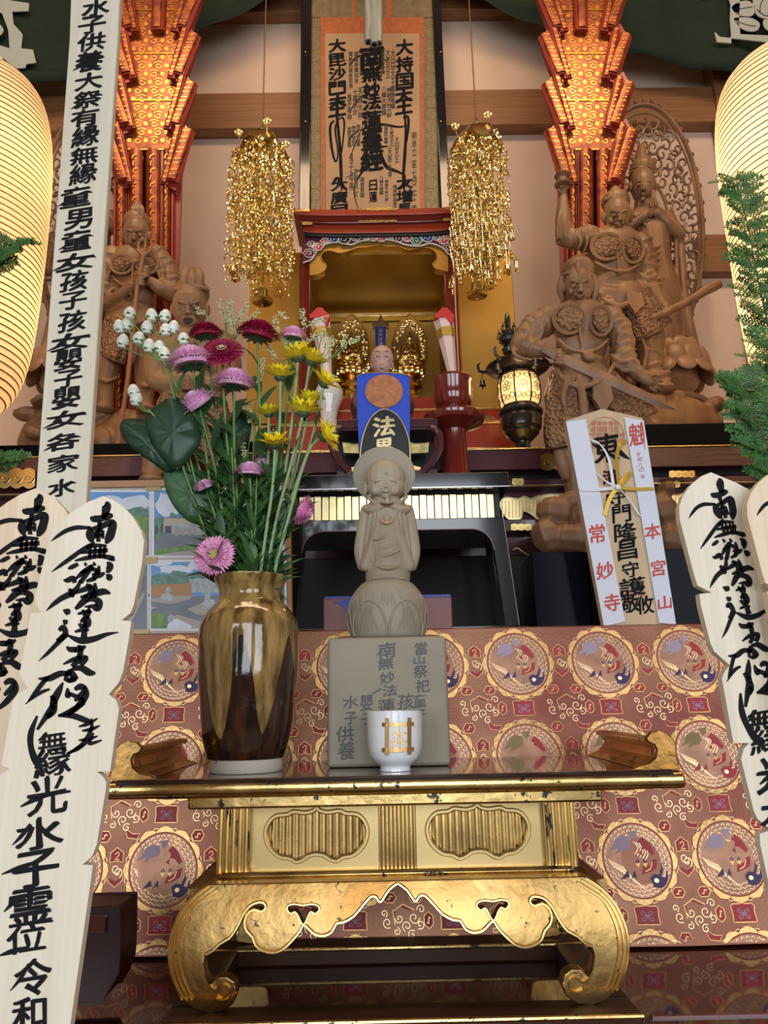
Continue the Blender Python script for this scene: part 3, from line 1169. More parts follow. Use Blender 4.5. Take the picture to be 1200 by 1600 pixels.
# ================================================================ the two gilt buddhas with flame mandorlas, and the plaque tower
def buddha(cx, label):
    L = Layer(2.58, (cx, 560))
    o = thing('gilt_buddha', L.q(cx, 650, 0), label, 'statue')
    # mandorla: pointed leaf with openwork bumps
    def leaf(k):
        top, bot, w = 492 + (1 - k) * 44, 580 - (1 - k) * 30, 27 * k
        pts = []
        for i in range(40):
            a = 2 * PI * i / 40
            x, y = math.sin(a), -math.cos(a)
            pts.append((cx + w * x * (1 if y > 0 else (1 - (-y) ** 2.2 * .18)), 545 + (35 * k * y if y > 0 else (545 - top) * y)))
        pts[0] = (cx, top - 3 * k)
        return pts
    q = MB()
    q.prism(L, leaf(1.0), -5, -2)
    q.stroke(L, leaf(1.0), 3, -2, closed=True, thick=2.5, n=1)
    q.stroke(L, leaf(.62), 2, -2, closed=True, thick=2, n=1)
    r = random.Random(int(cx))
    for i in range(90):
        a = r.uniform(0, 2 * PI)
        k = r.uniform(.68, .93)
        x, y = math.sin(a), -math.cos(a)
        q.ball(L.q(cx + 27 * k * x * (1 if y > 0 else (1 - (-y) ** 2.2 * .2)), 545 + (35 if y > 0 else 50) * k * y, -1), (r.uniform(1.6, 3) * L.s,) * 3, n=6, k=5)
    q.build('mandorla', M_gold, o)
    # seated body
    b = MB()
    b.ell(L, (cx, 529, 3), (5.5, 7, 5.5))
    b.ell(L, (cx, 521, 3), (3, 3.2, 3))
    b.ell(L, (cx, 548, 3), (10, 13, 7))
    b.cap(L, (cx - 9, 541, 3), 4.5, (cx - 13, 556, 6), 4)
    b.cap(L, (cx + 9, 541, 3), 4.5, (cx + 13, 556, 6), 4)
    b.cap(L, (cx - 13, 556, 6), 4, (cx - 1, 555, 11), 3)
    b.cap(L, (cx + 13, 556, 6), 4, (cx + 1, 553, 11), 3)
    b.chain(L, [(cx - 4, 566, 4, 6), (cx - 18, 567, 7, 6), (cx - 8, 570, 12, 5)])
    b.chain(L, [(cx + 4, 566, 4, 6), (cx + 18, 567, 7, 6), (cx + 8, 570, 12, 5)])
    b.carve('seated_figure', M_brass, o, voxel=0.0028, smooth=2)
    # lotus throne tiers
    t = MB()
    c0 = L.q(cx, 650, 2)
    s = L.s
    H = (650 - 574)
    t.lathe([(24 * s, 0), (25 * s, 4 * s), (20 * s, 7 * s), (22 * s, 14 * s), (17 * s, 18 * s), (19 * s, 27 * s), (13 * s, 31 * s), (12 * s, 39 * s), (20 * s, 43 * s), (20 * s, 47 * s),
                 (11 * s, 49 * s), (11 * s, 55 * s), (21 * s, 62 * s), (23 * s, 70 * s), (20 * s, 77 * s), (0, 78 * s)], c0, 8)
    for k in range(14):
        a = 2 * PI * k / 14
        t.ball(c0 + Vector((22 * s * math.cos(a), 22 * s * math.sin(a), 67 * s)), (4 * s, 4 * s, 6 * s), n=6, k=5)
    t.build('lotus_throne', M_gold, o)
    return o


buddha(549, 'small gilt seated buddha with leaf-shaped halo, left of the blue tower plaque')
buddha(640, 'small gilt seated buddha with leaf-shaped halo, right of the blue tower plaque')


def tower():
    L = Layer(2.50, (595, 540))
    s = L.s
    o = thing('plaque_tower', L.q(595, 650, 0), 'slim gilt tower holding a blue plaque lettered in gold between the two buddhas', 'plaque')
    q = MB()
    q.prism(L, [(586, 512), (603, 512), (602, 563), (587, 563)], -3, 2)
    q.build('blue_plaque', mat('lapis_blue', (0.01, 0.025, 0.22), 0.35), o, smooth=False)
    t = MB()
    text_col(t, L, '南無妙法蓮華經', 594.5, 514, 562, 7, 2.4, 0, 0.03, wob=0)
    t.build('gold_lettering', M_goldp, o, smooth=False)
    r = MB()
    r.prism(L, [(582, 505), (607, 505), (608, 512), (581, 512)], -5, 5)
    r.prism(L, [(588, 505), (601, 505), (597, 497), (595, 492), (593, 497)], -3, 3)
    r.tube([L.q(595, 499, 0), L.q(595, 490, 0)], [1.6 * s, .3 * s], 6)
    for x in (583, 606):
        r.tube([L.q(x, 503, 2), L.q(x, 516, 2)], .8 * s, 6)
    r.build('roof', M_gold, o, smooth=False)
    c = L.q(595, 650, 0)
    b = MB()
    b.lathe([(22 * s, 0), (22 * s, 10 * s), (14 * s, 14 * s), (14 * s, 60 * s), (20 * s, 70 * s), (22 * s, 80 * s), (14 * s, 84 * s), (12 * s, 88 * s)], c, 10)
    for k in range(12):
        a = 2 * PI * k / 12
        b.ball(c + Vector((20 * s * math.cos(a), 20 * s * math.sin(a), 77 * s)), (4 * s, 4 * s, 6 * s), n=6, k=5)
    b.build('lotus_base', M_gold, o)


tower()


# ================================================================ painted monk figure, only head and shoulders showing
def monk():
    L = Layer(2.14, (597, 570))
    zl = P(600, 703, 1.995).z
    o = thing('monk_figure', L.q(597, 655, 0), 'painted monk figure with pale pink face, behind the blue plaque', 'statue')
    M_face = mat('painted_face', (0.42, 0.28, 0.24), 0.45)
    h = MB()
    h.ell(L, (597, 561, 0), (18, 23, 15))
    h.ell(L, (597, 572, 4), (14, 14, 11))
    h.ell(L, (597, 571, 14.2), (1.9, 5, 3.2))
    h.ell(L, (597, 574.5, 15.6), (2.6, 1.6, 2))
    for sx in (-1, 1):
        h.ell(L, (597 + sx * 16, 570, -1), (2.3, 7, 3.5))
        h.ell(L, (597 + sx * 6.5, 558, 12.4), (6, 1.3, 1.6), rot=-8 * sx)
        h.ell(L, (597 + sx * 7, 563, 12.2), (4, 2.2, 1.6))
    h.ell(L, (597, 579.5, 13.2), (4.5, 1.1, 1.8))
    h.ell(L, (597, 582, 13), (3.6, 1.3, 1.8))
    h.cap(L, (597, 585, -1), 9, (597, 600, -3), 11)
    h.carve('head', M_face, o, voxel=0.0014, smooth=2)
    b = MB()
    b.stroke(L, [(588, 564.5, .6), (590.5, 563.6, 1.2), (594, 564.8, .5)], d=15.4)
    b.stroke(L, [(600, 564.8, .5), (603.5, 563.6, 1.2), (606, 564.5, .6)], d=15.4)
    b.stroke(L, [(585.5, 557.5, .5), (590, 555.6, 1), (595, 557.5, .5)], d=15.8)
    b.stroke(L, [(599, 557.5, .5), (604, 555.6, 1), (608.5, 557.5, .5)], d=15.8)
    b.build('painted_brow', M_ink, o, smooth=False)
    r = MB()
    r.cap(L, (597, 604, -4), 15, (597, 640, -4), 34)
    r.chain(L, [(582, 604, -2, 9), (566, 618, 0, 12), (560, 640, 8, 13), (590, 648, 18, 10)])
    r.chain(L, [(612, 604, -2, 9), (628, 618, 0, 12), (634, 640, 8, 13), (604, 648, 18, 10)])
    r.ell(L, (597, 648, 4), (46, 11, 22))
    r.carve('robe', mat('dark_brocade_robe', (0.03, 0.012, 0.014), 0.5, color2=(0.12, 0.03, 0.02), vscale=60), o, voxel=0.003, smooth=2)
    # low red seat drum
    q = MB()
    q.lathe([(52 * L.s, 0), (52 * L.s, 3 * L.s), (47 * L.s, 5 * L.s), (47 * L.s, L.q(597, 652).z - zl), (0, L.q(597, 652).z - zl)], (L.q(597, 668, 0).x, 2.14, zl), 32, sy=.6)
    q.build('seat', M_purple, o)


monk()


# ================================================================ blue plaque with orange sun and black name tablet
def plaque():
    L = Layer(1.855, (600, 650))
    zf = P(600, 742, 1.86).z
    o = thing('sun_plaque', L.q(600, 740, 0), 'bright blue plaque with an orange disc above a black gold-lettered arch', 'plaque')
    q = MB()
    q.prism(L, [(557, 588), (566, 584), (598, 582), (632, 585), (640, 588), (641, 660), (639, 742), (566, 742), (561, 700), (558, 650)], -8, 0)
    b = q.build('blue_board', mat('blue_paint', (0.012, 0.07, 0.62), 0.45), o, bevel=0.0015)
    e = MB()
    e.stroke(L, [(557, 589), (566, 584), (598, 582), (632, 585), (640, 588)], 1.6, 0.5, thick=.6)
    e.build('gilt_rim', M_goldp, b)
    s = MB()
    s.prism(L, [(600 + 29.5 * math.cos(k / 40 * 2 * PI), 612 + 26 * math.sin(k / 40 * 2 * PI)) for k in range(40)], 0, 2)
    s.build('sun_disc', mat('copper_orange_cord', (0.42, 0.17, 0.075), 0.7, var=0.2, vscale=80, bump=0.5, bscale=160), b, smooth=False)
    arch = [(563, 742), (563, 715), (566, 690), (574, 666), (585, 650), (600, 642), (616, 648), (628, 662), (636, 680), (640, 700), (641, 742)]
    a = MB()
    a.prism(L, catmull(arch, 4), 1, 7)
    t_ = a.build('name_tablet', mat('black_stone', (0.008, 0.009, 0.012), 0.35, flecks=(0.12, 0.10, 0.06), fl_t=0.66, fl_s=90), o, smooth=False)
    g = MB()
    g.stroke(L, [(x, y, 2.4) for x, y in arch], d=7, thick=1)
    g.build('gilt_edge', M_goldp, t_)
    t = MB()
    t.text(L, '法', 600, 669, 33, 30, 7.6, 0, 0.03, 0, 0.12, wob=0.05)
    t.text(L, '界', 600, 700, 28, 24, 7.6, 0, 0.03, 0, 0.1, wob=0.05)
    t.build('gold_lettering', M_goldp, t_, smooth=False)


plaque()


# ================================================================ maroon altar stand with bowed legs
def bow_table():
    L = Layer(1.87, (600, 660))
    o = thing('altar_stand', L.q(600, 738, 0), 'maroon lacquer stand with bowed legs behind the blue plaque', 'table')
    wbox(L, 526, 654, 684, 667, 0.12, 'stand_top', M_purple, o, 0.002)
    wbox(L, 532, 667, 678, 672, 0.12, 'stand_rail', M_purple, o, 0.001, d=-3)
    for sg in (-1, 1):
        X = lambda x: 603 + sg * (x - 603)
        q = MB()
        path = catmull([(672, 668), (684, 674), (688, 690), (684, 706), (674, 722), (660, 737)], 5)
        q.tube([L.q(X(x), y, -2) for x, y in path], 6 * L.s, 8, flat=1.0, up=(0, 1, 0))
        q.build('bowed_leg', M_purple, o)
        q = MB()
        for k in range(1):
            q.prism(L, [(X(x), y) for x, y in catmull([(612, 736), (622, 726), (640, 722), (660, 727), (664, 734), (650, 739), (630, 741)], 3, True)], -20, -14)
        rep_bumps(q, L, min(X(618), X(655)), max(X(618), X(655)), 732, 9, 7, -13)
        q.build('gold_mount', M_gold, o)
        q = MB()
        q.prism(L, [(X(626), 690), (X(636), 683), (X(650), 686), (X(672), 684), (X(670), 700), (X(628), 702)], -26, -22)
        q.stroke(L, [(X(626), 690, 1.5), (X(636), 683, 1.5), (X(650), 686, 1.5), (X(672), 684, 1.5)], d=-22)
        q.build('gold_mount', mat('dim_gold', (0.5, 0.4, 0.16), 0.4, 1.0, var=.3, vscale=40), o)
    wbox(L, 526, 735, 684, 742, 0.11, 'base_rail', M_purple, o, 0.001, d=-3)
    wbox(L, 528, 672, 680, 738, 0.008, 'back_panel', M_dark, o, 0, d=-66)


bow_table()


# ================================================================ paper wrapped candles in white vases
def wrapped(cx, vx, vy, lean, label, labv, Y):
    L = Layer(Y, (cx, 540))
    s = L.s
    o = thing('wrapped_candle', L.q(cx + lean, 590, 0), label, 'candle')
    M_paper = mat('pink_white_wrap', (0.74, 0.60, 0.57), 0.75, bump=0.05)
    q = MB()
    prof = [(0.5, 585, 8), (0.0, 545, 11), (0, 520, 13.5), (0, 500, 15)]
    vs, fs = [], []
    n = 12
    ys = [606, 570, 548, 528, 516, 508, 500]
    rs = [5, 8.5, 11, 13, 14.2, 15.2, 16]
    path = [L.q(cx + lean * (y - 500) / 90, y, 0) for y in ys]
    q.tube(path, [r * s for r in rs], 6)
    q.build('paper_wrap', M_paper, o, smooth=False)
    q = MB()
    q.tube([L.q(cx + lean * (y - 500) / 90, y, 0) for y in (529, 516)], [14.2 * s, 15.2 * s], 6, caps=False)
    q.build('gold_band', mat('gold_paper', (0.75, 0.48, 0.10), 0.35, 0.6), o)
    q = MB()
    q.prism(L, [(cx - 15, 501), (cx - 3, 488), (cx + 4, 488), (cx + 16, 500), (cx + 12, 514), (cx + 2, 503), (cx - 14, 504)], -10, 15)
    q.build('red_fold', mat('red_fold_paper', (0.55, 0.03, 0.03), 0.6), o, smooth=False)
    LV = Layer(Y, (vx, vy))
    zb = P(600, 662, 2.22).z
    v = MB()
    v.lathe([(14 * s, 0), (15 * s, 3 * s), (12 * s, 16 * s), (14 * s, 32 * s), (21 * s, 48 * s), (22 * s, 60 * s), (17 * s, 72 * s), (9 * s, 78 * s), (9 * s, 84 * s), (11 * s, 87 * s), (8.6 * s, 87 * s), (8.2 * s, 80 * s)], (LV.q(vx, vy).x, Y, zb), 28)
    tag(v.build('porcelain_vase', mat('white_porcelain', (0.62, 0.62, 0.60), 0.12, coat=0.5)), labv, 'vase')


wrapped(500, 514, 614, 12, 'red and white paper-wrapped candle with gold band, left of the shrine', 'white porcelain vase behind the yellow flowers', 2.265)
wrapped(693, 718, 612, 15, 'red and white paper-wrapped candle with gold band, behind the red lacquer stand', 'white porcelain vase half hidden behind the red lacquer stand', 2.265)


# ================================================================ red lacquer stand with a bowl
def red_stand():
    L = Layer(1.93, (712, 640))
    s = L.s
    c = L.q(713, 742, 0)
    c.z = P(600, 742, 1.86).z
    o = thing('offering_stand', c, 'tall red lacquer stand with saucer and lidded bowl, right of the blue plaque', 'stand')
    q = MB()
    q.lathe([(24 * s, 0), (24 * s, 3 * s), (22 * s, 8 * s), (19 * s, 40 * s), (17 * s, 80 * s), (18 * s, 84 * s)], c, 32)
    q.build('stem', M_red, o)
    q = MB()
    q.lathe([(15 * s, 80 * s), (24 * s, 84 * s), (44 * s, 92 * s), (48 * s, 99 * s), (48 * s, 103 * s), (44 * s, 106 * s), (34 * s, 104 * s), (26 * s, 110 * s), (20 * s, 116 * s), (14 * s, 116 * s)], c, 40)
    q.build('saucer', M_red, o)
    q = MB()
    q.lathe([(14 * s, 114 * s), (22 * s, 117 * s), (28 * s, 124 * s), (30 * s, 138 * s), (30 * s, 158 * s), (32 * s, 162 * s), (32 * s, 166 * s), (29 * s, 169 * s), (26 * s, 167 * s), (24 * s, 160 * s), (0, 158 * s)], c, 40)
    q.build('bowl', M_red, o)


red_stand()


# ================================================================ black iron lantern with lit glass
def iron_lantern():
    L = Layer(2.075, (818, 600))
    s = L.s
    c = L.q(818, 712, 0)
    c.z = P(600, 703, 1.995).z
    M_iron = mat('black_iron', (0.008, 0.008, 0.009), 0.3, coat=0.3)
    o = thing('iron_lantern', c, 'black openwork lantern with glowing amber glass beside the carved guardian', 'lantern')
    q = MB()
    q.lathe([(26 * s, 0), (26 * s, 4 * s), (14 * s, 7 * s), (11 * s, 14 * s), (12 * s, 22 * s), (22 * s, 32 * s), (26 * s, 36 * s), (26 * s, 40 * s), (30 * s, 44 * s), (32 * s, 58 * s), (30 * s, 64 * s), (34 * s, 68 * s), (34 * s, 72 * s), (28 * s, 76 * s), (28 * s, 80 * s)], c, 40)
    q.build('pedestal', M_iron, o)
    g = MB()
    gp = [(27 * s, 80 * s), (31 * s, 88 * s), (32.5 * s, 102 * s), (32 * s, 116 * s), (29 * s, 128 * s)]
    g.lathe(gp, c, 40)
    g.build('glowing_glass', mat('amber_glass', (0.9, 0.6, 0.25), 0.4, emit=(1.0, 0.56, 0.20), estr=1.15), o)
    ow = MB()
    def on(a, h):
        for i in range(4):
            if gp[i][1] <= h * s <= gp[i + 1][1] + 1e-9:
                t = (h * s - gp[i][1]) / (gp[i + 1][1] - gp[i][1])
                r = gp[i][0] * (1 - t) + gp[i + 1][0] * t + .8 * s
                break
        return c + Vector((r * math.sin(a), -r * math.cos(a), h * s))
    for k in range(8):
        a = 2 * PI * k / 8 + PI / 8
        ow.tube([on(a, h) for h in (80, 88, 96, 104, 112, 120, 128)], 1.3 * s, 5)
        am = a + PI / 8
        # five petal flower and curls in each panel
        for j in range(5):
            t = 2 * PI * j / 5
            pc = (am + 0.15 * math.sin(t), 106 + 5 * math.cos(t))
            ow.tube([on(pc[0] + .09 * math.cos(u), pc[1] + 3.2 * math.sin(u)) for u in [i * PI / 4 for i in range(8)]], .55 * s, 4, closed=True)
        for (da, h, r0) in ((-.24, 90, 4.5), (.24, 90, 4.5), (-.22, 121, 4.5), (.22, 121, 4.5), (0, 88, 3.5), (0, 123, 3.5)):
            ow.tube([on(am + da + .12 * math.cos(u) * r0 / 4.5, min(127.5, max(80.5, h + r0 * math.sin(u)))) for u in [i * PI / 4 for i in range(8)]], .55 * s, 4, closed=True)
    ow.build('openwork', M_iron, o)
    rf = MB()
    rf.lathe([(26 * s, 126 * s), (32 * s, 130 * s), (30 * s, 136 * s), (42 * s, 140 * s), (50 * s, 146 * s), (40 * s, 152 * s), (26 * s, 160 * s), (12 * s, 168 * s), (8 * s, 174 * s)], c, 6 * 5)
    for k in range(6):
        a = 2 * PI * k / 6 + .3
        dr = Vector((math.sin(a), -math.cos(a), 0))
        rf.tube([c + dr * 30 * s + Vector((0, 0, 154 * s)), c + dr * 50 * s + Vector((0, 0, 145 * s)), c + dr * 60 * s + Vector((0, 0, 148 * s)), c + dr * 62 * s + Vector((0, 0, 158 * s)), c + dr * 58 * s + Vector((0, 0, 162 * s))], [3 * s, 3 * s, 2.4 * s, 2 * s, 1 * s], 6)
    rf.build('roof', M_iron, o)
    for k in range(6):
        a = 2 * PI * k / 6 + .3
        p = c + Vector((math.sin(a) * 56 * s, -math.cos(a) * 56 * s, 0))
        w = MB()
        w.tube([p + Vector((0, 0, 146 * s)), p + Vector((0, 0, 134 * s))], .8 * s, 5)
        w.lathe([(1 * s, 136 * s), (4 * s, 131 * s), (4.5 * s, 125 * s), (6 * s, 122 * s), (1 * s, 121 * s), (1.5 * s, 117 * s), (0, 116 * s)], p, 10)
        w.build('wind_bell', M_iron, o)
    f = MB()
    f.lathe([(10 * s, 172 * s), (12 * s, 178 * s), (8 * s, 184 * s), (14 * s, 190 * s), (15 * s, 196 * s), (10 * s, 202 * s), (12 * s, 206 * s), (4 * s, 214 * s), (5 * s, 226 * s), (3.5 * s, 238 * s), (0, 244 * s)], c + Vector((-11 * s, 0, 0)), 16)
    for lv, (rr_, h, n) in enumerate(((17, 196, 8), (15, 205, 8), (10, 215, 6))):
        for k in range(n):
            a = 2 * PI * k / n
            p = c + Vector((-11 * s + rr_ * s * math.sin(a), -rr_ * s * math.cos(a), h * s))
            f.tube([p, p + Vector((0, 0, 9 * s))], [2.4 * s, .3 * s], 5)
    f.build('flame_finial', M_iron, o)
    light('POINT', 'lantern_bulb', c + Vector((0, -0.09, 104 * s)), 0.5, (1.0, 0.6, 0.28), 0.03)


iron_lantern()


# ================================================================ hanging gilt keman ornaments
def garland(cx, cy, label, seed):
    L = Layer(2.15, (cx, 320))
    s = L.s
    rnd = random.Random(seed)
    top = L.q(cx, cy, 0)
    o = thing('hanging_gilt_garland', top, label, 'ornament')
    h = MB()
    h.tube([top + Vector((0, 0, 400 * s)), top + Vector((0, 0, 30 * s))], .9 * s, 6)
    h.tube([top + Vector((0, 0, 30 * s)) + Vector((2.5 * s * math.sin(t), 0, 3 * s * math.cos(t))) for t in [k * PI / 4 for k in range(8)]], .8 * s, 5, closed=True)
    h.build('hanging_hook', mat('bronze', (0.10, 0.06, 0.03), .4, .8), o)
    # lotus leaf canopy, lobed and drooping
    c = MB()
    n, rows = 48, 7
    vs, fs = [], []
    for i in range(rows):
        t = i / (rows - 1)
        for j in range(n):
            a = 2 * PI * j / n
            r = (4 + 36 * t ** .75) * (1 + .07 * math.cos(a * 6) * t)
            z = 10 - 38 * t ** 2.4 + 5 * math.sin(a * 6 + .6) * t * t + 4 * math.cos(a * 2 + seed) * t
            vs.append(top + Vector((r * s * math.cos(a), r * s * math.sin(a), z * s)))
    for i in range(rows - 1):
        for j in range(n):
            fs.append((i * n + j, (i + 1) * n + j, (i + 1) * n + (j + 1) % n, i * n + (j + 1) % n))
    c.add(vs, fs)
    for j in range(12):
        a = 2 * PI * j / 12
        c.tube([top + Vector(((5 + 29 * t) * s * math.cos(a), (5 + 29 * t) * s * math.sin(a), (11 - 38 * t ** 2.4) * s)) for t in (0, .25, .5, .75, 1)], .6 * s, 4)
    c.build('lotus_leaf_canopy', M_brass, o)

    def bud(p, k):
        b = MB()
        b.lathe([(2 * k * s, 0), (5 * k * s, 4 * k * s), (5.6 * k * s, 8 * k * s), (3.6 * k * s, 13 * k * s), (0, 17 * k * s)], p, 12)
        for j in range(6):
            a = 2 * PI * j / 6
            b.tube([p + Vector((u * k * s * math.cos(a), u * k * s * math.sin(a), z * k * s)) for u, z in ((2, 0), (5.6, 4), (6.2, 8), (4, 13))], [.7 * s, 1.7 * s, 1.7 * s, .3 * s], 5)
        return b
    bud(top + Vector((0, 0, 8 * s)), 1.25).build('lotus_bud', M_goldp, o)
    for j in range(4):
        a = 2 * PI * j / 4 + .35
        dr = Vector((math.cos(a), math.sin(a), 0))
        p = top + dr * 38 * s + Vector((0, 0, 2 * s))
        b = bud(p, .8)
        b.tube([top + dr * 31 * s + Vector((0, 0, -16 * s)), top + dr * 36 * s + Vector((0, 0, -6 * s)), p], .8 * s, 5)
        b.build('lotus_bud', M_goldp, o)
    # strands of beads, leaves and jingling drops
    ns = 11
    for j in range(ns):
        a = 2 * PI * j / ns + seed
        core = j >= 8
        rad = (37 + rnd.uniform(-3, 5)) if not core else rnd.uniform(8, 16)
        base = top + Vector((rad * s * math.cos(a), rad * .85 * s * math.sin(a), -20 * s))
        ln = rnd.uniform(195, 235) if not core else rnd.uniform(190, 255)
        st = MB()
        z = 0.0
        while z < ln:
            st.ball(base + Vector((0, 0, -z * s)), 1.3 * s, n=5, k=4)
            z += 3.4
        z = 6.0 if not core else 26
        while z < ln - 4:
            p0 = base + Vector((0, 0, -z * s))
            kind = rnd.random()
            flare = 1.0 + .5 * (z / ln)
            for q_ in range(3):
                u = rnd.uniform(0, 2 * PI)
                dr = Vector((math.cos(u), math.sin(u), 0))
                l = rnd.uniform(7, 13) * flare
                mid = p0 + dr * l * .6 * s + Vector((0, 0, 2.5 * s))
                end = p0 + dr * l * s + Vector((0, 0, -3 * s))
                st.tube([p0, mid, end], .8 * s, 4, caps=False)
                # pierced leaf: small curl plus spangle
                v = Vector((-dr.y, dr.x, 0))
                st.tube([mid + (dr * math.cos(k * .9) + Vector((0, 0, 1)) * math.sin(k * .9)) * (4.2 - k * .45) * s for k in range(8)], .9 * s, 4, caps=False)
                st.tube([end + (v * math.cos(k * 1.05) + Vector((0, 0, 1)) * math.sin(k * 1.05)) * 3.2 * s for k in range(6)], .8 * s, 4, closed=True)
                zz_ = 0
                m_ = rnd.randint(2, 5)
                for k in range(m_):
                    st.ball(end + Vector((0, 0, -(4 + k * 2.6) * s)), 1.0 * s, n=5, k=4)
                st.ball(end + Vector((0, 0, -(5.5 + m_ * 2.6) * s)), rnd.uniform(1.8, 2.6) * s, n=7, k=5)
            z += rnd.uniform(9, 12)
        sd = st.build('bead_strand', M_brass, o)
        e = base + Vector((0, 0, -(ln + 6) * s))
        b = MB()
        if j % 3 == 0:
            b.ball(e, (6.5 * s, 6.5 * s, 6 * s), n=14, k=10)
            b.tube([e + Vector((6.6 * s * math.cos(t), 6.6 * s * math.sin(t), 0)) for t in [k * PI / 6 for k in range(12)]], .7 * s, 4, closed=True)
        elif j % 3 == 1:
            b.lathe([(0, 6 * s), (4 * s, 5 * s), (5.5 * s, 0), (6.5 * s, -6 * s), (6.5 * s, -8 * s), (5 * s, -6 * s)], e, 16)
        else:
            b.ball(e, 4 * s, n=10, k=8)
        b.build('jingle_bell', M_brass, sd)
    # big bell in the middle
    e = L.q(cx, 468 if cx < 500 else 458, 0)
    b = MB()
    b.lathe([(0, 22 * s), (3 * s, 22 * s), (4 * s, 17 * s), (8 * s, 16 * s), (8 * s, 10 * s), (9 * s, 2 * s), (16 * s, -2 * s), (16 * s, -4 * s), (8 * s, -1 * s), (0, 2 * s)], e, 24)
    b.tube([e, e + Vector((0, 0, -10 * s))], 1 * s, 6)
    b.ball(e + Vector((0, 0, -10 * s)), 2 * s, n=8, k=6)
    b.tube([top + Vector((0, 0, -2 * s)), e + Vector((0, 0, 20 * s))], .8 * s, 5)
    b.build('large_bell', mat('antique_gold', (0.55, 0.42, 0.16), 0.3, 1.0, var=.2, vscale=30), o)


garland(410, 222, 'hanging gilt bead garland under a lotus leaf canopy, left of the scroll', 3)
garland(745, 212, 'hanging gilt bead garland under a lotus leaf canopy, right of the scroll', 8)


# ================================================================ black lacquer altar table with gilt slats
def black_table():
    L = Layer(1.55, (620, 860))
    C = Loc(622, 860, 1.55)
    o = thing('altar_table', Vector((C.o.x, 1.6, ZT)), 'black lacquer altar table with gilt slatted apron and open rounded front', 'table')
    zt_, zu = P(620, 740, 1.52).z, P(620, 764, 1.52).z
    s = C.s
    q = MB()
    q.box((C.o.x, 1.52 + .17, (zt_ + zu) / 2), (352 * s, .34, zt_ - zu))
    q.build('table_top', M_black, o, bevel=0.002)
    q = MB()
    q.box((C.o.x, 1.518, zu + 0.0012), (352 * s, .004, 0.0024))
    q.build('edge_line', mat('silver_edge', (0.5, 0.5, 0.55), 0.2, 0.8), o, smooth=False)
    # gilt slats
    q = MB()
    zb_ = P(620, 812, 1.55).z
    x0, x1 = -155 * s, 155 * s
    n = 26
    for i in range(n):
        a = x0 + (x1 - x0) * i / n
        b = x0 + (x1 - x0) * (i + 1) / n - .0012
        off = .004 if i % 2 else 0
        q.box((C.o.x + (a + b) / 2, 1.553 + off, (zu + zb_) / 2 - 0.003), (b - a, .01, zu - zb_ - 0.006))
    q.build('gilt_slats', M_goldp, o, bevel=.0008)
    q = MB()
    q.box((C.o.x, 1.66, (zu + zb_) / 2), (330 * s, .19, (zu - zb_) * .98))
    q.build('slat_backing', M_dark, o, smooth=False)
    # splayed open frame: front and rear
    def arch(Y, hw_t, hw_b, y0, y1, t, nm, pink):
        A = Loc(622, 860, Y)
        yt, yb = (P(622, y0, Y).z - A.o.z) / -A.s + 860, (ZT - A.o.z) / -A.s + 860
        outer = [(622 - hw_t, yt), (622 + hw_t, yt), (622 + hw_b, yb), (622 - hw_b, yb)]
        r = 34
        inn = []
        for (cx, sg) in ((622 - hw_t + t + r, -1), (622 + hw_t - t - r, 1)):
            arc = [(cx + sg * r * math.sin(a), yt + t + r - r * math.cos(a)) for a in [k * PI / 16 for k in range(9)]]
            inn.append(arc)
        hole = [(622 - hw_b + t + 5, yb - 14)] + list(reversed(inn[0])) + inn[1] + [(622 + hw_b - t - 5, yb - 14)]
        w = MB()
        w.prism(A, outer, -18, 0, holes=[hole])
        w.build(nm, M_black, o, smooth=False, bevel=.0015)
        if pink:
            e = MB()
            e.stroke(A, hole[1:-1], 1.4, 0.3, thick=.6, n=1)
            e.build('pink_edge', mat('rose_lacquer', (0.35, 0.16, 0.17), .3), o)
    arch(1.55, 168, 184, 811, 985, 18, 'front_frame', True)
    arch(1.80, 168, 184, 822, 985, 14, 'rear_frame', False)
    q = MB()
    z0 = P(622, 812, 1.55).z
    q.box((C.o.x, 1.69, z0 - .006), (330 * s, .25, .012))
    q.build('frame_top', M_black, o)
    for sg in (-1, 1):
        q = MB()
        rot = Matrix.Rotation(sg * -R(5.2), 3, 'Y')
        q.box((C.o.x + sg * 174 * s, 1.69, (z0 + ZT) / 2), (.010, .22, (z0 - ZT) - 0.004), rot=rot)
        q.build('side_board', M_black, o)
    q = MB()
    q.box((C.o.x, 1.545, ZT + .009), (384 * s, .05, .018))
    q.build('foot_rail', M_black, o, bevel=.002)


black_table()


# maroon box with blue rim behind the lotus
def maroon_box():
    L = Layer(1.44, (606, 960))
    a, b = P(505, 960, 1.44), P(707, 960, 1.44)
    z1 = P(606, 934, 1.44).z
    o = thing('offertory_box', Vector(((a.x + b.x) / 2, 1.47, ZT)), 'dull maroon box with a chipped blue rim behind the clay lotus base', 'box')
    q = MB()
    q.box(((a.x + b.x) / 2, 1.47, (z1 + ZT) / 2), (b.x - a.x, .06, z1 - ZT))
    q.build('box_body', mat('dull_maroon_paint', (0.16, 0.028, 0.026), .4, var=.1, vscale=20), o, bevel=.002)
    q = MB()
    q.box(((a.x + b.x) / 2, 1.472, z1 + .002), (b.x - a.x - .004, .056, .006))
    q.prism(Layer(1.44, (600, 950)), [(520, 941), (548, 936), (548, 962), (541, 957), (534, 946)], .2, 1.4)
    q.build('blue_rim', mat('chipped_blue', (0.015, 0.05, 0.40), .45, flecks=(.05, .04, .02), fl_t=.56, fl_s=180), o, smooth=False)


maroon_box()


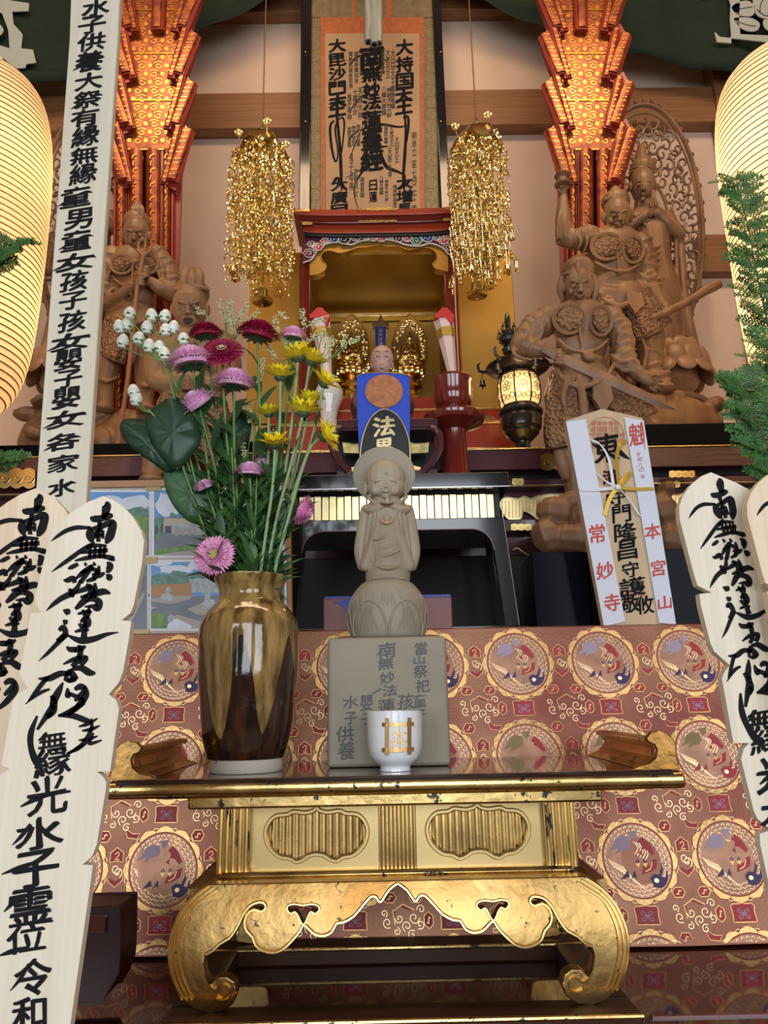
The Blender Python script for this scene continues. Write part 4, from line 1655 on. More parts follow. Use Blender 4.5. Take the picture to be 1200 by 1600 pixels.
# ================================================================ brocade covered altar
class Cloth:
    s = Layer(1.36, (600, 1000)).s
    top = Vector((P(600, 983, 1.36).x, 1.36, ZT))
    bot = Vector((P(600, 983, 1.36).x, 1.27, ZD + .004))
    dn = (bot - top).normalized()
    nr = Vector((0, -abs(dn.z), dn.y if dn.y < 0 else -dn.y)).normalized()
    ln = (bot - top).length

    def q(self, x, y, d=0.0):
        v = self.top + self.dn * ((y - 983) * self.s) + Vector(((x - 600) * self.s, 0, 0)) + Vector(((y - 983) * self.s * .035, 0, 0))
        w = 1.6 * math.sin(x * .021) * max(0, min(1, (y - 1000) / 300)) - 5 * math.exp(-((x - 1155) / 9.0) ** 2)
        return v + self.nr * ((d + w) * self.s)

    p = q


def brocade():
    K = Cloth()
    o = thing('brocade_altar', Vector((K.top.x, 1.36, ZD)), 'altar covered with crimson and gold brocade of dragon roundels', 'altar')
    q = MB()
    xs = list(range(-120, 1330, 6))
    nr = 12
    H = K.ln / K.s
    vs, fs = [], []
    for x in xs:
        vs.append(K.q(x, 983, 0) + Vector((0, .6, 0)))
        vs.append(K.q(x, 983, 0) + Vector((0, .004, 0)))
        for j in range(nr):
            vs.append(K.q(x, 985 + (H - 2) * j / (nr - 1), 0))
    n = nr + 2
    for i in range(len(xs) - 1):
        for j in range(n - 1):
            a = i * n + j
            fs.append((a, a + 1, a + n + 1, a + n))
    q.add(vs, fs)
    m_ = mat('crimson_brocade', (0.18, 0.045, 0.030), .42, .55, color2=(0.31, 0.145, 0.08), vscale=4.5, bump=.2, bscale=300)
    c = q.build('brocade_cloth', m_, o)
    MG = mat('brocade_gold', (0.50, 0.30, 0.11), .40, .85, var=.35, vscale=5)
    MT = mat('brocade_gold_line', (0.72, 0.50, 0.27), .35, .8)
    MR = mat('brocade_red', (0.36, 0.022, 0.030), .55)
    ML = mat('brocade_lavender', (0.36, 0.28, 0.38), .6)
    MO = mat('brocade_olive', (0.20, 0.14, 0.05), .5, .3)
    MP = mat('brocade_violet', (0.045, 0.015, 0.09), .55)
    MF = mat('brocade_field', (0.30, 0.15, 0.09), .4, .6, var=.2, vscale=30)
    mats = [MG, MT, MR, ML, MO, MP, MF]
    w = MB()
    def hexa(cx, cy, a, b, m=2, curl=True):
        pts = [(cx - a, cy - b * .5), (cx, cy - b), (cx + a, cy - b * .5), (cx + a, cy + b * .5), (cx, cy + b), (cx - a, cy + b * .5)] if b > a else \
            [(cx - a, cy), (cx - a * .5, cy - b), (cx + a * .6, cy - b), (cx + a, cy), (cx + a * .5, cy + b), (cx - a * .6, cy + b)]
        w.poly(K, pts, .35, m)
        w.stroke(K, pts, 1.1, .55, 0, closed=True, n=1)
        if curl:
            w.stroke(K, [(cx - a * .4, cy + b * .25), (cx - a * .1, cy + b * .4), (cx, cy), (cx + a * .1, cy - b * .4), (cx + a * .45, cy - b * .2)], 1.4, .6, 0, n=2)
    def swirl(cx, cy, r, sg=1, t0=0.0, w_=1.0):
        w.stroke(K, [(cx + sg * r * (1 - k / 10) * math.cos(t0 + k * .95), cy + r * (1 - k / 10) * math.sin(t0 + k * .95)) for k in range(9)], w_, .5, 1, n=2)
    for row in range(4):
        for col in range(-6, 6):
            cx, cy = 803 + 131 * col - (1.5 if row else 0), 1041 + 138 * row
            if row == 3:
                cy = 1041 + 138 * 3
            # petals of the roundel
            N_ = 12
            for k in range(N_):
                a0, a1 = 2 * PI * (k - .48) / N_, 2 * PI * (k + .48) / N_
                pts = []
                for j in range(7):
                    a = a0 + (a1 - a0) * j / 6
                    pts.append((cx + (51 + 5.5 * math.sin(PI * j / 6)) * math.cos(a), cy + (51 + 5.5 * math.sin(PI * j / 6)) * math.sin(a)))
                for j in range(6, -1, -1):
                    a = a0 + (a1 - a0) * j / 6
                    pts.append((cx + 48 * math.cos(a), cy + 48 * math.sin(a)))
                w.poly(K, pts, .4, 0)
                w.stroke(K, [pts[0], pts[1], pts[3], pts[5], pts[6]], .9, .7, 2, n=1)
            w.poly(K, [(cx + 47 * math.cos(k / 28 * 2 * PI), cy + 47 * math.sin(k / 28 * 2 * PI)) for k in range(28)], .3, 6)
            w.stroke(K, [(cx + 47 * math.cos(k / 24 * 2 * PI), cy + 47 * math.sin(k / 24 * 2 * PI)) for k in range(24)], 1.3, .6, 2, closed=True, n=1)
            for k in range(N_):
                a = 2 * PI * (k + .5) / N_
                w.stroke(K, [(cx + r_ * math.cos(a + o_), cy + r_ * math.sin(a + o_)) for r_, o_ in ((49, -.2), (52.5, -.12), (54, 0), (52.5, .12), (49, .2))], .7, .6, 1, n=1)
            # scales round the rim
            for rr_ in (42, 37, 32):
                for k in range(int(rr_ * .85)):
                    a = 2 * PI * (k + (rr_ % 2) * .5) / int(rr_ * .85)
                    if 2.75 < a < 3.9 and rr_ < 42:
                        continue
                    x, y = cx + rr_ * math.cos(a), cy + rr_ * math.sin(a)
                    w.stroke(K, [(x - 2.8 * math.sin(a) - 1, y + 2.8 * math.cos(a)), (x + 2.4 * math.cos(a), y + 2.4 * math.sin(a)), (x + 2.8 * math.sin(a), y - 2.8 * math.cos(a))], .8, .5, 1, n=1)
            # mane lines on the left
            for k in range(7):
                w.stroke(K, [(cx - 40 + k * 3, cy - 2 + k * 1.5), (cx - 34 + k * 3.6, cy + 8 + k * 2), (cx - 26 + k * 4, cy + 10 + k * 3.4), (cx - 20 + k * 4, cy + 18 + k * 3)], .9, .5, 1, n=2)
            for k in range(5):
                w.stroke(K, [(cx - 2 + k * 4, cy - 24 + k), (cx + 4 + k * 3, cy - 16 + k * 2), (cx - 2 + k * 3, cy - 8 + k * 2)], .9, .5, 1, n=2)
            beard = 4 if row % 2 else 3
            w.poly(K, [(cx - 38, cy - 12), (cx - 30, cy - 18), (cx - 26, cy - 28), (cx - 16, cy - 32), (cx - 7, cy - 30), (cx - 5, cy - 20), (cx - 10, cy - 14), (cx - 20, cy - 12), (cx - 28, cy - 8), (cx - 22, cy - 16)], .6, beard)
            w.poly(K, [(cx - 6, cy - 36), (cx + 6, cy - 38), (cx + 4, cy - 30), (cx - 2, cy - 26)], .6, beard)
            w.poly(K, [(cx + 5, cy - 24), (cx + 12, cy - 30), (cx + 20, cy - 22), (cx + 26, cy - 10), (cx + 22, cy - 6), (cx + 14, cy - 14), (cx + 8, cy - 14), (cx + 10, cy - 20)], .6, 2)
            w.poly(K, [(cx + 3, cy - 9), (cx + 8, cy - 14), (cx + 8, cy - 6)], .6, 2)
            w.poly(K, [(cx + 27, cy - 2), (cx + 24, cy + 10), (cx + 16, cy + 14), (cx + 3, cy + 18), (cx + 6, cy + 8), (cx + 16, cy + 6), (cx + 20, cy)], .6, 2)
            w.stroke(K, [(cx + 8, cy + 14), (cx + 16, cy + 10), (cx + 19, cy + 2)], 1.4, .8, 0, n=2)
            for ex in (0, 10):
                w.stroke(K, [(cx + ex + 2 * math.cos(t), cy + 1 + 2 * math.sin(t)) for t in (0, 1.57, 3.14, 4.71)], 1.0, .9, 5, closed=True, n=2)
                w.poly(K, [(cx + ex - 4, cy + 4), (cx + ex + 3, cy + 3), (cx + ex, cy + 9)], .7, 0)
            vm = 2 if row == 1 and col > 1 else 5
            w.poly(K, [(cx + 13, cy + 22), (cx + 19, cy + 17), (cx + 26, cy + 18), (cx + 30, cy + 10), (cx + 32, cy + 3), (cx + 33, cy + 12), (cx + 29, cy + 20), (cx + 34, cy + 22), (cx + 38, cy + 12),
                        (cx + 38, cy + 22), (cx + 33, cy + 30), (cx + 26, cy + 35), (cx + 16, cy + 33)], .6, vm)
            w.poly(K, [(cx + 21 + 3.4 * math.cos(t), cy + 25 + 3 * math.sin(t)) for t in (0, .9, 1.8, 2.7, 3.6, 4.5, 5.4)], .9, 1)
            w.poly(K, [(cx - 27, cy + 24), (cx - 16, cy + 12), (cx - 14, cy + 20)], .6, vm)
            w.poly(K, [(cx - 16, cy + 28), (cx - 6, cy + 12), (cx - 5, cy + 22), (cx - 9, cy + 20)], .6, vm)
            w.stroke(K, [(cx + 18 + 4 * math.cos(t), cy - 36 + 4 * math.sin(t)) for t in (0, 1, 2, 3, 4, 5)], 1.2, .6, 0, closed=True, n=1)
            # ornaments between the roundels
            hx = cx + 65.5
            w.poly(K, [(hx - 9, cy - 22), (hx, cy - 29), (hx + 9, cy - 22), (hx + 9, cy - 10), (hx, cy - 12), (hx - 9, cy - 10)], .35, 2)
            w.stroke(K, [(hx - 9, cy - 22), (hx, cy - 29), (hx + 9, cy - 22), (hx + 9, cy - 10), (hx, cy - 12), (hx - 9, cy - 10)], 1.1, .5, 0, closed=True, n=1)
            w.stroke(K, [(hx - 3, cy - 20), (hx + 1, cy - 23), (hx + 3, cy - 19), (hx - 2, cy - 14), (hx + 4, cy - 14)], 1.2, .7, 0, n=2)
            swirl(hx, cy - 2, 7)
            swirl(hx + 3, cy + 3, 7, -1, 2)
            w.poly(K, [(hx - 9, cy + 9), (hx, cy + 14), (hx + 9, cy + 9), (hx + 7, cy + 15), (hx, cy + 20), (hx - 7, cy + 15)], .35, 2)
            w.stroke(K, [(hx - 11, cy - 8), (hx - 11, cy + 12), (hx, cy + 21), (hx + 11, cy + 12), (hx + 11, cy - 8)], 1.0, .5, 0, n=1)
            hexa(cx + 48, cy + 40, 9, 6)
            hexa(cx - 48, cy + 40, 9, 6)
            hexa(cx + 46, cy + 95, 9, 7)
            w.poly(K, [(cx - 56, cy + 86), (cx - 46, cy + 92), (cx - 36, cy + 92), (cx - 40, cy + 99), (cx - 52, cy + 97)], .35, 2)
            w.stroke(K, [(cx - 57, cy + 85), (cx - 46, cy + 92), (cx - 36, cy + 92), (cx - 40, cy + 99), (cx - 53, cy + 97)], 1, .5, 0, closed=True, n=1)
            sy = cy + 68
            sq = [(cx - 16, sy - 10), (cx - 13, sy - 12), (cx + 13, sy - 12), (cx + 16, sy - 10), (cx + 15, sy), (cx + 16, sy + 10), (cx + 13, sy + 10), (cx - 13, sy + 10), (cx - 16, sy + 10), (cx - 15, sy)]
            w.poly(K, sq, .35, 2)
            w.stroke(K, sq, 1.1, .5, 0, closed=True, n=1)
            for k in range(4):
                a = PI / 4 + k * PI / 2
                w.stroke(K, [(cx, sy), (cx + 8 * math.cos(a - .3), sy + 6 * math.sin(a - .3)), (cx + 11 * math.cos(a), sy + 7 * math.sin(a)), (cx + 8 * math.cos(a + .3), sy + 6 * math.sin(a + .3)), (cx, sy)], .9, .55, 3, n=2)
            hexa(cx - 32, sy - 1, 6, 10)
            # cloud bracket centred between squares
            bx = hx
            w.stroke(K, [(bx - 12, sy + 4), (bx - 14, sy - 12), (bx, sy - 20), (bx + 15, sy - 13)], 1.3, .5, 0, n=1)
            w.poly(K, [(bx - 6, sy - 18), (bx, sy - 20), (bx + 12, sy - 14), (bx + 10, sy - 12), (bx, sy - 16)], .4, 2)
            w.poly(K, [(bx - 15, sy - 10), (bx - 11, sy - 12), (bx - 12, sy + 2)], .4, 2)
            for (dx, dy, r, sg, t) in ((14, -4, 8, 1, 0), (22, 4, 6, -1, 1), (4, 6, 7, 1, 2), (-6, -3, 6, -1, 0), (24, -14, 6, 1, 3), (-22, 2, 7, 1, 1), (-26, -9, 5, -1, 2), (10, 16, 6, -1, 4), (-10, 12, 5, 1, 5)):
                swirl(bx + dx, sy + dy, r, sg, t)
    xs_ = [v[0] for v in w.v]
    zmin = ZD + .006
    # keep the pattern on the cloth only
    keep = [i for i, f in enumerate(w.f) if min(w.v[j][2] for j in f) > zmin and max(w.v[j][2] for j in f) < ZT - .0006]
    w.f, w.m = [w.f[i] for i in keep], [w.m[i] for i in keep]
    w.build('woven_roundels', mats, c, smooth=False)
    core = MB()
    core.box((K.top.x, 1.69, (ZT - .003) / 2), (1.5, .58, ZT - .003))
    core.build('altar_core', M_dark, o, smooth=False)


brocade()


# ================================================================ lacquer desk that carries everything in front
def desk():
    o = thing('lacquer_desk', Vector((0, 1.0, 0)), 'wide dark red lacquer desk mirroring the brocade, under the gold table', 'desk')
    q = MB()
    q.box((0, 1.075, ZD - .015), (3.0, .61, .03))
    q.build('desk_top', M_desk, o, bevel=.003)
    q = MB()
    q.box((0, 1.09, (ZD - .03) / 2), (2.9, .55, ZD - .03))
    q.build('desk_body', M_desk, o)
    for s0, s1 in ((-1.45, -.30), (.32, 1.45)):
        q = MB()
        q.box(((s0 + s1) / 2, 1.02, ZD + .0012), (s1 - s0, .006, .0024))
        q.build('raised_seam', M_red, o)


desk()


# dark lacquer bracket end behind the left memorial boards
def bracket():
    L = Layer(1.04, (150, 1490))
    o = thing('low_lacquer_stand', L.q(150, 1565, 0), 'dark red lacquer stand end showing beside the left memorial boards', 'stand')
    q = MB()
    q.prism(L, catmull([(60, 1420), (183, 1419), (185, 1440), (184, 1490), (182, 1520), (172, 1548), (158, 1566), (60, 1566)], 1), -90, 0)
    q.build('stand_body', mat('dull_maroon_lacquer', (0.03, 0.009, 0.008), .35, spec=.25), o, smooth=False, bevel=.003)
    q = MB()
    q.prism(L, [(60, 1432), (165, 1431), (165, 1455), (60, 1458)], 0, 6)
    q.build('top_rail', mat('brown_red_lacquer', (0.07, 0.018, 0.014), .2, coat=.5), o, bevel=.002)


bracket()


# ================================================================ gilded offering table
M_aged = mat('aged_gold_leaf', (0.34, 0.17, 0.045), .38, 1.0, color2=(0.60, 0.40, 0.15), vscale=7, rvar=.08, bump=.5, bscale=70, flecks=(.03, .018, .01), fl_t=.64, fl_s=90)


def gold_table():
    YF, YB = 1.0, 1.26
    C = Loc(621, 1380, YF)
    cx0 = 621.0
    s = C.s
    base_z = ZD
    o = thing('gold_table', Vector((C.o.x, (YF + YB) / 2, base_z)), 'worn gold-leaf offering table with scrolled apron and black lacquer top', 'table')
    xc = C.o.x
    zt_ = P(618, 1211, .99).z
    z1, z2 = P(618, 1243, .99).z, P(618, 1256, 1.02).z
    hw = (P(1072, 1225, .99).x - P(166, 1240, .99).x) / 2
    # lacquer top with rolled gold edge
    q = MB()
    q.box((xc, (YF + YB) / 2, zt_ - .006), (hw * 2 - .02, YB - YF + .01, .011))
    q.build('lacquer_top', mat('brown_black_lacquer', (0.03, 0.014, 0.010), .08, coat=.8), o, bevel=.002)
    q = MB()
    r = (zt_ - .002 - z1) / 2
    zc = (zt_ - .002 + z1) / 2
    n = 12
    for yy, sg in ((YF + .004, -1), (YB - .004, 1)):
        pts = [Vector((xc - hw, yy, zc)), Vector((xc + hw, yy, zc))]
        q.tube(pts, r, 16)
        for e in pts:
            q.ball(e, (r * .5, r, r), n=12, k=8)
    for sg in (-1, 1):
        q.tube([Vector((xc + sg * (hw - .004), YF, zc)), Vector((xc + sg * (hw - .004), YB, zc))], r * .9, 12)
    q.build('rolled_edge', M_goldw, o)
    for (za, zb_, dx, dy, m, nm) in ((z1 + .001, z2, .10, .008, M_goldw, 'under_moulding'),):
        q = MB()
        q.box((xc, (YF + YB) / 2, (za + zb_) / 2 - .000), (2 * (hw - dx), YB - YF - dy * 2, za - zb_ + .002))
        q.build(nm, m, o, bevel=.003, seg=3)
    q = MB()
    q.box((xc, (YF + YB) / 2, z1 + .002), (2 * (hw - .06), YB - YF - .006, .005))
    q.build('under_board', M_goldw, o, bevel=.001)
    # upturned ends
    for sg in (-1, 1):
        xe = xc + sg * (hw - .010)
        q = MB()
        prof = [(0.0, 0.0), (-.050, .000), (-.045, .004), (-.030, .008), (-.020, .016), (-.017, .028), (-.020, .036), (-.028, .040), (-.030, .045), (-.024, .052), (-.012, .054), (-.002, .050), (.006, .040), (.006, .02), (.008, 0)]
        vs, fs = [], []
        for yy in (YF - .002, YF + .006):
            for (a, b) in prof:
                vs.append((xe + sg * a, yy, zt_ + b * .86))
        k = len(prof)
        tris = tessellate_polygon([[Vector((a, b, 0)) for a, b in prof]])
        for t in tris:
            fs.append(t)
            fs.append(tuple(i + k for i in reversed(t)))
        for i in range(k):
            fs.append((i, (i + 1) % k, (i + 1) % k + k, i + k))
        q.add(vs, fs)
        q.build('chased_end_mount', M_aged, o, smooth=False, bevel=.0008)
        q = MB()
        vs, fs = [], []
        prof2 = [(-.040, 0), (-.026, .006), (-.016, .016), (-.013, .028), (-.018, .034), (-.024, .038), (-.024, .043), (-.016, .046), (-.006, .044), (0, .036), (.002, .02), (.003, 0)]
        k = len(prof2)
        for yy in (YF + .006, YB - .01):
            for (a, b) in prof2:
                vs.append((xe + sg * a, yy, zt_ + b * .86))
        for t in tessellate_polygon([[Vector((a, b, 0)) for a, b in prof2]]):
            fs.append(t)
            fs.append(tuple(i + k for i in reversed(t)))
        for i in range(k):
            fs.append((i, (i + 1) % k, (i + 1) % k + k, i + k))
        q.add(vs, fs)
        q.build('upturned_end', mat('amber_gold_lacquer', (0.50, 0.26, 0.06), .22, .8, var=.25, vscale=12, flecks=(.02, .012, .01), fl_t=.6, fl_s=50), o, smooth=False, bevel=.001)
    # frieze: body, three ribbed posts, two cartouche panels
    YW = 1.045
    W = Loc(621, 1310, YW)
    ws = W.s
    zw1, zw0 = z2, P(621, 1360, YW).z
    u_top, u_bot = 1310 - (zw1 - W.o.z) / ws, 1310 - (zw0 - W.o.z) / ws
    hwf = 281
    q = MB()
    q.box((W.o.x, (YW + .010 + YB) / 2, (zw1 + zw0) / 2), (2 * hwf * ws - .006, YB - YW - .03, zw1 - zw0))
    q.build('frieze_core', M_golds, o)
    xcc = 621
    for k, (a, b, nr) in enumerate(((-hwf, -hwf + 50, 5), (-28, 28, 9), (hwf - 50, hwf, 5))):
        p_ = MB()
        p_.prism(W, [(xcc + a, u_top), (xcc + b, u_top), (xcc + b, u_bot), (xcc + a, u_bot)], -22, 1)
        if nr == 5:
            for sgn in (1,):
                w_ = YB - YW - .03
        for i in range(nr):
            x = xcc + a + (b - a) * (i + .5) / nr
            rr_ = (b - a) / nr * .36
            p_.tube([W.q(x, u_top + 2, 1), W.q(x, u_bot - 2, 1)], rr_ * ws, 8)
        if nr == 5:
            p_.build('ribbed_post', mat('chipped_gold_leaf', (0.84, 0.60, 0.22), .25, 1.0, var=.12, vscale=22, flecks=(.01, .009, .012), fl_t=.56, fl_s=9, stretch=(9, 9, 1.2)), o)
        else:
            p_.build('ribbed_post', M_gold, o)
    for sg in (-1, 1):
        pc = xcc + sg * 126.5
        pw, ph = 82, 41
        yc = (u_top + u_bot) / 2 - 1
        # wavy cartouche outline
        pts = [(pc - 80, yc - 4), (pc - 76, yc - 20), (pc - 64, yc - 31), (pc - 46, yc - 33), (pc - 36, yc - 37), (pc - 18, yc - 35), (pc - 5, yc - 38), (pc, yc - 42), (pc + 5, yc - 38), (pc + 18, yc - 35),
               (pc + 36, yc - 37), (pc + 46, yc - 33), (pc + 64, yc - 31), (pc + 76, yc - 20), (pc + 80, yc - 4), (pc + 74, yc + 14), (pc + 58, yc + 28), (pc + 42, yc + 31), (pc + 32, yc + 36), (pc + 22, yc + 34),
               (pc + 12, yc + 28), (pc, yc + 26), (pc - 12, yc + 28), (pc - 22, yc + 34), (pc - 32, yc + 36), (pc - 42, yc + 31), (pc - 58, yc + 28), (pc - 74, yc + 14)]
        cp = catmull(pts, 3, True)
        p_ = MB()
        p_.prism(W, [(pc - 97, u_top), (pc + 97, u_top), (pc + 97, u_bot), (pc - 97, u_bot)], -8, -1, holes=[cp])
        p_.stroke(W, pts, 8, -2, closed=True, thick=4.5, n=3)
        fr_ = p_.build('cartouche_panel', M_golds, o)
        r_ = MB()
        r_.prism(W, cp, -12, -9)
        nrib = 14
        for i in range(nrib):
            x = pc - 74 + 148 * (i + .5) / nrib
            # rib length follows the outline
            def yat(top):
                best = None
                for j in range(len(cp)):
                    (xa, ya), (xb, yb) = cp[j], cp[(j + 1) % len(cp)]
                    if (xa - x) * (xb - x) <= 0 and xa != xb:
                        yy = ya + (yb - ya) * (x - xa) / (xb - xa)
                        if best is None or (yy < best if top else yy > best):
                            best = yy
                return best
            ya, yb = yat(True), yat(False)
            r_.tube([W.q(x, ya + 3, -8.5), W.q(x, yb - 3, -8.5)], 3.6 * ws, 8)
        r_.build('ribbed_inset', M_gold, fr_)
    # waist mouldings
    zm0, zm1 = P(621, 1360, 1.03).z, P(621, 1380, 1.01).z
    for (za, zb_, ex, yf) in ((zw0 + .003, zw0 - .005, 288, 1.035), (zw0 - .004, zm1 + .001, 298, 1.018)):
        q = MB()
        q.box((xc, (yf + YB) / 2, (za + zb_) / 2), (2 * ex * s, YB - yf, za - zb_))
        q.build('waist_moulding', M_goldw, o, bevel=.004, seg=3)
    # apron and cabriole legs (left half traced, right half mirrored)
    def U(pts):
        return [C.u(x, y) for x, y in pts]
    half = [(620.5, 1380), (607, 1390), (597, 1405), (592, 1406), (588, 1400), (580, 1399), (568, 1411), (554, 1427), (538, 1436), (527, 1438), (520, 1450), (508, 1456), (494, 1454), (484, 1446), (476, 1440),
            (471, 1449), (460, 1462), (445, 1476), (430, 1481), (414, 1478), (403, 1470), (398, 1458), (389, 1449), (385, 1438), (388, 1426), (398, 1418), (410, 1421), (417, 1415), (413, 1408), (403, 1408),
            (392, 1413), (383, 1424), (377, 1438), (370, 1450), (362, 1460), (348, 1468), (338, 1478), (326, 1484)]
    leg_in = [(323, 1500), (325, 1516), (332, 1530), (338, 1538), (336, 1528), (344, 1520), (358, 1519), (370, 1527), (374, 1545), (366, 1565), (350, 1577), (328, 1581), (306, 1574)]
    leg_out = [(286, 1556), (272, 1522), (266, 1484), (270, 1450), (284, 1418), (305, 1394), (323, 1382)]
    zb_t = 1380
    L_half = U(half) + U(leg_in) + U(leg_out)
    def mir(pts):
        return [(2 * xcc - x, y) for x, y in pts]
    outline = L_half + list(reversed(mir(L_half[1:])))
    # slot openings
    slot = U([(450, 1418), (452, 1412), (462, 1410), (474, 1412), (486, 1410), (497, 1412), (500, 1418), (494, 1424), (487, 1421), (483, 1427), (478, 1438), (473, 1438), (468, 1428), (462, 1421), (456, 1424)])
    q = MB()
    q.prism(C, outline, -26, 0, holes=[slot, mir(slot)])
    def bulge(v):
        """cabriole swell: out at the knee, in at the ankle, out again at the toe"""
        zt0 = C.q(0, 1380).z
        h = (zt0 - v.z) / s
        b = 26 * math.sin(min(h, 200) / 200 * PI * 1.0) if h < 200 else 0
        ex = abs((v.x - xc) / s)
        return Vector((v.x, v.y - b * s * .8 - (10 * s if ex > 250 else 0) * 0, v.z))
    ap = q.carve('apron_and_legs', M_aged, o, voxel=.0016, smooth=2)
    oo = Vector(o['_o'])
    for v in ap.data.vertices:
        v.co = bulge(v.co + oo) - oo
    # raised bead following the lower edge
    bd = MB()
    for sgm in (0, 1):
        hh = U(half)
        hh = mir(hh) if sgm else hh
        bd.stroke(C, hh, 5.5, -.5, thick=4, n=2)
        sl = mir(slot) if sgm else slot
        bd.stroke(C, sl, 4, -.5, closed=True, thick=3, n=2)
        for off in (4, 11, 18):
            lo = [(x + off, y + (off * .4 if i > 4 else 0)) for i, (x, y) in enumerate(U(leg_out))]
            lo = mir(lo) if sgm else lo
            bd.stroke(C, lo, 5, -.5, thick=4, n=3)
        ft = U([(323, 1500), (325, 1516), (332, 1532), (342, 1540), (352, 1532), (362, 1536), (362, 1548), (352, 1556), (342, 1552)])
        ft = mir(ft) if sgm else ft
        bd.stroke(C, ft, 5, -.5, thick=4, n=3)
    bd.v = [tuple(bulge(Vector(v))) for v in bd.v]
    bd.build('edge_bead', M_gold, ap)
    # rear apron and side aprons, simpler, same swell
    rear = U([(620.5, 1380), (600, 1402), (560, 1420), (520, 1440), (470, 1440), (430, 1456), (400, 1466), (372, 1456), (352, 1468), (330, 1500), (338, 1530), (356, 1522), (370, 1535), (364, 1562), (336, 1578), (306, 1574), (282, 1540), (272, 1500), (276, 1440), (300, 1396), (323, 1382)])
    B = Loc(621, 1380, YB)
    k_ = s / B.s
    rr2 = [(xcc + (x - xcc) * k_, 1380 + (y - 1380) * k_ + ((B.o.z - C.o.z) / B.s)) for x, y in rear + list(reversed([(2 * xcc - x, y) for x, y in rear[1:]]))]
    q = MB()
    q.prism(B, rr2, -2, 12)
    q.build('rear_apron', M_aged, o, bevel=.002)
    for sg in (-1, 1):
        q = MB()
        xs = xc + sg * 322 * s
        zt0 = C.q(0, 1384).z
        pr = [(YF + .01, 0), (YB - .01, 0), (YB - .01, -.08), (YB - .05, -.075), (YB - .09, -.06), (1.13, -.035), (YF + .09, -.06), (YF + .05, -.075), (YF + .01, -.08)]
        k = len(pr)
        vs = [(xs - .006, a, zt0 + b) for a, b in pr] + [(xs + .006, a, zt0 + b) for a, b in pr]
        fs = []
        for t in tessellate_polygon([[Vector((a, b, 0)) for a, b in pr]]):
            fs += [t, tuple(i + k for i in reversed(t))]
        for i in range(k):
            fs.append((i, (i + 1) % k, (i + 1) % k + k, i + k))
        q.add(vs, fs)
        q.build('side_apron', M_aged, o, smooth=False, bevel=.002)
        # curled brackets inside the legs
        q = MB()
        c_ = Vector((xc + sg * 268 * s, YF + .05, C.q(0, 1462).z))
        q.tube([c_ + Vector((sg * (14 - k * 1.2) * s * math.cos(k * .7), 0, (18 - k * 1.6) * s * math.sin(k * .7))) for k in range(9)], 3.2 * s, 8)
        q.build('curl_bracket', M_gold, o)
    # ground frame
    zf = C.q(0, C.u(336, 1579)[1]).z
    hwx = 352 * s
    for (a, b, c, d, nm) in ((-hwx, hwx, YF - .035, YF + .012, 'frame_rail'), (-hwx, hwx, YB - .035, YB + .01, 'frame_rail')):
        q = MB()
        q.box((xc + (a + b) / 2, (c + d) / 2, (zf + ZD) / 2), (b - a, d - c, zf - ZD))
        q.build(nm, mat('brown_lacquer', (0.045, 0.018, 0.010), .35, spec=.15), o, bevel=.003)
        q = MB()
        q.tube([Vector((xc + a, c, zf - .003)), Vector((xc + b, c, zf - .003))], .003, 8)
        q.build('gilt_edge', M_goldw, o)
    for sg in (-1, 1):
        q = MB()
        q.box((xc + sg * (hwx - .022), (YF + YB) / 2, (zf + ZD) / 2 - .0005), (.044, YB - YF - .04, zf - ZD - .001))
        q.build('frame_rail', MATS['brown_lacquer'], o, bevel=.003)
    return zt_


ZTAB = gold_table()


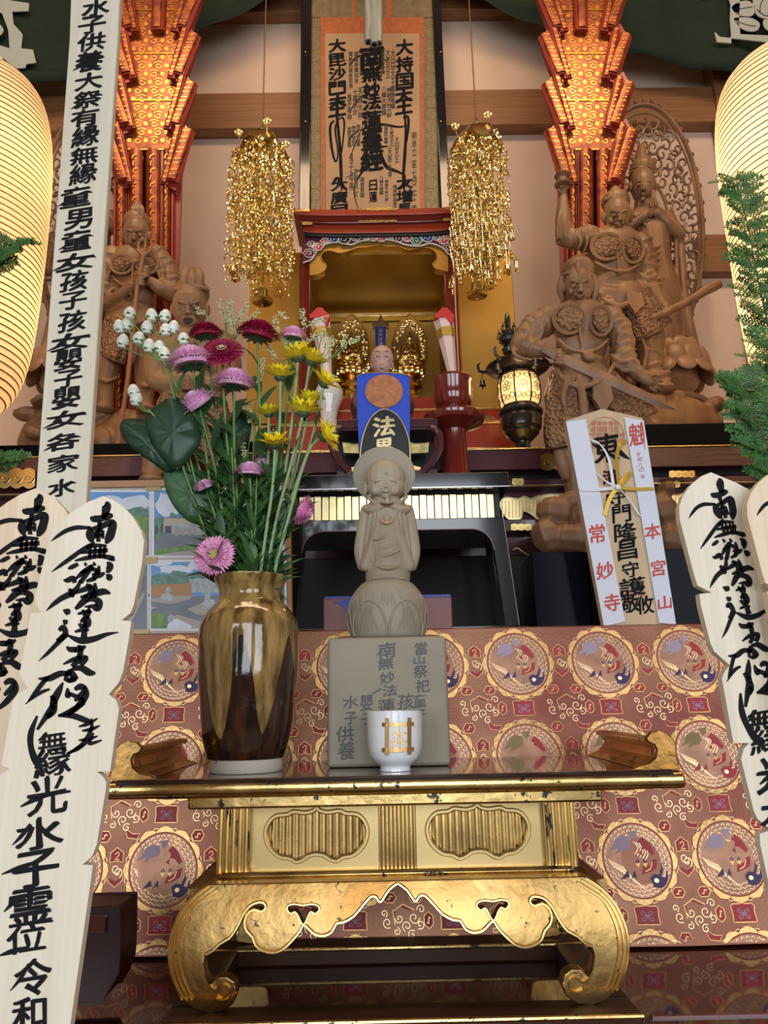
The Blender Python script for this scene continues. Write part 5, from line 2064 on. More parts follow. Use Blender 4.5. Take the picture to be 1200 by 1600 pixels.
# ================================================================ things on the gold table
def vase():
    Y = 1.09
    L = Layer(Y, (384, 1050))
    prof = [(1212, 55), (1208, 57), (1196, 57), (1192, 56), (1191, 59), (1176, 64), (1150, 69), (1110, 73), (1060, 76.5), (1010, 77.5), (985, 75), (968, 68), (955, 58), (946, 50.5), (936, 48), (926, 50),
            (916, 54.5), (911, 56.5), (908, 56), (909, 52), (918, 49), (936, 45), (946, 46), (980, 60)]
    o = thing('glazed_vase', Vector((P(384, 1212, Y).x, Y, ZTAB)), 'tall brown vase with ochre dripping glaze, full of flowers', 'vase')
    m = mat('drip_glaze', (0.03, 0.012, 0.006), .10, coat=.5, bump=.35, bscale=34)
    nt = m.node_tree
    N, K = nt.nodes, nt.links
    b = N['Principled BSDF']
    tc = N.new('ShaderNodeTexCoord')
    sp = N.new('ShaderNodeSeparateXYZ')
    K.new(tc.outputs['Object'], sp.inputs[0])
    at = N.new('ShaderNodeMath'); at.operation = 'ARCTAN2'
    K.new(sp.outputs['X'], at.inputs[0])
    ng = N.new('ShaderNodeMath'); ng.operation = 'MULTIPLY'; ng.inputs[1].default_value = -1
    K.new(sp.outputs['Y'], ng.inputs[0])
    K.new(ng.outputs[0], at.inputs[1])
    nz = N.new('ShaderNodeTexNoise'); nz.inputs['Scale'].default_value = 14; nz.inputs['Detail'].default_value = 3
    mpn = N.new('ShaderNodeMapping'); mpn.inputs['Scale'].default_value = (1, 1, .35)
    K.new(tc.outputs['Object'], mpn.inputs[0]); K.new(mpn.outputs[0], nz.inputs['Vector'])
    def M(op, a, c, v=None):
        n_ = N.new('ShaderNodeMath'); n_.operation = op
        for i, z in enumerate((a, c)):
            if z is None:
                continue
            if isinstance(z, (int, float)):
                n_.inputs[i].default_value = z
            else:
                K.new(z, n_.inputs[i])
        return n_.outputs[0]
    wob = M('MULTIPLY', M('SUBTRACT', nz.outputs['Fac'], .5), .55)
    ang = M('ADD', M('MULTIPLY', M('ADD', at.outputs[0], wob), 6.0), -.35)
    cs = M('COSINE', ang, None)
    sc_ = L.s
    thr = M('ADD', M('ADD', M('MULTIPLY', cs, 72 * sc_), (1212 - 1088) * sc_), M('MULTIPLY', wob, 60 * sc_))
    df = M('SUBTRACT', sp.outputs['Z'], thr)
    ramp = N.new('ShaderNodeMapRange'); ramp.inputs['From Min'].default_value = -.0006; ramp.inputs['From Max'].default_value = .0012
    K.new(df, ramp.inputs['Value'])
    n3 = N.new('ShaderNodeTexNoise'); n3.inputs['Scale'].default_value = 46; n3.inputs['Detail'].default_value = 6
    mp3 = N.new('ShaderNodeMapping'); mp3.inputs['Scale'].default_value = (1.6, 1.6, .3)
    K.new(tc.outputs['Object'], mp3.inputs[0]); K.new(mp3.outputs[0], n3.inputs['Vector'])
    c1 = N.new('ShaderNodeValToRGB')
    c1.color_ramp.elements[0].color = (.085, .045, .014, 1); c1.color_ramp.elements[0].position = .35
    c1.color_ramp.elements[1].color = (.36, .235, .075, 1); c1.color_ramp.elements[1].position = .62
    K.new(n3.outputs['Fac'], c1.inputs['Fac'])
    c2 = N.new('ShaderNodeValToRGB')
    c2.color_ramp.elements[0].color = (.014, .008, .007, 1); c2.color_ramp.elements[0].position = .4
    c2.color_ramp.elements[1].color = (.085, .026, .009, 1); c2.color_ramp.elements[1].position = .75
    K.new(n3.outputs['Fac'], c2.inputs['Fac'])
    mx = N.new('ShaderNodeMix'); mx.data_type = 'RGBA'
    K.new(ramp.outputs[0], mx.inputs['Factor']); K.new(c2.outputs[0], mx.inputs[6]); K.new(c1.outputs[0], mx.inputs[7])
    K.new(mx.outputs[2], b.inputs['Base Color'])
    fine = catmull([(float(y), float(h)) for y, h in prof[4:]], 4)
    q = lathe_px(L, 384, fine, 72)
    dz = ZTAB - P(384, 1212, Y).z
    q.v = [(x, y, z + dz) for x, y, z in q.v]
    # slight hand-thrown unevenness
    c0 = Vector(o['_o'])
    q.v = [(c0.x + (x - c0.x) * (1 + .008 * math.sin(z * 90 + math.atan2(y - c0.y, x - c0.x) * 2)), c0.y + (y - c0.y) * (1 + .008 * math.sin(z * 90)), z) for x, y, z in q.v]
    q.build('glazed_body', m, o, angle=60)
    f = lathe_px(L, 384, prof[:5], 48)
    f.v = [(x, y, z + dz) for x, y, z in f.v]
    f.build('bare_clay_foot', mat('bare_clay', (0.50, 0.44, 0.36), .8, flecks=(.06, .04, .03), fl_t=.63, fl_s=90), o)
    w = MB()
    w.lathe([(0, ZTAB + 268 * L.s), (45 * L.s, ZTAB + 268 * L.s)], (c0.x, c0.y, 0), 32)
    w.build('water', mat('dark_water', (0.01, .012, .008), .05), o)
    return c0, L


VC, VL = vase()


class Round(Layer):
    """pixels wrapped onto a turned body"""

    def __init__(self, L, cx, r):
        self.L, self.cx, self.r, self.s, self.Y = L, cx, r, L.s, L.Y

    def q(self, x, y, d=0.0):
        a = (x - self.cx) / self.r
        v = P(self.cx, y, self.Y)
        rr_ = (self.r + d) * self.s
        return Vector((v.x + rr_ * math.sin(a), self.Y - rr_ * math.cos(a), v.z))

    p = q


def cup():
    Y = 1.055
    L = Layer(Y, (618, 1160))
    prof = [(1207, 20), (1207, 24), (1201, 23.5), (1198, 25), (1193, 33), (1184, 39.5), (1172, 42), (1150, 43), (1125, 43.3), (1114.5, 43.6), (1114, 42.4), (1120, 41.3), (1160, 40.5), (1185, 36), (1192, 0)]
    dz = ZTAB - P(618, 1207, Y).z
    o = thing('tea_cup', Vector((P(618, 1207, Y).x, Y, ZTAB)), 'white porcelain cup with a gold crossed-square citrus crest', 'cup')
    q = lathe_px(L, 618, prof, 56)
    q.v = [(x, y, z + dz) for x, y, z in q.v]
    q.build('cup_body', mat('white_glaze', (0.80, 0.82, 0.84), .1, coat=.7), o, angle=60)
    Rn = Round(L, 618, 43.9)
    e = MB()
    for (x0, y0, x1, y1) in ((601, 1124, 607.5, 1180), (636, 1124, 642.5, 1180), (596, 1131, 647.5, 1137), (596, 1169, 647.5, 1175.5)):
        k = 8
        hor = (x1 - x0) > (y1 - y0)
        vs, fs = [], []
        for i in range(k + 1):
            t = i / k
            if hor:
                vs += [Rn.q(x0 + (x1 - x0) * t, y0, .5), Rn.q(x0 + (x1 - x0) * t, y1, .5)]
            else:
                vs += [Rn.q(x0, y0 + (y1 - y0) * t, .5), Rn.q(x1, y0 + (y1 - y0) * t, .5)]
        for i in range(k):
            fs.append((2 * i, 2 * i + 1, 2 * i + 3, 2 * i + 2) if hor else (2 * i + 1, 2 * i, 2 * i + 2, 2 * i + 3))
        e.add(vs, fs)
    # citrus fruit, crown leaf and side leaves
    e.stroke(Rn, [(622 + 7.5 * math.cos(t), 1155 + 7 * math.sin(t)) for t in [i * PI / 6 for i in range(12)]], 1, .5, closed=True, n=1)
    for dx in (-3, 0, 3):
        e.stroke(Rn, [(622 + dx, 1162, 1), (622 + dx * 1.5, 1155, 1.4), (622 + dx * .6, 1149, 1)], d=.6, n=2)
    e.stroke(Rn, [(622, 1148, .6), (619, 1143, 2.6), (622, 1137, .6)], d=.6)
    e.stroke(Rn, [(622, 1148, .6), (625, 1143, 2.6), (622, 1137, .6)], d=.6)
    for sg in (-1, 1):
        e.stroke(Rn, [(622 + sg * 6, 1150, .8), (622 + sg * 10, 1147, 2.4), (622 + sg * 14, 1148, .6)], d=.6)
        e.stroke(Rn, [(622 + sg * 2, 1164, .8), (622 + sg * 8, 1162, 3), (622 + sg * 13, 1158, .6)], d=.6)
        e.stroke(Rn, [(622 + sg * 1, 1167, .6), (622 + sg * 6, 1169, 2), (622 + sg * 11, 1166, .6)], d=.6)
    e.v = [(x, y, z + dz) for x, y, z in e.v]
    e.build('gold_crest', mat('crest_gold', (0.50, 0.31, 0.13), .3, .9), o, smooth=False)


cup()


def clay_block():
    Y = 1.11
    L = Layer(Y, (608, 1100))
    C = Loc(608, 1195, Y)
    zt_ = P(608, 995, Y).z
    o = thing('inscribed_block', Vector((C.o.x, Y + .08, ZTAB)), 'square grey clay block brushed with black characters, under the child monk statue', 'pedestal')
    MC = mat('grey_clay', (0.31, 0.27, 0.20), .62, var=.05, vscale=12, bump=.05, bscale=120)
    q = MB()
    hw = (P(708, 1190, Y).x - P(514, 1190, Y).x) / 2
    ht = (P(702, 1000, Y).x - P(513, 1000, Y).x) / 2
    q.box((C.o.x, Y + hw, (zt_ + ZTAB) / 2), (2 * hw, 2 * hw, zt_ - ZTAB), taper=.995)
    b = q.build('block_body', MC, o, bevel=.006, seg=4)
    t = MB()
    L2 = Layer(Y, (608, 1100))
    for ch, x, y, w, h in (('南', 605, 1016, 26, 24), ('無', 603, 1037, 24, 18), ('妙', 605, 1059, 22, 18), ('法', 609, 1079, 22, 18), ('蓮', 604, 1102, 26, 20), ('華', 608, 1120, 24, 18)):
        t.text(L2, ch, x, y, w, h, .8, 0, .012, 0, .14, wob=.02)
    for ch, x, y, w, h in (('當', 658, 1013, 19, 20), ('山', 655, 1031, 17, 13), ('祭', 657, 1049, 22, 20), ('祀', 660, 1072, 22, 20), ('童', 656, 1095, 20, 20), ('子', 657, 1116, 18, 15),
                           ('孩', 634, 1096, 24, 24), ('子', 634, 1120, 20, 16), ('嬰', 573, 1098, 19, 24), ('子', 574, 1123, 18, 18), ('水', 548, 1097, 24, 19), ('子', 548, 1122, 19, 19), ('供', 539, 1147, 28, 24), ('養', 541, 1173, 26, 28)):
        t.text(L2, ch, x, y, w, h, .8, 0, .01, 0, .1, wob=.02)
    t.stroke(L2, [(598, 1014, 1), (592, 1020, 2), (588, 1026, .5)], d=.8)
    t.stroke(L2, [(596, 1076, 2.5), (586, 1082, 2), (576, 1088, .5)], d=.8)
    t.build('brushed_characters', mat('grey_ink', (0.055, 0.06, 0.07), .5), b, smooth=False)
    return zt_ + .0005


ZBL = clay_block()


def child_monk():
    Y = 1.175
    L = Layer(Y, (605, 850))
    MC = MATS['grey_clay']
    MCw = mat('tan_clay', (0.275, 0.215, 0.14), .6, color2=(0.37, 0.32, 0.235), vscale=9, bump=.05, bscale=120)
    o = thing('child_monk_statue', Vector((P(606, 990, Y).x, Y, ZBL)), 'tan clay praying child monk statue with round halo on a lotus, on the inscribed block', 'statue')
    # lotus base
    q = lathe_px(L, 606, [(992, 54), (986, 58), (965, 60.5), (945, 60), (928, 56), (915, 49), (906, 41), (902, 34), (901, 0)], 56)
    dz = ZBL - P(606, 992, Y).z
    q.v = [(x, y, z + dz) for x, y, z in q.v]
    s = L.s
    c0 = Vector((P(606, 992, Y).x, Y, ZBL))
    prof = [(54, 0), (58, 6), (60.5, 27), (60, 47), (56, 64), (49, 77), (41, 86), (34, 90)]
    def rad(h):
        for (r0, h0), (r1, h1) in zip(prof, prof[1:]):
            if h <= h1:
                t = (h - h0) / max(h1 - h0, 1e-6)
                return r0 + (r1 - r0) * t
        return 34
    def on(a, h, e=0.0):
        r = rad(h) + e
        return c0 + Vector((r * s * math.sin(a), -r * s * math.cos(a), h * s * .93))
    lb = q.build('lotus_base', MC, o, angle=60)
    # petals with raised rims and veins, two tiers
    p_ = MB()
    for tier, (n, ph, h0, hp, wd) in enumerate(((6, PI / 6, 4, 58, .50), (6, 0.0, 40, 88, .40))):
        for k in range(n):
            a = 2 * PI * k / n + ph
            rim = []
            for j in range(-8, 9):
                t = j / 8
                rim.append((a + wd * math.sin(t * PI / 2) * (1 if abs(t) < 1 else 1), hp - (hp - h0) * (abs(t) ** 1.9)))
            p_.tube([on(x, max(1, y), .6) for x, y in rim], 1.15 * s, 6, caps=True)
            for v in (-.55, -.28, 0, .28, .55):
                pts = [(a + wd * v * (1 - .75 * t), h0 + 4 + (hp - h0 - 8) * t) for t in (0, .2, .4, .6, .8, .94)]
                pts = [(x, h0 + (y - h0) * (1 - abs(v) * .38) + 3) for x, y in pts]
                p_.tube([on(x, y, .35) for x, y in pts], [.25 * s, .7 * s, .75 * s, .7 * s, .6 * s, .2 * s], 5)
    p_.build('petal_relief', MC, lb)
    # halo disc, leaning
    hc = L.p(600, 742, -14)
    q = MB()
    rot = Matrix.Rotation(R(90 + 4), 3, 'X')
    q.lathe([(0, -2.5 * s), (46 * s, -2.5 * s), (50 * s, -1 * s), (50.5 * s, 1 * s), (48 * s, 3 * s), (34 * s, 1.5 * s), (0, 1.5 * s)], hc, 64, rot=rot, sy=.94)
    q.build('halo', MC, o, angle=50)
    # body and head: one carved figure
    b = MB()
    b.ell(L, (602, 748, 6), (31.5, 32.5, 29))
    b.ell(L, (603, 762, 9), (30, 22, 26))
    b.ell(L, (603, 766, 14), (20, 16, 22))
    b.ell(L, (603, 757, 34.5), (2.6, 5.5, 3.0))
    b.ell(L, (603, 760, 36), (3.6, 2.4, 2.4))
    b.ell(L, (603, 768, 33.6), (4.6, 1.6, 2.2))
    b.ell(L, (603, 775, 28), (7, 5, 6))
    for sg in (-1, 1):
        b.ell(L, (602 + sg * 12, 752, 32), (6.5, 2.6, 2.4), rot=-6 * sg)
        b.ell(L, (602 + sg * 31, 764, 2), (3.4, 15, 6), rot=3 * sg)
        b.ell(L, (602 + sg * 14, 766, 26), (9, 8, 7))
    b.ell(L, (603.5, 739, 36.2), (1.8, 1.8, 1.6))
    b.cap(L, (603, 776, 2), 19, (603, 790, 0), 24)
    # robe
    b.ell(L, (604, 800, 0), (38, 22, 24))
    b.chain(L, [(604, 800, 0, 31), (605, 830, 0, 36), (606, 860, 0, 39), (606, 885, 0, 36), (606, 908, 0, 34)], n=24)
    for sg in (-1, 1):
        X = lambda x: 605 + sg * x
        # sleeves falling from the joined hands
        b.chain(L, [(X(33), 797, 4, 9), (X(36), 830, 8, 12), (X(40), 862, 10, 12), (X(38), 884, 10, 9)])
        b.chain(L, [(X(10), 800, 24, 6), (X(17), 830, 26, 8), (X(26), 862, 22, 10), (X(34), 884, 18, 9)])
        b.chain(L, [(X(30), 796, 12, 8), (X(20), 796, 24, 7), (X(6), 789, 31, 5)])
        for k, (xa, xb, ya) in enumerate(((14, 24, 800), (20, 31, 802), (27, 38, 804), (6, 10, 806))):
            b.chain(L, [(X(xa), ya, 30 - k * 3, 1.6), (X((xa + xb) / 2), 840, 33 - k * 4, 2.0), (X(xb), 876, 28 - k * 3, 1.4)])
        # long earlobe fold joining the collar
        b.chain(L, [(X(30), 776, 8, 3), (X(22), 784, 20, 3), (X(10), 788, 28, 2.5)])
        # each palm with its own row of fingers
        for f in range(4):
            b.cap(L, (X(1.8 + f * .2), 790 - f, 33 + f * 1.5), 2.2, (X(1.3), 776 + f * 1.6, 33.5 + f * 1.7), 1.3)
        b.cap(L, (X(3), 788, 38), 1.9, (X(2.6), 781, 39), 1.3)
    for k, (y, dx) in enumerate(((840, -6), (854, 2), (866, 6))):
        b.chain(L, [(590 + dx, y + 4, 36, 1), (604 + dx, y, 39, 1.4), (618 + dx, y - 6, 36, 1)])
    b.chain(L, [(588, 884, 30, 2), (606, 888, 38, 3), (624, 884, 30, 2)])
    b.chain(L, [(582, 904, 26, 2), (606, 900, 34, 3), (632, 904, 26, 2)])
    b.carve('robed_figure', MCw, o, voxel=.00125, smooth=3)
    # carved closed eyes and mouth line
    e = MB()
    for sg in (-1, 1):
        e.tube([L.p(602 + sg * (7 + 2.8 * k), 750.5 + [0.3, 1.3, 1.5, 1.1, 0][k], 34.9 - [0, .1, .5, 1.2, 2.4][k]) for k in range(5)], [.3 * s, .55 * s, .6 * s, .5 * s, .2 * s], 5)
    e.tube([L.p(598 + 2.5 * k, 769 + [0, .7, .3, .7, 0][k], 36 - abs(k - 2) * .4) for k in range(5)], .4 * s, 5)
    e.build('eyelid_line', mat('clay_shadow', (0.16, 0.13, 0.09), .8), o)
    # beads
    w = MB()
    for k in range(9):
        a = PI * (k / 8 - .5) * 1.0
        w.ball(L.p(604.5 + 9 * math.sin(a), 786.5 + 1.2 * math.cos(a), 34 + 7 * math.cos(a)), 1.7 * s, n=8, k=6)
    w.build('wrist_beads', mat('dark_beads', (0.10, 0.055, 0.03), .25, coat=.4), o)
    w = MB()
    for k in range(11):
        a = -PI * .08 + PI * 1.16 * k / 10
        w.ball(L.p(604.3 + 9.4 * math.cos(a), 808 + 9.2 * math.sin(a), 39 + .3 * k), 1.9 * s, n=8, k=6)
    w.build('hanging_beads', mat('gold_tan_beads', (0.62, 0.40, 0.20), .3, .3), o)


child_monk()


# ================================================================ framed board with four taped park pictures
def picture_board():
    L = Layer(1.42, (290, 880))
    o = thing('picture_board', Vector((P(290, 990, 1.42).x, 1.43, ZT)), 'wooden framed board with four taped park pictures behind the flower vase', 'picture')
    q = MB()
    q.prism(L, [(132, 753), (447, 747), (452, 988), (132, 994)], -8, -1)
    q.build('backing_board', mat('cream_backing', (0.55, 0.50, 0.42), .8), o, smooth=False)
    q = MB()
    q.prism(L, [(130, 753), (447, 747), (447, 757), (130, 763)], -8, 4)
    q.prism(L, [(447, 747), (453, 747), (457, 990), (451, 990)], -8, 4)
    q.build('wooden_frame', mat('pine_frame', (0.40, 0.22, 0.10), .5, var=.15, vscale=20, stretch=(.3, 1, 6)), o, smooth=False, bevel=.001)
    cols = [mat('print_paper', (0.78, 0.80, 0.86), .6), mat('print_sky', (0.13, 0.33, 0.68), .5), mat('print_cloud', (0.66, 0.74, 0.86), .5, var=.08, vscale=50), mat('print_tree', (0.10, 0.24, 0.20), .5, var=.3, vscale=90),
            mat('print_grass', (0.14, 0.27, 0.07), .5, var=.25, vscale=90), mat('print_road', (0.16, 0.19, 0.24), .5, var=.12, vscale=30), mat('print_path', (0.38, 0.36, 0.33), .5), mat('print_fence', (0.40, 0.22, 0.09), .5),
            mat('print_stone', (0.38, 0.44, 0.47), .5, var=.2, vscale=90), mat('print_dark', (0.06, 0.07, 0.10), .5), mat('print_wall', (0.50, 0.46, 0.36), .5)]
    def clip(pts, box):
        x0, y0, x1, y1 = box
        def cut(ps, f, g):
            out = []
            for i in range(len(ps)):
                a, b = ps[i - 1], ps[i]
                fa, fb = f(a), f(b)
                if fb:
                    if not fa:
                        out.append(g(a, b))
                    out.append(b)
                elif fa:
                    out.append(g(a, b))
            return out
        def gx(v):
            return lambda a, b: (v, a[1] + (b[1] - a[1]) * (v - a[0]) / ((b[0] - a[0]) or 1e-9))
        def gy(v):
            return lambda a, b: (a[0] + (b[0] - a[0]) * (v - a[1]) / ((b[1] - a[1]) or 1e-9), v)
        for f, g in ((lambda p: p[0] >= x0, gx(x0)), (lambda p: p[0] <= x1, gx(x1)), (lambda p: p[1] >= y0, gy(y0)), (lambda p: p[1] <= y1, gy(y1))):
            if not pts:
                return pts
            pts = cut(pts, f, g)
        return pts
    def pic(name, x0, y0, x1, y1, items, label):
        w = MB()
        w.prism(L, [(x0 - 4, y0 - 3), (x1 + 4, y0 - 4), (x1 + 4, y1 + 3), (x0 - 5, y1 + 4)], -.8, .2, m=0)
        box = (x0, y0, x1, y1)
        w.poly(L, [(x0, y0), (x1, y0), (x1, y1), (x0, y1)], .35, 1)
        for k, (m, pts) in enumerate(items):
            c_ = clip(pts, box)
            if len(c_) >= 3:
                w.poly(L, c_, .4 + .03 * k, m)
        p_ = w.build(name, cols, o, smooth=False)
        p_['label'] = label
    def blob(cx, cy, rx, ry, n=14, seed=0):
        r = random.Random(seed)
        return [(cx + rx * (1 + r.uniform(-.22, .18)) * math.cos(2 * PI * k / n), cy + ry * (1 + r.uniform(-.22, .18)) * math.sin(2 * PI * k / n)) for k in range(n)]
    pic('picture', 139, 769, 233, 868, [(2, blob(172, 783, 26, 9, seed=1)), (2, blob(212, 788, 22, 16, seed=2)), (2, blob(160, 800, 20, 10, seed=3)), (3, blob(215, 806, 26, 13, seed=4)), (4, [(139, 812), (240, 806), (240, 870), (139, 870)]),
                                        (5, [(139, 850), (240, 835), (240, 870), (139, 870)])], 'picture of park lawn under blue sky')
    pic('picture', 241, 766, 440, 868, [(2, blob(262, 788, 20, 20, seed=5)), (2, blob(330, 782, 30, 14, seed=6)), (2, blob(400, 790, 30, 14, seed=16)), (3, [(238, 812), (252, 806), (262, 811), (268, 800), (282, 808), (320, 800), (360, 806), (400, 800), (450, 806), (450, 840), (238, 838)]),
                                        (10, [(256, 810), (326, 810), (326, 836), (256, 832)]), (9, [(258, 822), (268, 822), (268, 833), (258, 832)]), (8, [(268, 818), (450, 822), (450, 842), (268, 834)]), (5, [(230, 842), (260, 834), (310, 838), (450, 850), (450, 870), (230, 870)]),
                                        (4, [(225, 838), (248, 836), (252, 841), (232, 845)]), (4, [(225, 866), (250, 858), (290, 853), (340, 855), (340, 859), (290, 860), (255, 866), (235, 871)]), (6, [(236, 868), (290, 861), (330, 860), (330, 872)]),
                                        (9, [(243, 820), (246, 820), (247, 834), (242, 834)]), (9, [(252, 818), (255, 820), (254, 833), (251, 832)])] +
        [(6, [(273 + i * 10, 826), (279 + i * 10, 827), (279 + i * 10, 838), (273 + i * 10, 836)]) for i in range(6)], 'picture of a road past a stone columbarium')
    pic('picture', 190, 882, 230, 984, [(3, [(185, 885), (232, 880), (232, 905), (185, 910)]), (5, [(185, 930), (214, 895), (232, 900), (232, 984), (185, 984)]), (6, [(190, 984), (224, 925), (227, 927), (200, 984)]), (9, [(217, 896), (222, 896), (224, 908), (218, 914)]),
                                        (2, [(217, 912), (220, 912), (218, 922), (216, 920)])], 'narrow picture of a walker on a path')
    pic('picture', 236, 878, 444, 982, [(2, blob(275, 890, 28, 8, seed=7)), (2, blob(310, 884, 20, 7, seed=8)), (2, blob(250, 880, 20, 5, seed=9)), (3, [(234, 902), (245, 896), (262, 898), (272, 891), (290, 894), (300, 898), (330, 894), (380, 900), (450, 896), (450, 930), (234, 920)]),
                                        (8, [(296, 905), (345, 903), (345, 926), (296, 926)]), (7, [(236, 914), (299, 911), (300, 931), (236, 934)]), (5, [(230, 936), (450, 924), (450, 985), (230, 985)]), (6, [(234, 937), (262, 931), (300, 931), (298, 936), (266, 944), (238, 940)]),
                                        (6, [(292, 952), (320, 940), (350, 944), (330, 962), (308, 960)]), (6, [(228, 945), (246, 949), (232, 955)]), (4, blob(242, 972, 18, 14, seed=10)), (8, blob(263, 933, 11, 7, seed=11)), (8, blob(263, 923, 5, 6, seed=12)), (8, blob(326, 944, 12, 8, seed=13)), (8, blob(324, 925, 6, 14, seed=14)),
                                        (6, [(276, 960), (318, 972), (316, 984), (258, 984)]), (8, [(262, 964), (268, 959), (274, 964), (272, 978), (264, 978)]), (2, [(276, 966), (300, 978), (296, 986), (262, 986), (262, 976)])], 'picture of a pond, bamboo fence and stone lantern')
    for (x0, y0, x1, y1) in ((228, 760, 252, 768), (221, 871, 246, 881), (203, 984, 234, 993)):
        t = MB()
        t.prism(L, [(x0, y0), (x1, y0 - 1), (x1, y1 - 1), (x0, y1)], .2, 2.4)
        t.build('yellow_tape', mat('yellow_tape', (0.55, 0.42, 0.12), .4, trans=.2), o, smooth=False)


picture_board()


# ================================================================ paper wrapped prayer board with cord
def prayer_board():
    L = Layer(1.43, (965, 810))
    o = thing('prayer_board', Vector((P(997, 980, 1.43).x, 1.44, ZT)), 'leaning prayer board wrapped in white paper with red writing and a knotted cord', 'prayer board')
    MW = mat('pale_wood', (0.55, 0.40, 0.24), .6, var=.07, vscale=6, stretch=(8, 1, .6), bump=.08)
    MP_ = mat('white_wrap_paper', (0.64, 0.67, 0.76), .8)
    q = MB()
    q.prism(L, [(882, 657), (941, 640), (1003, 654), (1055, 976), (1053, 986), (944, 988), (942, 979)], -9, 0)
    q.build('wooden_board', MW, o, bevel=.0015)
    q = MB()
    q.prism(L, [(883, 659), (914, 657), (975, 971), (943, 978)], -10, 4)
    papers = [q.build('left_paper', MP_, o, bevel=.0008)]
    q = MB()
    q.prism(L, [(975, 654), (1004, 659), (1054, 975), (1028, 974)], -10, 4)
    papers.append(q.build('right_paper', MP_, o, bevel=.0008))
    q = MB()
    q.prism(L, [(975, 958), (1022, 957), (1024, 985), (977, 988)], 0, 1.2)
    q.build('wood_tab', MW, o, smooth=False)
    MRd = mat('red_seal_ink', (0.52, 0.07, 0.05), .7)
    t = MB()
    rot = .14
    for ch, x, y, w, h in (('東', 948, 700, 38, 44), ('清', 954, 745, 26, 22), ('守', 962, 779, 30, 22), ('門', 971, 803, 28, 26), ('隆', 977, 831, 34, 27), ('昌', 980, 859, 30, 30), ('守', 985, 890, 26, 24), ('護', 988, 917, 40, 28), ('敬', 985, 944, 28, 26), ('攸', 1008, 945, 26, 28)):
        t.text(L, ch, x, y, w, h, 1.2, 0, .022, 0, .1, rot=-rot * .4, wob=.035)
    for st in ([(925, 694, 2), (936, 700, 5), (944, 700, 3)], [(962, 698, 3), (972, 710, 7), (984, 718, 1)], [(946, 704, 3), (938, 716, 4), (932, 724, 1)]):
        t.stroke(L, st, d=1.3)
    t.build('black_writing', M_ink, o, smooth=False)
    for side, grp in ((0, (('常', 932, 835, 24, 28), ('妙', 944, 892, 26, 26), ('寺', 955, 942, 24, 26))), (1, (('本', 1018, 831, 24, 24), ('宮', 1027, 888, 22, 24), ('山', 1037, 942, 21, 20), ('魁', 993, 680, 22, 34)))):
        t = MB()
        for ch, x, y, w, h in grp:
            t.text(L, ch, x, y, w, h, 4.6, 0, .02, 0, .1, rot=-.05, wob=.035)
        if side:
            for ch, x, y in (('令', 996, 711), ('和', 998, 719), ('八', 999, 728), ('の', 1001, 735), ('年', 1003, 746)):
                t.text(L, ch, x, y, 8, 7, 4.6, 0, .0, 0, .1)
            t.stroke(L, [(1001, 660, 1.5), (1004, 680, 2), (1006, 704, .6)], d=4.8)
        t.build('red_writing', MRd, papers[side], smooth=False)
    t = MB()
    r = random.Random(4)
    for i in range(7):
        for j in range(7):
            x, y = 945 + (i - 3) * 9, 680 + (j - 3) * 9
            if (x - 945) ** 2 + (y - 682) ** 2 < 29 ** 2:
                t.text(L, r.choice('福寿宝妙法華經守護神'), x, y, 8.4, 8.4, .7, 0, .02)
    for i in range(3):
        for j in range(2):
            t.text(L, '印', 946 + i * 8, 740 + j * 10, 7, 9, .7, 0, .02)
            t.text(L, '印', 978 + i * 12, 928 + j * 12, 10, 10, .7, 0, .02)
    ring = [(945 + 30 * math.cos(k / 20 * 2 * PI), 682 + 30 * math.sin(k / 20 * 2 * PI)) for k in range(20)]
    t.stroke(L, ring, 1.4, .7, closed=True, n=1)
    t.build('red_seals', mat('faded_red_seal', (0.46, 0.17, 0.10), .7), o, smooth=False)
    # knotted paper cord
    def cord(pts_list, m, nm):
        c = MB()
        for pts in pts_list:
            for k in range(4):
                off = (k - 1.5) * 1.7
                path = catmull([(x, y, d) for x, y, d in pts], 5)
                P_ = [L.q(x + off * .7, y + off * .7, d) for x, y, d in path]
                c.tube(P_, .95 * L.s, 5)
        c.build(nm, m, o)
    MSv, MGo = mat('white_cord', (0.72, 0.72, 0.74), .35), mat('gold_cord', (0.62, 0.42, 0.06), .3, .5)
    cord([[(905, 767, 6), (930, 767, 7), (962, 764, 8)], [(923, 690, 6), (936, 698, 9), (948, 718, 9), (953, 742, 9), (956, 764, 9)], [(932, 743, 6), (946, 756, 9), (960, 763, 10)], [(963, 765, 10), (980, 782, 8), (997, 806, 6)]], MSv, 'white_cord')
    cord([[(962, 764, 8), (990, 766, 7), (1019, 765, 6)], [(976, 690, 6), (966, 698, 9), (961, 716, 9), (962, 742, 9), (964, 762, 10)], [(984, 740, 6), (974, 750, 9), (963, 764, 10)], [(960, 766, 10), (950, 782, 8), (943, 806, 6)]], MGo, 'gold_cord')
    c = MB()
    c.ball(L.q(962, 765, 11), 5 * L.s)
    c.build('knot', MSv, o)


prayer_board()


# ================================================================ tall plank and carved memorial boards
M_board = mat('hinoki_board', (0.66, 0.57, 0.43), .6, color2=(0.73, 0.65, 0.52), vscale=5, stretch=(14, 2, .5), bump=.06, bscale=50)
M_board2 = mat('amber_hinoki_board', (0.66, 0.50, 0.33), .6, color2=(0.73, 0.59, 0.42), vscale=5, stretch=(14, 2, .5), bump=.06, bscale=50)
for m_ in (M_board, M_board2):
    scale_bump(m_, 'bands', 52, .25, .0012)
M_plank = mat('pale_plank', (0.56, 0.50, 0.38), .6, color2=(0.63, 0.57, 0.45), vscale=4, stretch=(22, 2, .4), bump=.08)


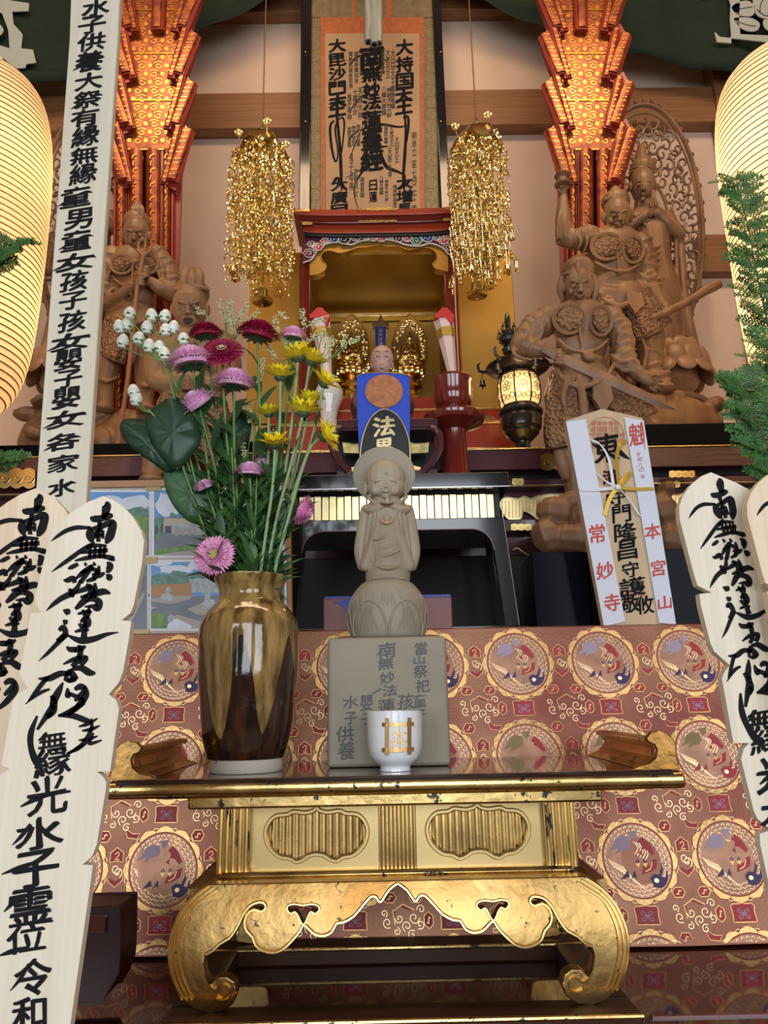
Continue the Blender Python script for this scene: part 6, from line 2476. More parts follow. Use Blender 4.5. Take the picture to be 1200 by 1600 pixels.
def to_floor(L, x0, y0, x1, y1, zmin=0.0):
    """continue an edge line down to the floor; returns a far pixel point whose height is the floor"""
    a, b = L.q(x0, y0), L.q(x1, y1)
    t = (a.z - zmin) / (a.z - b.z)
    return a + (b - a) * t


class Board:
    """board outline in pixels, run on to the floor"""

    def __init__(self, L, left, right, name, label, thick, m):
        self.L = L
        top = left[0]
        pts = [L.q(x, y) for x, y in right] + [to_floor(L, *right[-2], *right[-1]), to_floor(L, *left[-2], *left[-1])] + [L.q(x, y) for x, y in reversed(left)]
        self.o = thing(name, (pts[len(right)] + pts[len(right) + 1]) / 2 + Vector((0, thick / 2, 0)), label, 'memorial board')
        q = MB()
        flat = [(p.x, p.z) for p in pts]
        n = len(pts)
        tris = tessellate_polygon([[Vector((a, b, 0)) for a, b in flat]])
        vs = [Vector((a, L.Y, b)) for a, b in flat] + [Vector((a, L.Y + thick, b)) for a, b in flat]
        fs = []
        for a, b, c in tris:
            ar = (flat[b][0] - flat[a][0]) * (flat[c][1] - flat[a][1]) - (flat[b][1] - flat[a][1]) * (flat[c][0] - flat[a][0])
            if ar < 0:
                a, c = c, a
            fs += [(a, b, c), (c + n, b + n, a + n)]
        area = sum(flat[i][0] * flat[(i + 1) % n][1] - flat[(i + 1) % n][0] * flat[i][1] for i in range(n))
        for i in range(n):
            j = (i + 1) % n
            fs.append((i, i + n, j + n, j) if area > 0 else (j, j + n, i + n, i))
        q.add(vs, fs)
        q.build('board_body', m, self.o, smooth=False, bevel=.0022)


def big_title(t, L, X, k=1.0, d=1.0):
    k *= 1.75
    """the seven-character title with its long whiskers; X maps traced points"""
    def S(*pts):
        t.stroke(L, [(*X(a / 4.447, b / 4.447 + 740), c / 4.447 * k) for a, b, c in pts], d=d, n=5)
    S((728, 212, 22), (742, 222, 34), (738, 250, 34), (728, 290, 24), (722, 315, 16))
    S((632, 300, 8), (650, 314, 26), (700, 312, 26), (748, 296, 30), (786, 292, 12))
    S((356, 471, 2), (400, 436, 12), (460, 398, 17), (530, 376, 18), (600, 376, 14), (632, 372, 8))
    S((622, 372, 10), (626, 400, 28), (628, 430, 34), (640, 462, 24), (652, 474, 6))
    S((630, 388, 14), (700, 370, 22), (748, 348, 24), (782, 348, 34), (776, 400, 34), (762, 440, 34), (740, 474, 20), (728, 478, 4))
    S((694, 330, 20), (690, 380, 14), (686, 430, 14), (684, 474, 18))
    S((662, 404, 10), (716, 394, 14))
    S((660, 432, 12), (720, 424, 14))
    S((664, 400, 12), (670, 452, 14))
    S((716, 394, 12), (714, 452, 14))
    S((360, 684, 2), (420, 640, 13), (490, 590, 18), (560, 540, 18), (620, 505, 20), (660, 480, 8))
    S((600, 520, 10), (660, 500, 16), (742, 502, 10))
    S((560, 552, 8), (640, 542, 16), (750, 532, 18))
    S((520, 606, 6), (600, 588, 18), (700, 574, 16), (788, 592, 22), (760, 600, 4))
    for x in (630, 664, 700, 728):
        S((x, 505, 8), (x - 4, 545, 15), (x - 6, 590, 10))
    S((472, 662, 4), (500, 650, 18), (545, 628, 14))
    S((590, 618, 8), (600, 640, 14))
    S((650, 615, 8), (662, 640, 14))
    S((745, 615, 8), (765, 640, 28), (752, 676, 20), (735, 682, 4))
    # wondrous law
    S((520, 738, 6), (575, 690, 20), (640, 645, 18), (600, 700, 20), (560, 760, 18))
    S((560, 690, 10), (640, 664, 16), (680, 690, 20), (650, 730, 20), (600, 748, 10))
    S((690, 640, 10), (680, 690, 20), (650, 740, 14))
    S((740, 700, 6), (760, 720, 28), (752, 742, 12))
    S((640, 700, 10), (690, 706, 24), (730, 690, 8))
    S((442, 740, 6), (470, 742, 20), (510, 728, 22), (520, 760, 16))
    S((322, 954, 2), (370, 910, 16), (430, 866, 22), (500, 830, 24), (540, 790, 18), (560, 740, 10))
    S((480, 800, 10), (500, 830, 26), (500, 860, 14))
    S((520, 830, 12), (600, 800, 22), (640, 790, 10))
    S((560, 860, 10), (650, 838, 24), (720, 820, 26), (768, 834, 8))
    S((600, 770, 12), (640, 800, 26), (620, 850, 24), (570, 900, 26), (524, 942, 12))
    S((600, 890, 10), (640, 870, 22), (690, 890, 26), (676, 930, 34), (640, 922, 16), (590, 926, 6))
    S((660, 760, 10), (665, 820, 20), (650, 870, 12))
    # lotus flower
    S((440, 948, 6), (472, 962, 28), (488, 972, 6))
    S((440, 1018, 6), (458, 1034, 24), (470, 1042, 6))
    S((540, 975, 8), (600, 962, 18), (640, 960, 8))
    S((575, 945, 8), (592, 985, 18))
    S((622, 925, 8), (612, 975, 22), (590, 1010, 14))
    S((560, 1030, 10), (600, 1010, 30), (612, 1050, 24), (570, 1062, 18), (552, 1040, 12))
    S((592, 990, 10), (590, 1060, 18), (584, 1140, 26))
    S((520, 1100, 8), (580, 1084, 18), (620, 1088, 8))
    S((270, 1302, 2), (330, 1250, 14), (390, 1190, 18), (440, 1140, 20), (480, 1120, 10))
    S((410, 1090, 14), (440, 1070, 24), (456, 1110, 22), (420, 1150, 22), (392, 1158, 10))
    S((480, 1128, 10), (560, 1160, 26), (650, 1150, 24), (740, 1118, 16), (826, 1102, 3))
    # flower
    S((465, 1200, 6), (490, 1222, 22), (560, 1218, 20), (596, 1198, 10))
    S((520, 1240, 10), (560, 1205, 22), (548, 1290, 22), (500, 1340, 18))
    S((440, 1325, 6), (520, 1290, 20), (600, 1280, 20), (560, 1330, 22))
    S((480, 1368, 8), (560, 1350, 24), (620, 1382, 28), (664, 1386, 10))
    S((186, 1598, 2), (240, 1530, 16), (310, 1440, 18), (350, 1410, 10))
    S((268, 1424, 6), (340, 1424, 24), (420, 1390, 24), (500, 1390, 14))
    S((450, 1440, 10), (480, 1380, 24), (520, 1420, 26), (470, 1440, 20))
    S((455, 1440, 8), (500, 1435, 18), (545, 1415, 8))
    # sutra
    S((440, 1450, 6), (410, 1510, 26), (376, 1580, 30), (372, 1650, 26), (330, 1700, 10))
    S((470, 1490, 8), (474, 1540, 26), (480, 1560, 8))
    S((520, 1500, 14), (560, 1480, 26), (590, 1500, 20), (540, 1560, 18), (520, 1580, 10))
    S((590, 1480, 14), (600, 1540, 24), (540, 1620, 24), (470, 1680, 12))


def lower_text(t, L, X, d=1.0):
    """characters traced below the title, crop origin (0,1080) scale 3.077"""
    def S(*pts):
        t.stroke(L, [(*X(a / 3.077, b / 3.077 + 1080), c / 3.077 * 1.3) for a, b, c in pts], d=d, n=5)
    S((122, 62, 2), (190, 10, 14), (240, -10, 8))
    S((180, 118, 8), (150, 200, 22), (150, 270, 22), (175, 340, 26), (210, 385, 8))
    S((180, 185, 10), (230, 110, 22), (260, 60, 24), (250, 20, 16))
    S((230, 120, 20), (262, 100, 10))
    S((330, 10, 14), (375, 30, 18), (400, 55, 20), (330, 100, 18), (280, 118, 8))
    S((280, 118, 8), (350, 118, 22), (420, 142, 20), (440, 140, 6))
    for a, b, c, e in ((380, 170, 470, 130), (395, 190, 480, 165), (380, 235, 470, 215), (320, 300, 430, 240)):
        S((a, b, 6), ((a + c) / 2, (b + e) / 2 + 6, 15), (c, e, 5))
    S((440, 130, 6), (440, 180, 14), (400, 250, 14), (330, 300, 10))
    S((450, 200, 8), (430, 250, 16), (490, 235, 6))
    for k, (ch, x, y, w, h) in enumerate((('無', 82, 1160, 44, 34), ('縁', 82, 1190, 56, 44), ('光', 74, 1243, 62, 58), ('水', 62, 1302, 74, 48), ('子', 56, 1358, 70, 56), ('霊', 48, 1416, 66, 56), ('位', 42, 1466, 60, 44), ('令', 52, 1526, 58, 56), ('和', 46, 1583, 52, 50))):
        xx, yy = X(x, y)
        t.text(L, ch, xx, yy, w, h, d, 0, .022, 0, .16, wob=.045)
    S((8, 880, 4), (90, 850, 18), (180, 820, 12))
    S((20, 1060, 4), (60, 1020, 16), (90, 990, 8))
    S((0, 1270, 6), (60, 1250, 20), (130, 1230, 8))
    S((50, 1440, 3), (100, 1380, 14), (140, 1310, 10))
    S((100, 555, 6), (170, 520, 18), (230, 500, 12), (340, 480, 10))
    S((60, 740, 3), (100, 700, 14), (150, 640, 16))


LA = Layer(0.62, (150, 1000))
left_A = [(161, 775), (138, 784), (118, 796), (96, 812), (80, 828), (76, 846), (55, 930), (56, 945), (66, 957), (48, 958), (46, 972), (31, 1050), (34, 1062), (44, 1075), (28, 1084), (20, 1094), (2, 1196), (16, 1201), (2, 1210), (-14, 1222), (-40, 1340), (-24, 1350), (-42, 1352), (-110, 1600)]
right_A = [(161, 775), (176, 781), (192, 791), (208, 808), (221, 830), (225, 846), (222, 880), (209, 945), (204, 958), (190, 969), (205, 971), (201, 1000), (192, 1050), (186, 1066), (170, 1085), (182, 1094), (186, 1108), (172, 1205), (151, 1206), (160, 1212), (166, 1222), (165, 1236), (151, 1320), (144, 1338), (129, 1351), (145, 1352), (143, 1368), (110, 1600)]
A = Board(LA, left_A, right_A, 'memorial_board', 'foremost white notched memorial board with bold black calligraphy at the lower left', .009, M_board)
t = MB()
big_title(t, LA, lambda x, y: (x, y))
lower_text(t, LA, lambda x, y: (x, y))
t.build('calligraphy', M_ink, A.o, smooth=False)
LBd = Layer(0.68, (50, 1000))
sh = lambda x, y: (x - 105.5 - (y - 775) * .015, y - 12 + (y - 775) * .01)
B_ = Board(LBd, [sh(*p) for p in left_A], [sh(*p) for p in right_A], 'memorial_board', 'amber-tinted memorial board at the left edge, tucked behind the foremost one', .009, M_board2)
t = MB()
big_title(t, LBd, sh)
t.build('calligraphy', M_ink, B_.o, smooth=False)
# right pair
LC = Layer(0.66, (1130, 1000))
left_C = [(1111, 738), (1096, 744), (1080, 757), (1067, 775), (1061, 792), (1062, 812), (1085, 900), (1090, 915), (1112, 926), (1093, 928), (1095, 945), (1110, 1005), (1116, 1018), (1141, 1040), (1133, 1048), (1128, 1060), (1146, 1161), (1171, 1161), (1162, 1170), (1158, 1186), (1178, 1268), (1184, 1280), (1205, 1297), (1187, 1303), (1188, 1320), (1240, 1560)]
right_C = [(1111, 738), (1130, 746), (1150, 754), (1172, 766), (1178, 780), (1200, 880), (1196, 895), (1188, 905), (1204, 908), (1222, 990), (1220, 1004), (1212, 1016), (1232, 1030), (1252, 1140), (1236, 1150), (1256, 1160), (1276, 1260), (1270, 1270), (1262, 1280), (1280, 1284), (1340, 1560)]
Cb = Board(LC, left_C, right_C, 'memorial_board', 'pale notched memorial board with black calligraphy, left one of the pair at the right edge', .009, M_board)
t = MB()
def XC_(x, y):
    u, v = (x - 161) * .78, y - 775
    return (1114 + u + v * .357, 738 + v - u * .02)
big_title(t, LC, XC_, .85)
lower_text(t, LC, XC_)
t.build('calligraphy', M_ink, Cb.o, smooth=False)
LDd = Layer(0.63, (1190, 900))
sD = lambda x, y: (x + 106, y - 4)
Db = Board(LDd, [sD(*p) for p in left_C], [sD(*p) for p in right_C], 'memorial_board', 'notched memorial board cut off by the right edge of the view', .009, M_board2)
t = MB()
big_title(t, LDd, lambda x, y: sD(*XC_(x, y)), .85)
t.build('calligraphy', M_ink, Db.o, smooth=False)

# tall plank
LT = Layer(0.80, (110, 400))
T = Board(LT, [(112, -60), (108, 60), (54, 782), (42, 940)], [(190, -60), (184, 60), (135, 782), (124, 940)], 'tall_memorial_plank', 'tall plain plank with a long column of black calligraphy at the left', .012, M_plank)
t = MB()
chars = [('水', 150, 12), ('子', 144, 39), ('供', 143, 66), ('養', 140, 96), ('大', 139, 127), ('祭', 137, 156), ('有', 133, 184), ('縁', 134, 213), ('無', 132, 243), ('縁', 130, 272), ('童', 119, 308), ('男', 123, 342), ('童', 120, 376), ('女', 118, 409),
         ('孩', 116, 439), ('子', 114, 470), ('孩', 113, 502), ('女', 110, 534), ('嬰', 107, 562), ('子', 107, 592), ('嬰', 104, 622), ('女', 103, 655), ('各', 99, 690), ('家', 99, 724), ('水', 96, 762)]
for k, (ch, x, y) in enumerate(chars):
    wd = {'女': 58, '子': 42, '各': 50, '家': 48, '童': 46}.get(ch, 42)
    t.text(LT, ch, x, y, wd, 31 if ch in '童嬰縁養孩男' else 26, .8, 0, .025, .1, .16, wob=.045)
    if ch in '女童各' or k in (3, 5, 10, 24):
        t.stroke(LT, [(x - wd * .1, y + 2, 4), (x - wd * .38, y + 9, 3.5), (x - wd * .62, y + 15, .6)], d=.9)
        t.stroke(LT, [(x + wd * .1, y - 4, 3), (x + wd * .38, y - 8, 4), (x + wd * .56, y - 7, .8)], d=.9)
t.build('calligraphy', M_ink, T.o, smooth=False)


# ================================================================ paper lanterns
def paper_lantern(cx, ymid, rows, label, tint, Y=1.62, power=16, tone=(0.9, 0.84, 0.7)):
    L = Layer(Y, (cx, ymid))
    c = P(cx, ymid, Y)
    zs = lambda y: P(cx, y, Y).z
    zb_, zt_ = zs(rows[-1][0]), zs(rows[0][0])
    o = thing('paper_lantern', Vector((c.x, c.y, zb_)), label, 'lantern')
    s = L.s
    ctl = catmull([(zs(y), hw * s) for y, hw in rows], 8)
    prof = [(r, z) for z, r in ctl][::-1]
    zl, zh = prof[0][1], prof[-1][1]
    # gather into rib bays
    n = 58
    ribs, scal = [], []
    def rad(z):
        for (r0, z0), (r1, z1) in zip(prof, prof[1:]):
            if z0 <= z <= z1:
                return r0 + (r1 - r0) * (z - z0) / max(z1 - z0, 1e-9)
        return prof[-1][0]
    for i in range(n + 1):
        z = zl + (zh - zl) * i / n
        ribs.append((rad(z), z))
    for i in range(n):
        (r0, z0), (r1, z1) = ribs[i], ribs[i + 1]
        for t_ in (0, .25, .5, .75):
            scal.append((r0 + (r1 - r0) * t_ + math.sin(t_ * PI) * .0035, z0 + (z1 - z0) * t_))
    scal.append(ribs[-1])
    q = MB()
    q.lathe(scal, (c.x, c.y, 0), 72)
    q.f = [f for f in q.f if len(f) == 4]
    q.m = q.m[:len(q.f)]
    mp_ = bpy.data.materials.new('lantern_paper_' + tint)
    mp_.use_nodes = True
    nt = mp_.node_tree
    nt.nodes.clear()
    out = nt.nodes.new('ShaderNodeOutputMaterial')
    tr = nt.nodes.new('ShaderNodeBsdfTranslucent'); tr.inputs['Color'].default_value = (*tone, 1)
    df = nt.nodes.new('ShaderNodeBsdfDiffuse'); df.inputs['Color'].default_value = (*tone, 1)
    mx = nt.nodes.new('ShaderNodeMixShader'); mx.inputs[0].default_value = .4
    nt.links.new(tr.outputs[0], mx.inputs[1]); nt.links.new(df.outputs[0], mx.inputs[2]); nt.links.new(mx.outputs[0], out.inputs['Surface'])
    q.build('paper_shade', mp_, o, angle=80)
    w = MB()
    for r, z in ribs[::1]:
        w.tube([Vector((c.x + (r + .0002) * math.cos(a), c.y + (r + .0002) * math.sin(a), z)) for a in [2 * PI * k / 56 for k in range(56)]], .0021, 4, closed=True)
    w.build('bamboo_ribs', mat('bamboo_rib', (0.20, 0.10, 0.04), .6), o)
    w = MB()
    w.lathe([(rows[0][1] * s, zh - .004), (rows[0][1] * s, zh + .02), (rows[0][1] * s * .9, zh + .022)], (c.x, c.y, 0), 40)
    w.tube([Vector((c.x, c.y, zh + .01)), Vector((c.x, c.y, 4.9))], .003, 6)
    w.tube([Vector((c.x - rows[0][1] * s, c.y, zh + .01)), Vector((c.x + rows[0][1] * s, c.y, zh + .01))], .003, 6)
    w.build('top_ring', M_black, o)
    w = MB()
    w.lathe([(rows[-1][1] * s, zl - .012), (rows[-1][1] * s * 1.02, zl + .003)], (c.x, c.y, 0), 40)
    w.f = [f for f in w.f if len(f) == 4]
    w.m = w.m[:len(w.f)]
    w.build('bottom_ring', mat('orange_ring', (0.5, 0.22, 0.08), .5), o)
    for k in (.3, .7):
        light('POINT', 'lantern_bulb', (c.x, c.y, zl + (zh - zl) * k), power / 2, (1.0, 0.74, 0.42), 0.04)


paper_lantern(-52, 350, [(122, 46), (136, 74), (160, 93), (205, 106), (265, 112), (350, 114), (450, 113), (530, 109), (585, 99), (620, 82), (640, 58)],
              'large glowing ribbed paper lantern at the left edge', 'left', 1.62, 7, (0.90, 0.70, 0.46))
paper_lantern(1258, 300, [(96, 40), (108, 72), (130, 96), (170, 109), (230, 115), (330, 116), (450, 115), (560, 110), (620, 98), (650, 76)],
              'large glowing ribbed paper lantern at the right edge behind the cypress', 'right', 1.62, 9, (0.92, 0.80, 0.62))


# ================================================================ greenery
def leaf(mb, base, dr, nrm, ln, wd, bend=0.0, m=0, seg=5, fold=.15, tipw=0.0, shape=1.0):
    dr = dr.normalized()
    side = dr.cross(nrm).normalized()
    nrm = side.cross(dr).normalized()
    vs, fs = [], []
    for i in range(seg + 1):
        t = i / seg
        w = wd * (math.sin(PI * min(1, t * .94 + .04) ** shape) * (1 - tipw) + tipw * (1 - (2 * t - 1) ** 4)) / 2
        c = base + dr * (ln * t) + nrm * (-bend * ln * t * t)
        vs += [c + side * w + nrm * fold * w, c, c - side * w + nrm * fold * w]
    for i in range(seg):
        a = i * 3
        fs += [(a, a + 1, a + 4, a + 3), (a + 1, a + 2, a + 5, a + 4)]
    return mb.add(vs, fs, m)


def cypress(path, Y, name_label, seed, base, scale=1.0, sprays=(20, 90)):
    rnd = random.Random(seed)
    L = Layer(Y, (path[-1][0], path[-1][1]))
    s = L.s
    pts = catmull([(x, y, d) for x, y, d in path], 6)
    W = [L.p(*p) for p in pts]
    o = thing('cypress_branch', base, name_label, 'greenery')
    st = MB()
    rr = [max(.7, 3.4 * (1 - i / len(W))) * s for i in range(len(W))]
    st.tube(W, rr, 7)
    fo = MB()
    def frond(b, dr, nr, ln):
        k = max(3, int(ln / 5))
        side0 = dr.cross(nr).normalized()
        for i in range(k):
            t = i / k
            p = b + dr * (ln * t * s) - Vector((0, 0, 1)) * (ln * s * .12 * t * t)
            leaf(fo, p, dr, nr, 6.5 * s * scale, 2.6 * s, 0, rnd.choice((0, 0, 1)), 2, .3)
            for sg in (-1, 1):
                l2 = ln * .42 * (1 - t * .75) * rnd.uniform(.7, 1.15)
                dd = (dr * .75 + side0 * sg * .75).normalized()
                kk = max(2, int(l2 / 3.6))
                for j in range(kk):
                    q = p + dd * (l2 * j / kk * s)
                    leaf(fo, q, dd, nr, 5.4 * s * scale, 2.3 * s, 0, rnd.choice((0, 1, 1)), 2, .3)
                    for s2 in (-1, 1):
                        leaf(fo, q, (dd + side0 * s2 * .6 + dr * .2), nr, 4.4 * s * scale, 1.9 * s, 0, rnd.choice((0, 1)), 2, .3)
    n = sprays[1]
    for i in range(n):
        f = sprays[0] / 100 + (1 - sprays[0] / 100) * (i / n)
        idx = min(len(W) - 2, int(f * (len(W) - 1)))
        b = W[idx].lerp(W[idx + 1], rnd.random())
        ax = (W[idx + 1] - W[idx]).normalized()
        sgn = 1 if i % 2 else -1
        out = Vector((sgn, rnd.uniform(-.55, .35), 0)).normalized()
        dr = (ax * rnd.uniform(.35, .8) + out * .9 + Vector((0, 0, rnd.uniform(-.35, .15)))).normalized()
        nr = Vector((rnd.uniform(-.4, .4), -1, rnd.uniform(.0, .9))).normalized()
        nr = (nr - dr * nr.dot(dr)).normalized()
        frond(b, dr, nr, rnd.uniform(42, 70) * (1 - .5 * f) * scale)
    st.build('branch_stem', mat('brown_twig', (0.10, 0.06, 0.035), .7), o)
    fo.build('foliage', [mat('cypress_green', (0.035, 0.115, 0.03), .5, var=.3, vscale=30), mat('cypress_light', (0.075, 0.20, 0.045), .5, var=.3, vscale=30)], o)


zalt = ZT
cypress([(1330, 1010, 0), (1300, 860, 0), (1240, 700, 0), (1212, 560, 4), (1185, 440, 8), (1168, 350, 6), (1150, 278, 0)], 1.40, 'tall dark green cypress branch before the right lantern', 3, P(1330, 990, 1.40), 1.15, (34, 120))
cypress([(1330, 1010, 0), (1290, 900, 0), (1240, 800, 10), (1200, 700, 16), (1168, 620, 20), (1150, 590, 16)], 1.37, 'bushy lower cypress branch reaching in from the right edge', 5, P(1330, 990, 1.37), 1.2, (30, 110))
cypress([(-110, 1000, 0), (-90, 800, 0), (-70, 600, 0), (-40, 470, 0), (-10, 410, 0), (26, 378, 0)], 1.40, 'cypress sprig crossing the left lantern', 8, P(-110, 990, 1.40), 1.1, (72, 44))
cypress([(-125, 1000, 0), (-100, 880, 0), (-60, 780, 0), (-20, 730, 0), (12, 712, 0)], 1.40, 'small cypress sprig at the left edge above the memorial boards', 9, P(-125, 990, 1.40), 1.1, (72, 34))


# ================================================================ flowers in the vase
FL = Layer(1.09, (384, 700))
M_stem = mat('flower_stem', (0.14, 0.24, 0.06), .5, var=.15, vscale=20)
M_stem2 = mat('pale_stem', (0.24, 0.34, 0.16), .5)
M_lf = mat('flower_leaf', (0.045, 0.12, 0.03), .5, var=.3, vscale=25)
M_lf2 = mat('flower_leaf_dark', (0.03, 0.085, 0.03), .45, var=.3, vscale=25)
rl = random.Random(11)


def stem_path(pts, spread=1.0):
    """pts from the mouth of the vase up; the foot goes on down into the vase"""
    x0 = pts[0][0]
    foot = [(384 + (x0 - 384) * .35, 1120, 0), (384 + (x0 - 384) * .6, 1010, pts[0][2] * .6), (384 + (x0 - 384) * .8, 930, pts[0][2] * .9)]
    return catmull(foot + list(pts), 6)


def make_stem(o, pts, r=2.2, m=M_stem, leaves=10, lsize=54, lfrom=.51, droop=.2, lw=.30):
    path = stem_path(pts)
    W = [FL.p(*p) for p in path]
    n = len(W)
    st = MB()
    st.tube(W, [r * FL.s * (1.15 - .35 * i / n) for i in range(n)], 8)
    st.build('stem', m, o)
    if leaves:
        leaves = int(leaves * 2)
        lf = MB()
        for i in range(leaves):
            f = lfrom + (.93 - lfrom) * (i / leaves) ** 1.35
            k = min(n - 2, int(f * n))
            b = W[k]
            ax = (W[k + 1] - W[k]).normalized()
            a = i * 2.4 + rl.uniform(-.5, .5)
            out = Vector((math.cos(a), math.sin(a) * .8, 0))
            dr = (ax * rl.uniform(.8, 1.4) + out * rl.uniform(.4, .8)).normalized()
            leaf(lf, b, dr, Vector((0, -.5, 1)), lsize * rl.uniform(.7, 1.2) * FL.s, lsize * lw * FL.s, rl.uniform(.1, .5), rl.choice((0, 1)), 6, .2)
        lf.build('foliage', [M_lf, M_lf2], o)
    return W


def petals(mb, c, N, R_, n, ln, wd, lift, m, curl=.2, r0=.25, seg=3, jit=.12):
    """a ring of petals round axis N"""
    N = N.normalized()
    U = N.orthogonal().normalized()
    V = N.cross(U)
    for k in range(n):
        a = 2 * PI * (k + rl.uniform(-jit, jit) * 2) / n
        rd = U * math.cos(a) + V * math.sin(a)
        dr = (rd * math.cos(lift) + N * math.sin(lift)).normalized()
        nr = (N * math.cos(lift) - rd * math.sin(lift)).normalized()
        leaf(mb, c + rd * (R_ * r0), dr, nr, ln * rl.uniform(.88, 1.08), wd, curl * rl.uniform(.5, 1.4), m, seg, .25, tipw=.75)


def aster(pts, N, r, cols, label, open_=False, leaves=9, group=None, calyx=True):
    o = thing('aster_stem', FL.p(384 + (pts[0][0] - 384) * .35, 1120, 0), label, 'flower', group)
    W = make_stem(o, pts, 2.3, M_stem, leaves)
    c = W[-1]
    N = Vector(N).normalized()
    s = FL.s * r * 1.06
    b = MB()
    rot_ = N.to_track_quat('Z', 'Y').to_matrix()
    b.lathe([(0, 0), (s * .7, s * .02), (s * .66, s * .26), (s * .4, s * .48), (0, s * .56)] if not open_ else [(0, 0), (s * .7, s * .02), (s * .4, s * .14), (0, s * .16)], c, 16, rot=rot_)
    for lv in range(8):
        t = lv / 7
        rr_ = .70 * (1 - t) + .12 * t
        up_ = .05 + (.55 if not open_ else .14) * (1 - (rr_ / .75) ** 2)
        petals(b, c + N * s * up_, N, s, int(40 * (1 - .62 * t)), s * (.40 - .14 * t), s * .125, R((16 if not open_ else 4) + 56 * t ** 1.2), lv % 2, .30 - .5 * t, r0=rr_, seg=3)
    bl = b.build('bloom', [cols[0], cols[1]], o)
    if cols[2] is not None:
        e = MB()
        for k in range(60):
            a, q_ = k * 2.4, math.sqrt(k / 60) * .24 * s
            U = N.orthogonal().normalized()
            V = N.cross(U)
            e.ball(c + N * s * (.40 if not open_ else .30) + (U * math.cos(a) + V * math.sin(a)) * q_, s * .03, n=5, k=4)
        e.build('flower_centre', cols[2], bl)
    if calyx:
        g = MB()
        g.lathe([(s * .08, -s * .22), (s * .3, -s * .12), (s * .42, 0.02 * s), (s * .30, .08 * s)], c, 14, rot=N.to_track_quat('Z', 'Y').to_matrix())
        petals(g, c - N * s * .1, N, s, 12, s * .55, s * .18, R(6), 0, .15, r0=.2)
        g.build('calyx', M_lf2, o)


Pk = (mat('pink_petal', (0.84, 0.46, 0.72), .6, var=.10, vscale=120, sss=.1), mat('light_pink_petal', (0.92, 0.66, 0.85), .6, sss=.1, var=.1, vscale=120), None)
PkO = (mat('rose_petal', (0.78, 0.26, 0.52), .6, var=.1, vscale=120), mat('rose_petal_light', (0.84, 0.44, 0.66), .6), mat('aster_eye', (0.75, 0.68, 0.18), .6))
Cr = (mat('crimson_petal', (0.36, 0.006, 0.06), .6, var=.15, vscale=120), mat('crimson_petal_dark', (0.25, 0.004, 0.045), .6), mat('aster_eye_pale', (0.72, 0.58, 0.38), .6))
aster([(366, 912, 6), (352, 840, 10), (338, 740, 14), (312, 640, 16), (300, 572, 16)], (-.16, -.16, 1), 37, Pk, 'pale pink aster with flat wide head, directly below the crimson ones on the left', leaves=10)
aster([(384, 912, 10), (374, 820, 12), (366, 700, 12), (366, 604, 12)], (.1, -.18, 1), 33, Pk, 'pale pink aster with a level head in the middle of the bouquet', leaves=10)
aster([(352, 912, 10), (340, 840, 12), (326, 740, 12), (312, 634, 14)], (-.55, -.55, .75), 30, Pk, 'pale pink aster drooping left just above the big dark leaves', leaves=8)
aster([(352, 905, 26), (346, 898, 34), (340, 884, 40), (335, 868, 44)], (-.1, -1, .1), 27, PkO, 'round rose pink aster with yellow eye resting at the vase rim', open_=True, leaves=3)
aster([(388, 912, 16), (394, 830, 20), (390, 742, 22)], (.03, -.14, 1), 23, Pk, 'small pink aster low in the middle of the stems', leaves=8)
aster([(356, 912, 16), (348, 840, 20), (334, 800, 22), (322, 764, 22)], (-.42, -.3, .9), 17, Pk, 'smallest pale pink aster bud beside the broad leaf', leaves=6)
aster([(404, 912, 8), (428, 850, 10), (455, 812, 10), (470, 796, 10)], (.85, -.12, -.42), 22, PkO[:2] + (None,), 'pink aster turned away to the right below the yellow daisies', leaves=6)
aster([(408, 912, -16), (430, 800, -18), (448, 640, -20), (458, 528, -22)], (.12, -.2, 1), 22, Pk, 'lavender pink aster behind the topmost yellow daisies', leaves=6)
aster([(398, 912, -4), (404, 820, -4), (408, 726, -4)], (.2, -.2, 1), 13, Pk, 'tiny pink aster peeping above the low middle aster', leaves=4)
aster([(372, 912, 2), (366, 800, 2), (352, 660, 4), (347, 550, 10)], (.05, -.86, .42), 31, Cr, 'open crimson aster with pale centre at the top of the bouquet', open_=True, leaves=8)
aster([(400, 912, 4), (408, 800, 4), (406, 640, 4), (402, 528, 4)], (.2, -.2, 1), 34, Cr[:2] + (None,), 'crimson aster seen edge-on, right of the open crimson one', leaves=8)
aster([(376, 912, -12), (362, 800, -12), (336, 640, -10), (322, 526, -8)], (-.1, -.16, 1), 27, Cr[:2] + (None,), 'crimson aster seen edge-on, left of the open crimson one', leaves=8)

M_yp = mat('yellow_petal', (1.0, 0.80, 0.03), .5, sss=.3, var=.08, vscale=60)
M_ye = mat('dark_daisy_eye', (0.03, 0.02, 0.01), .7)


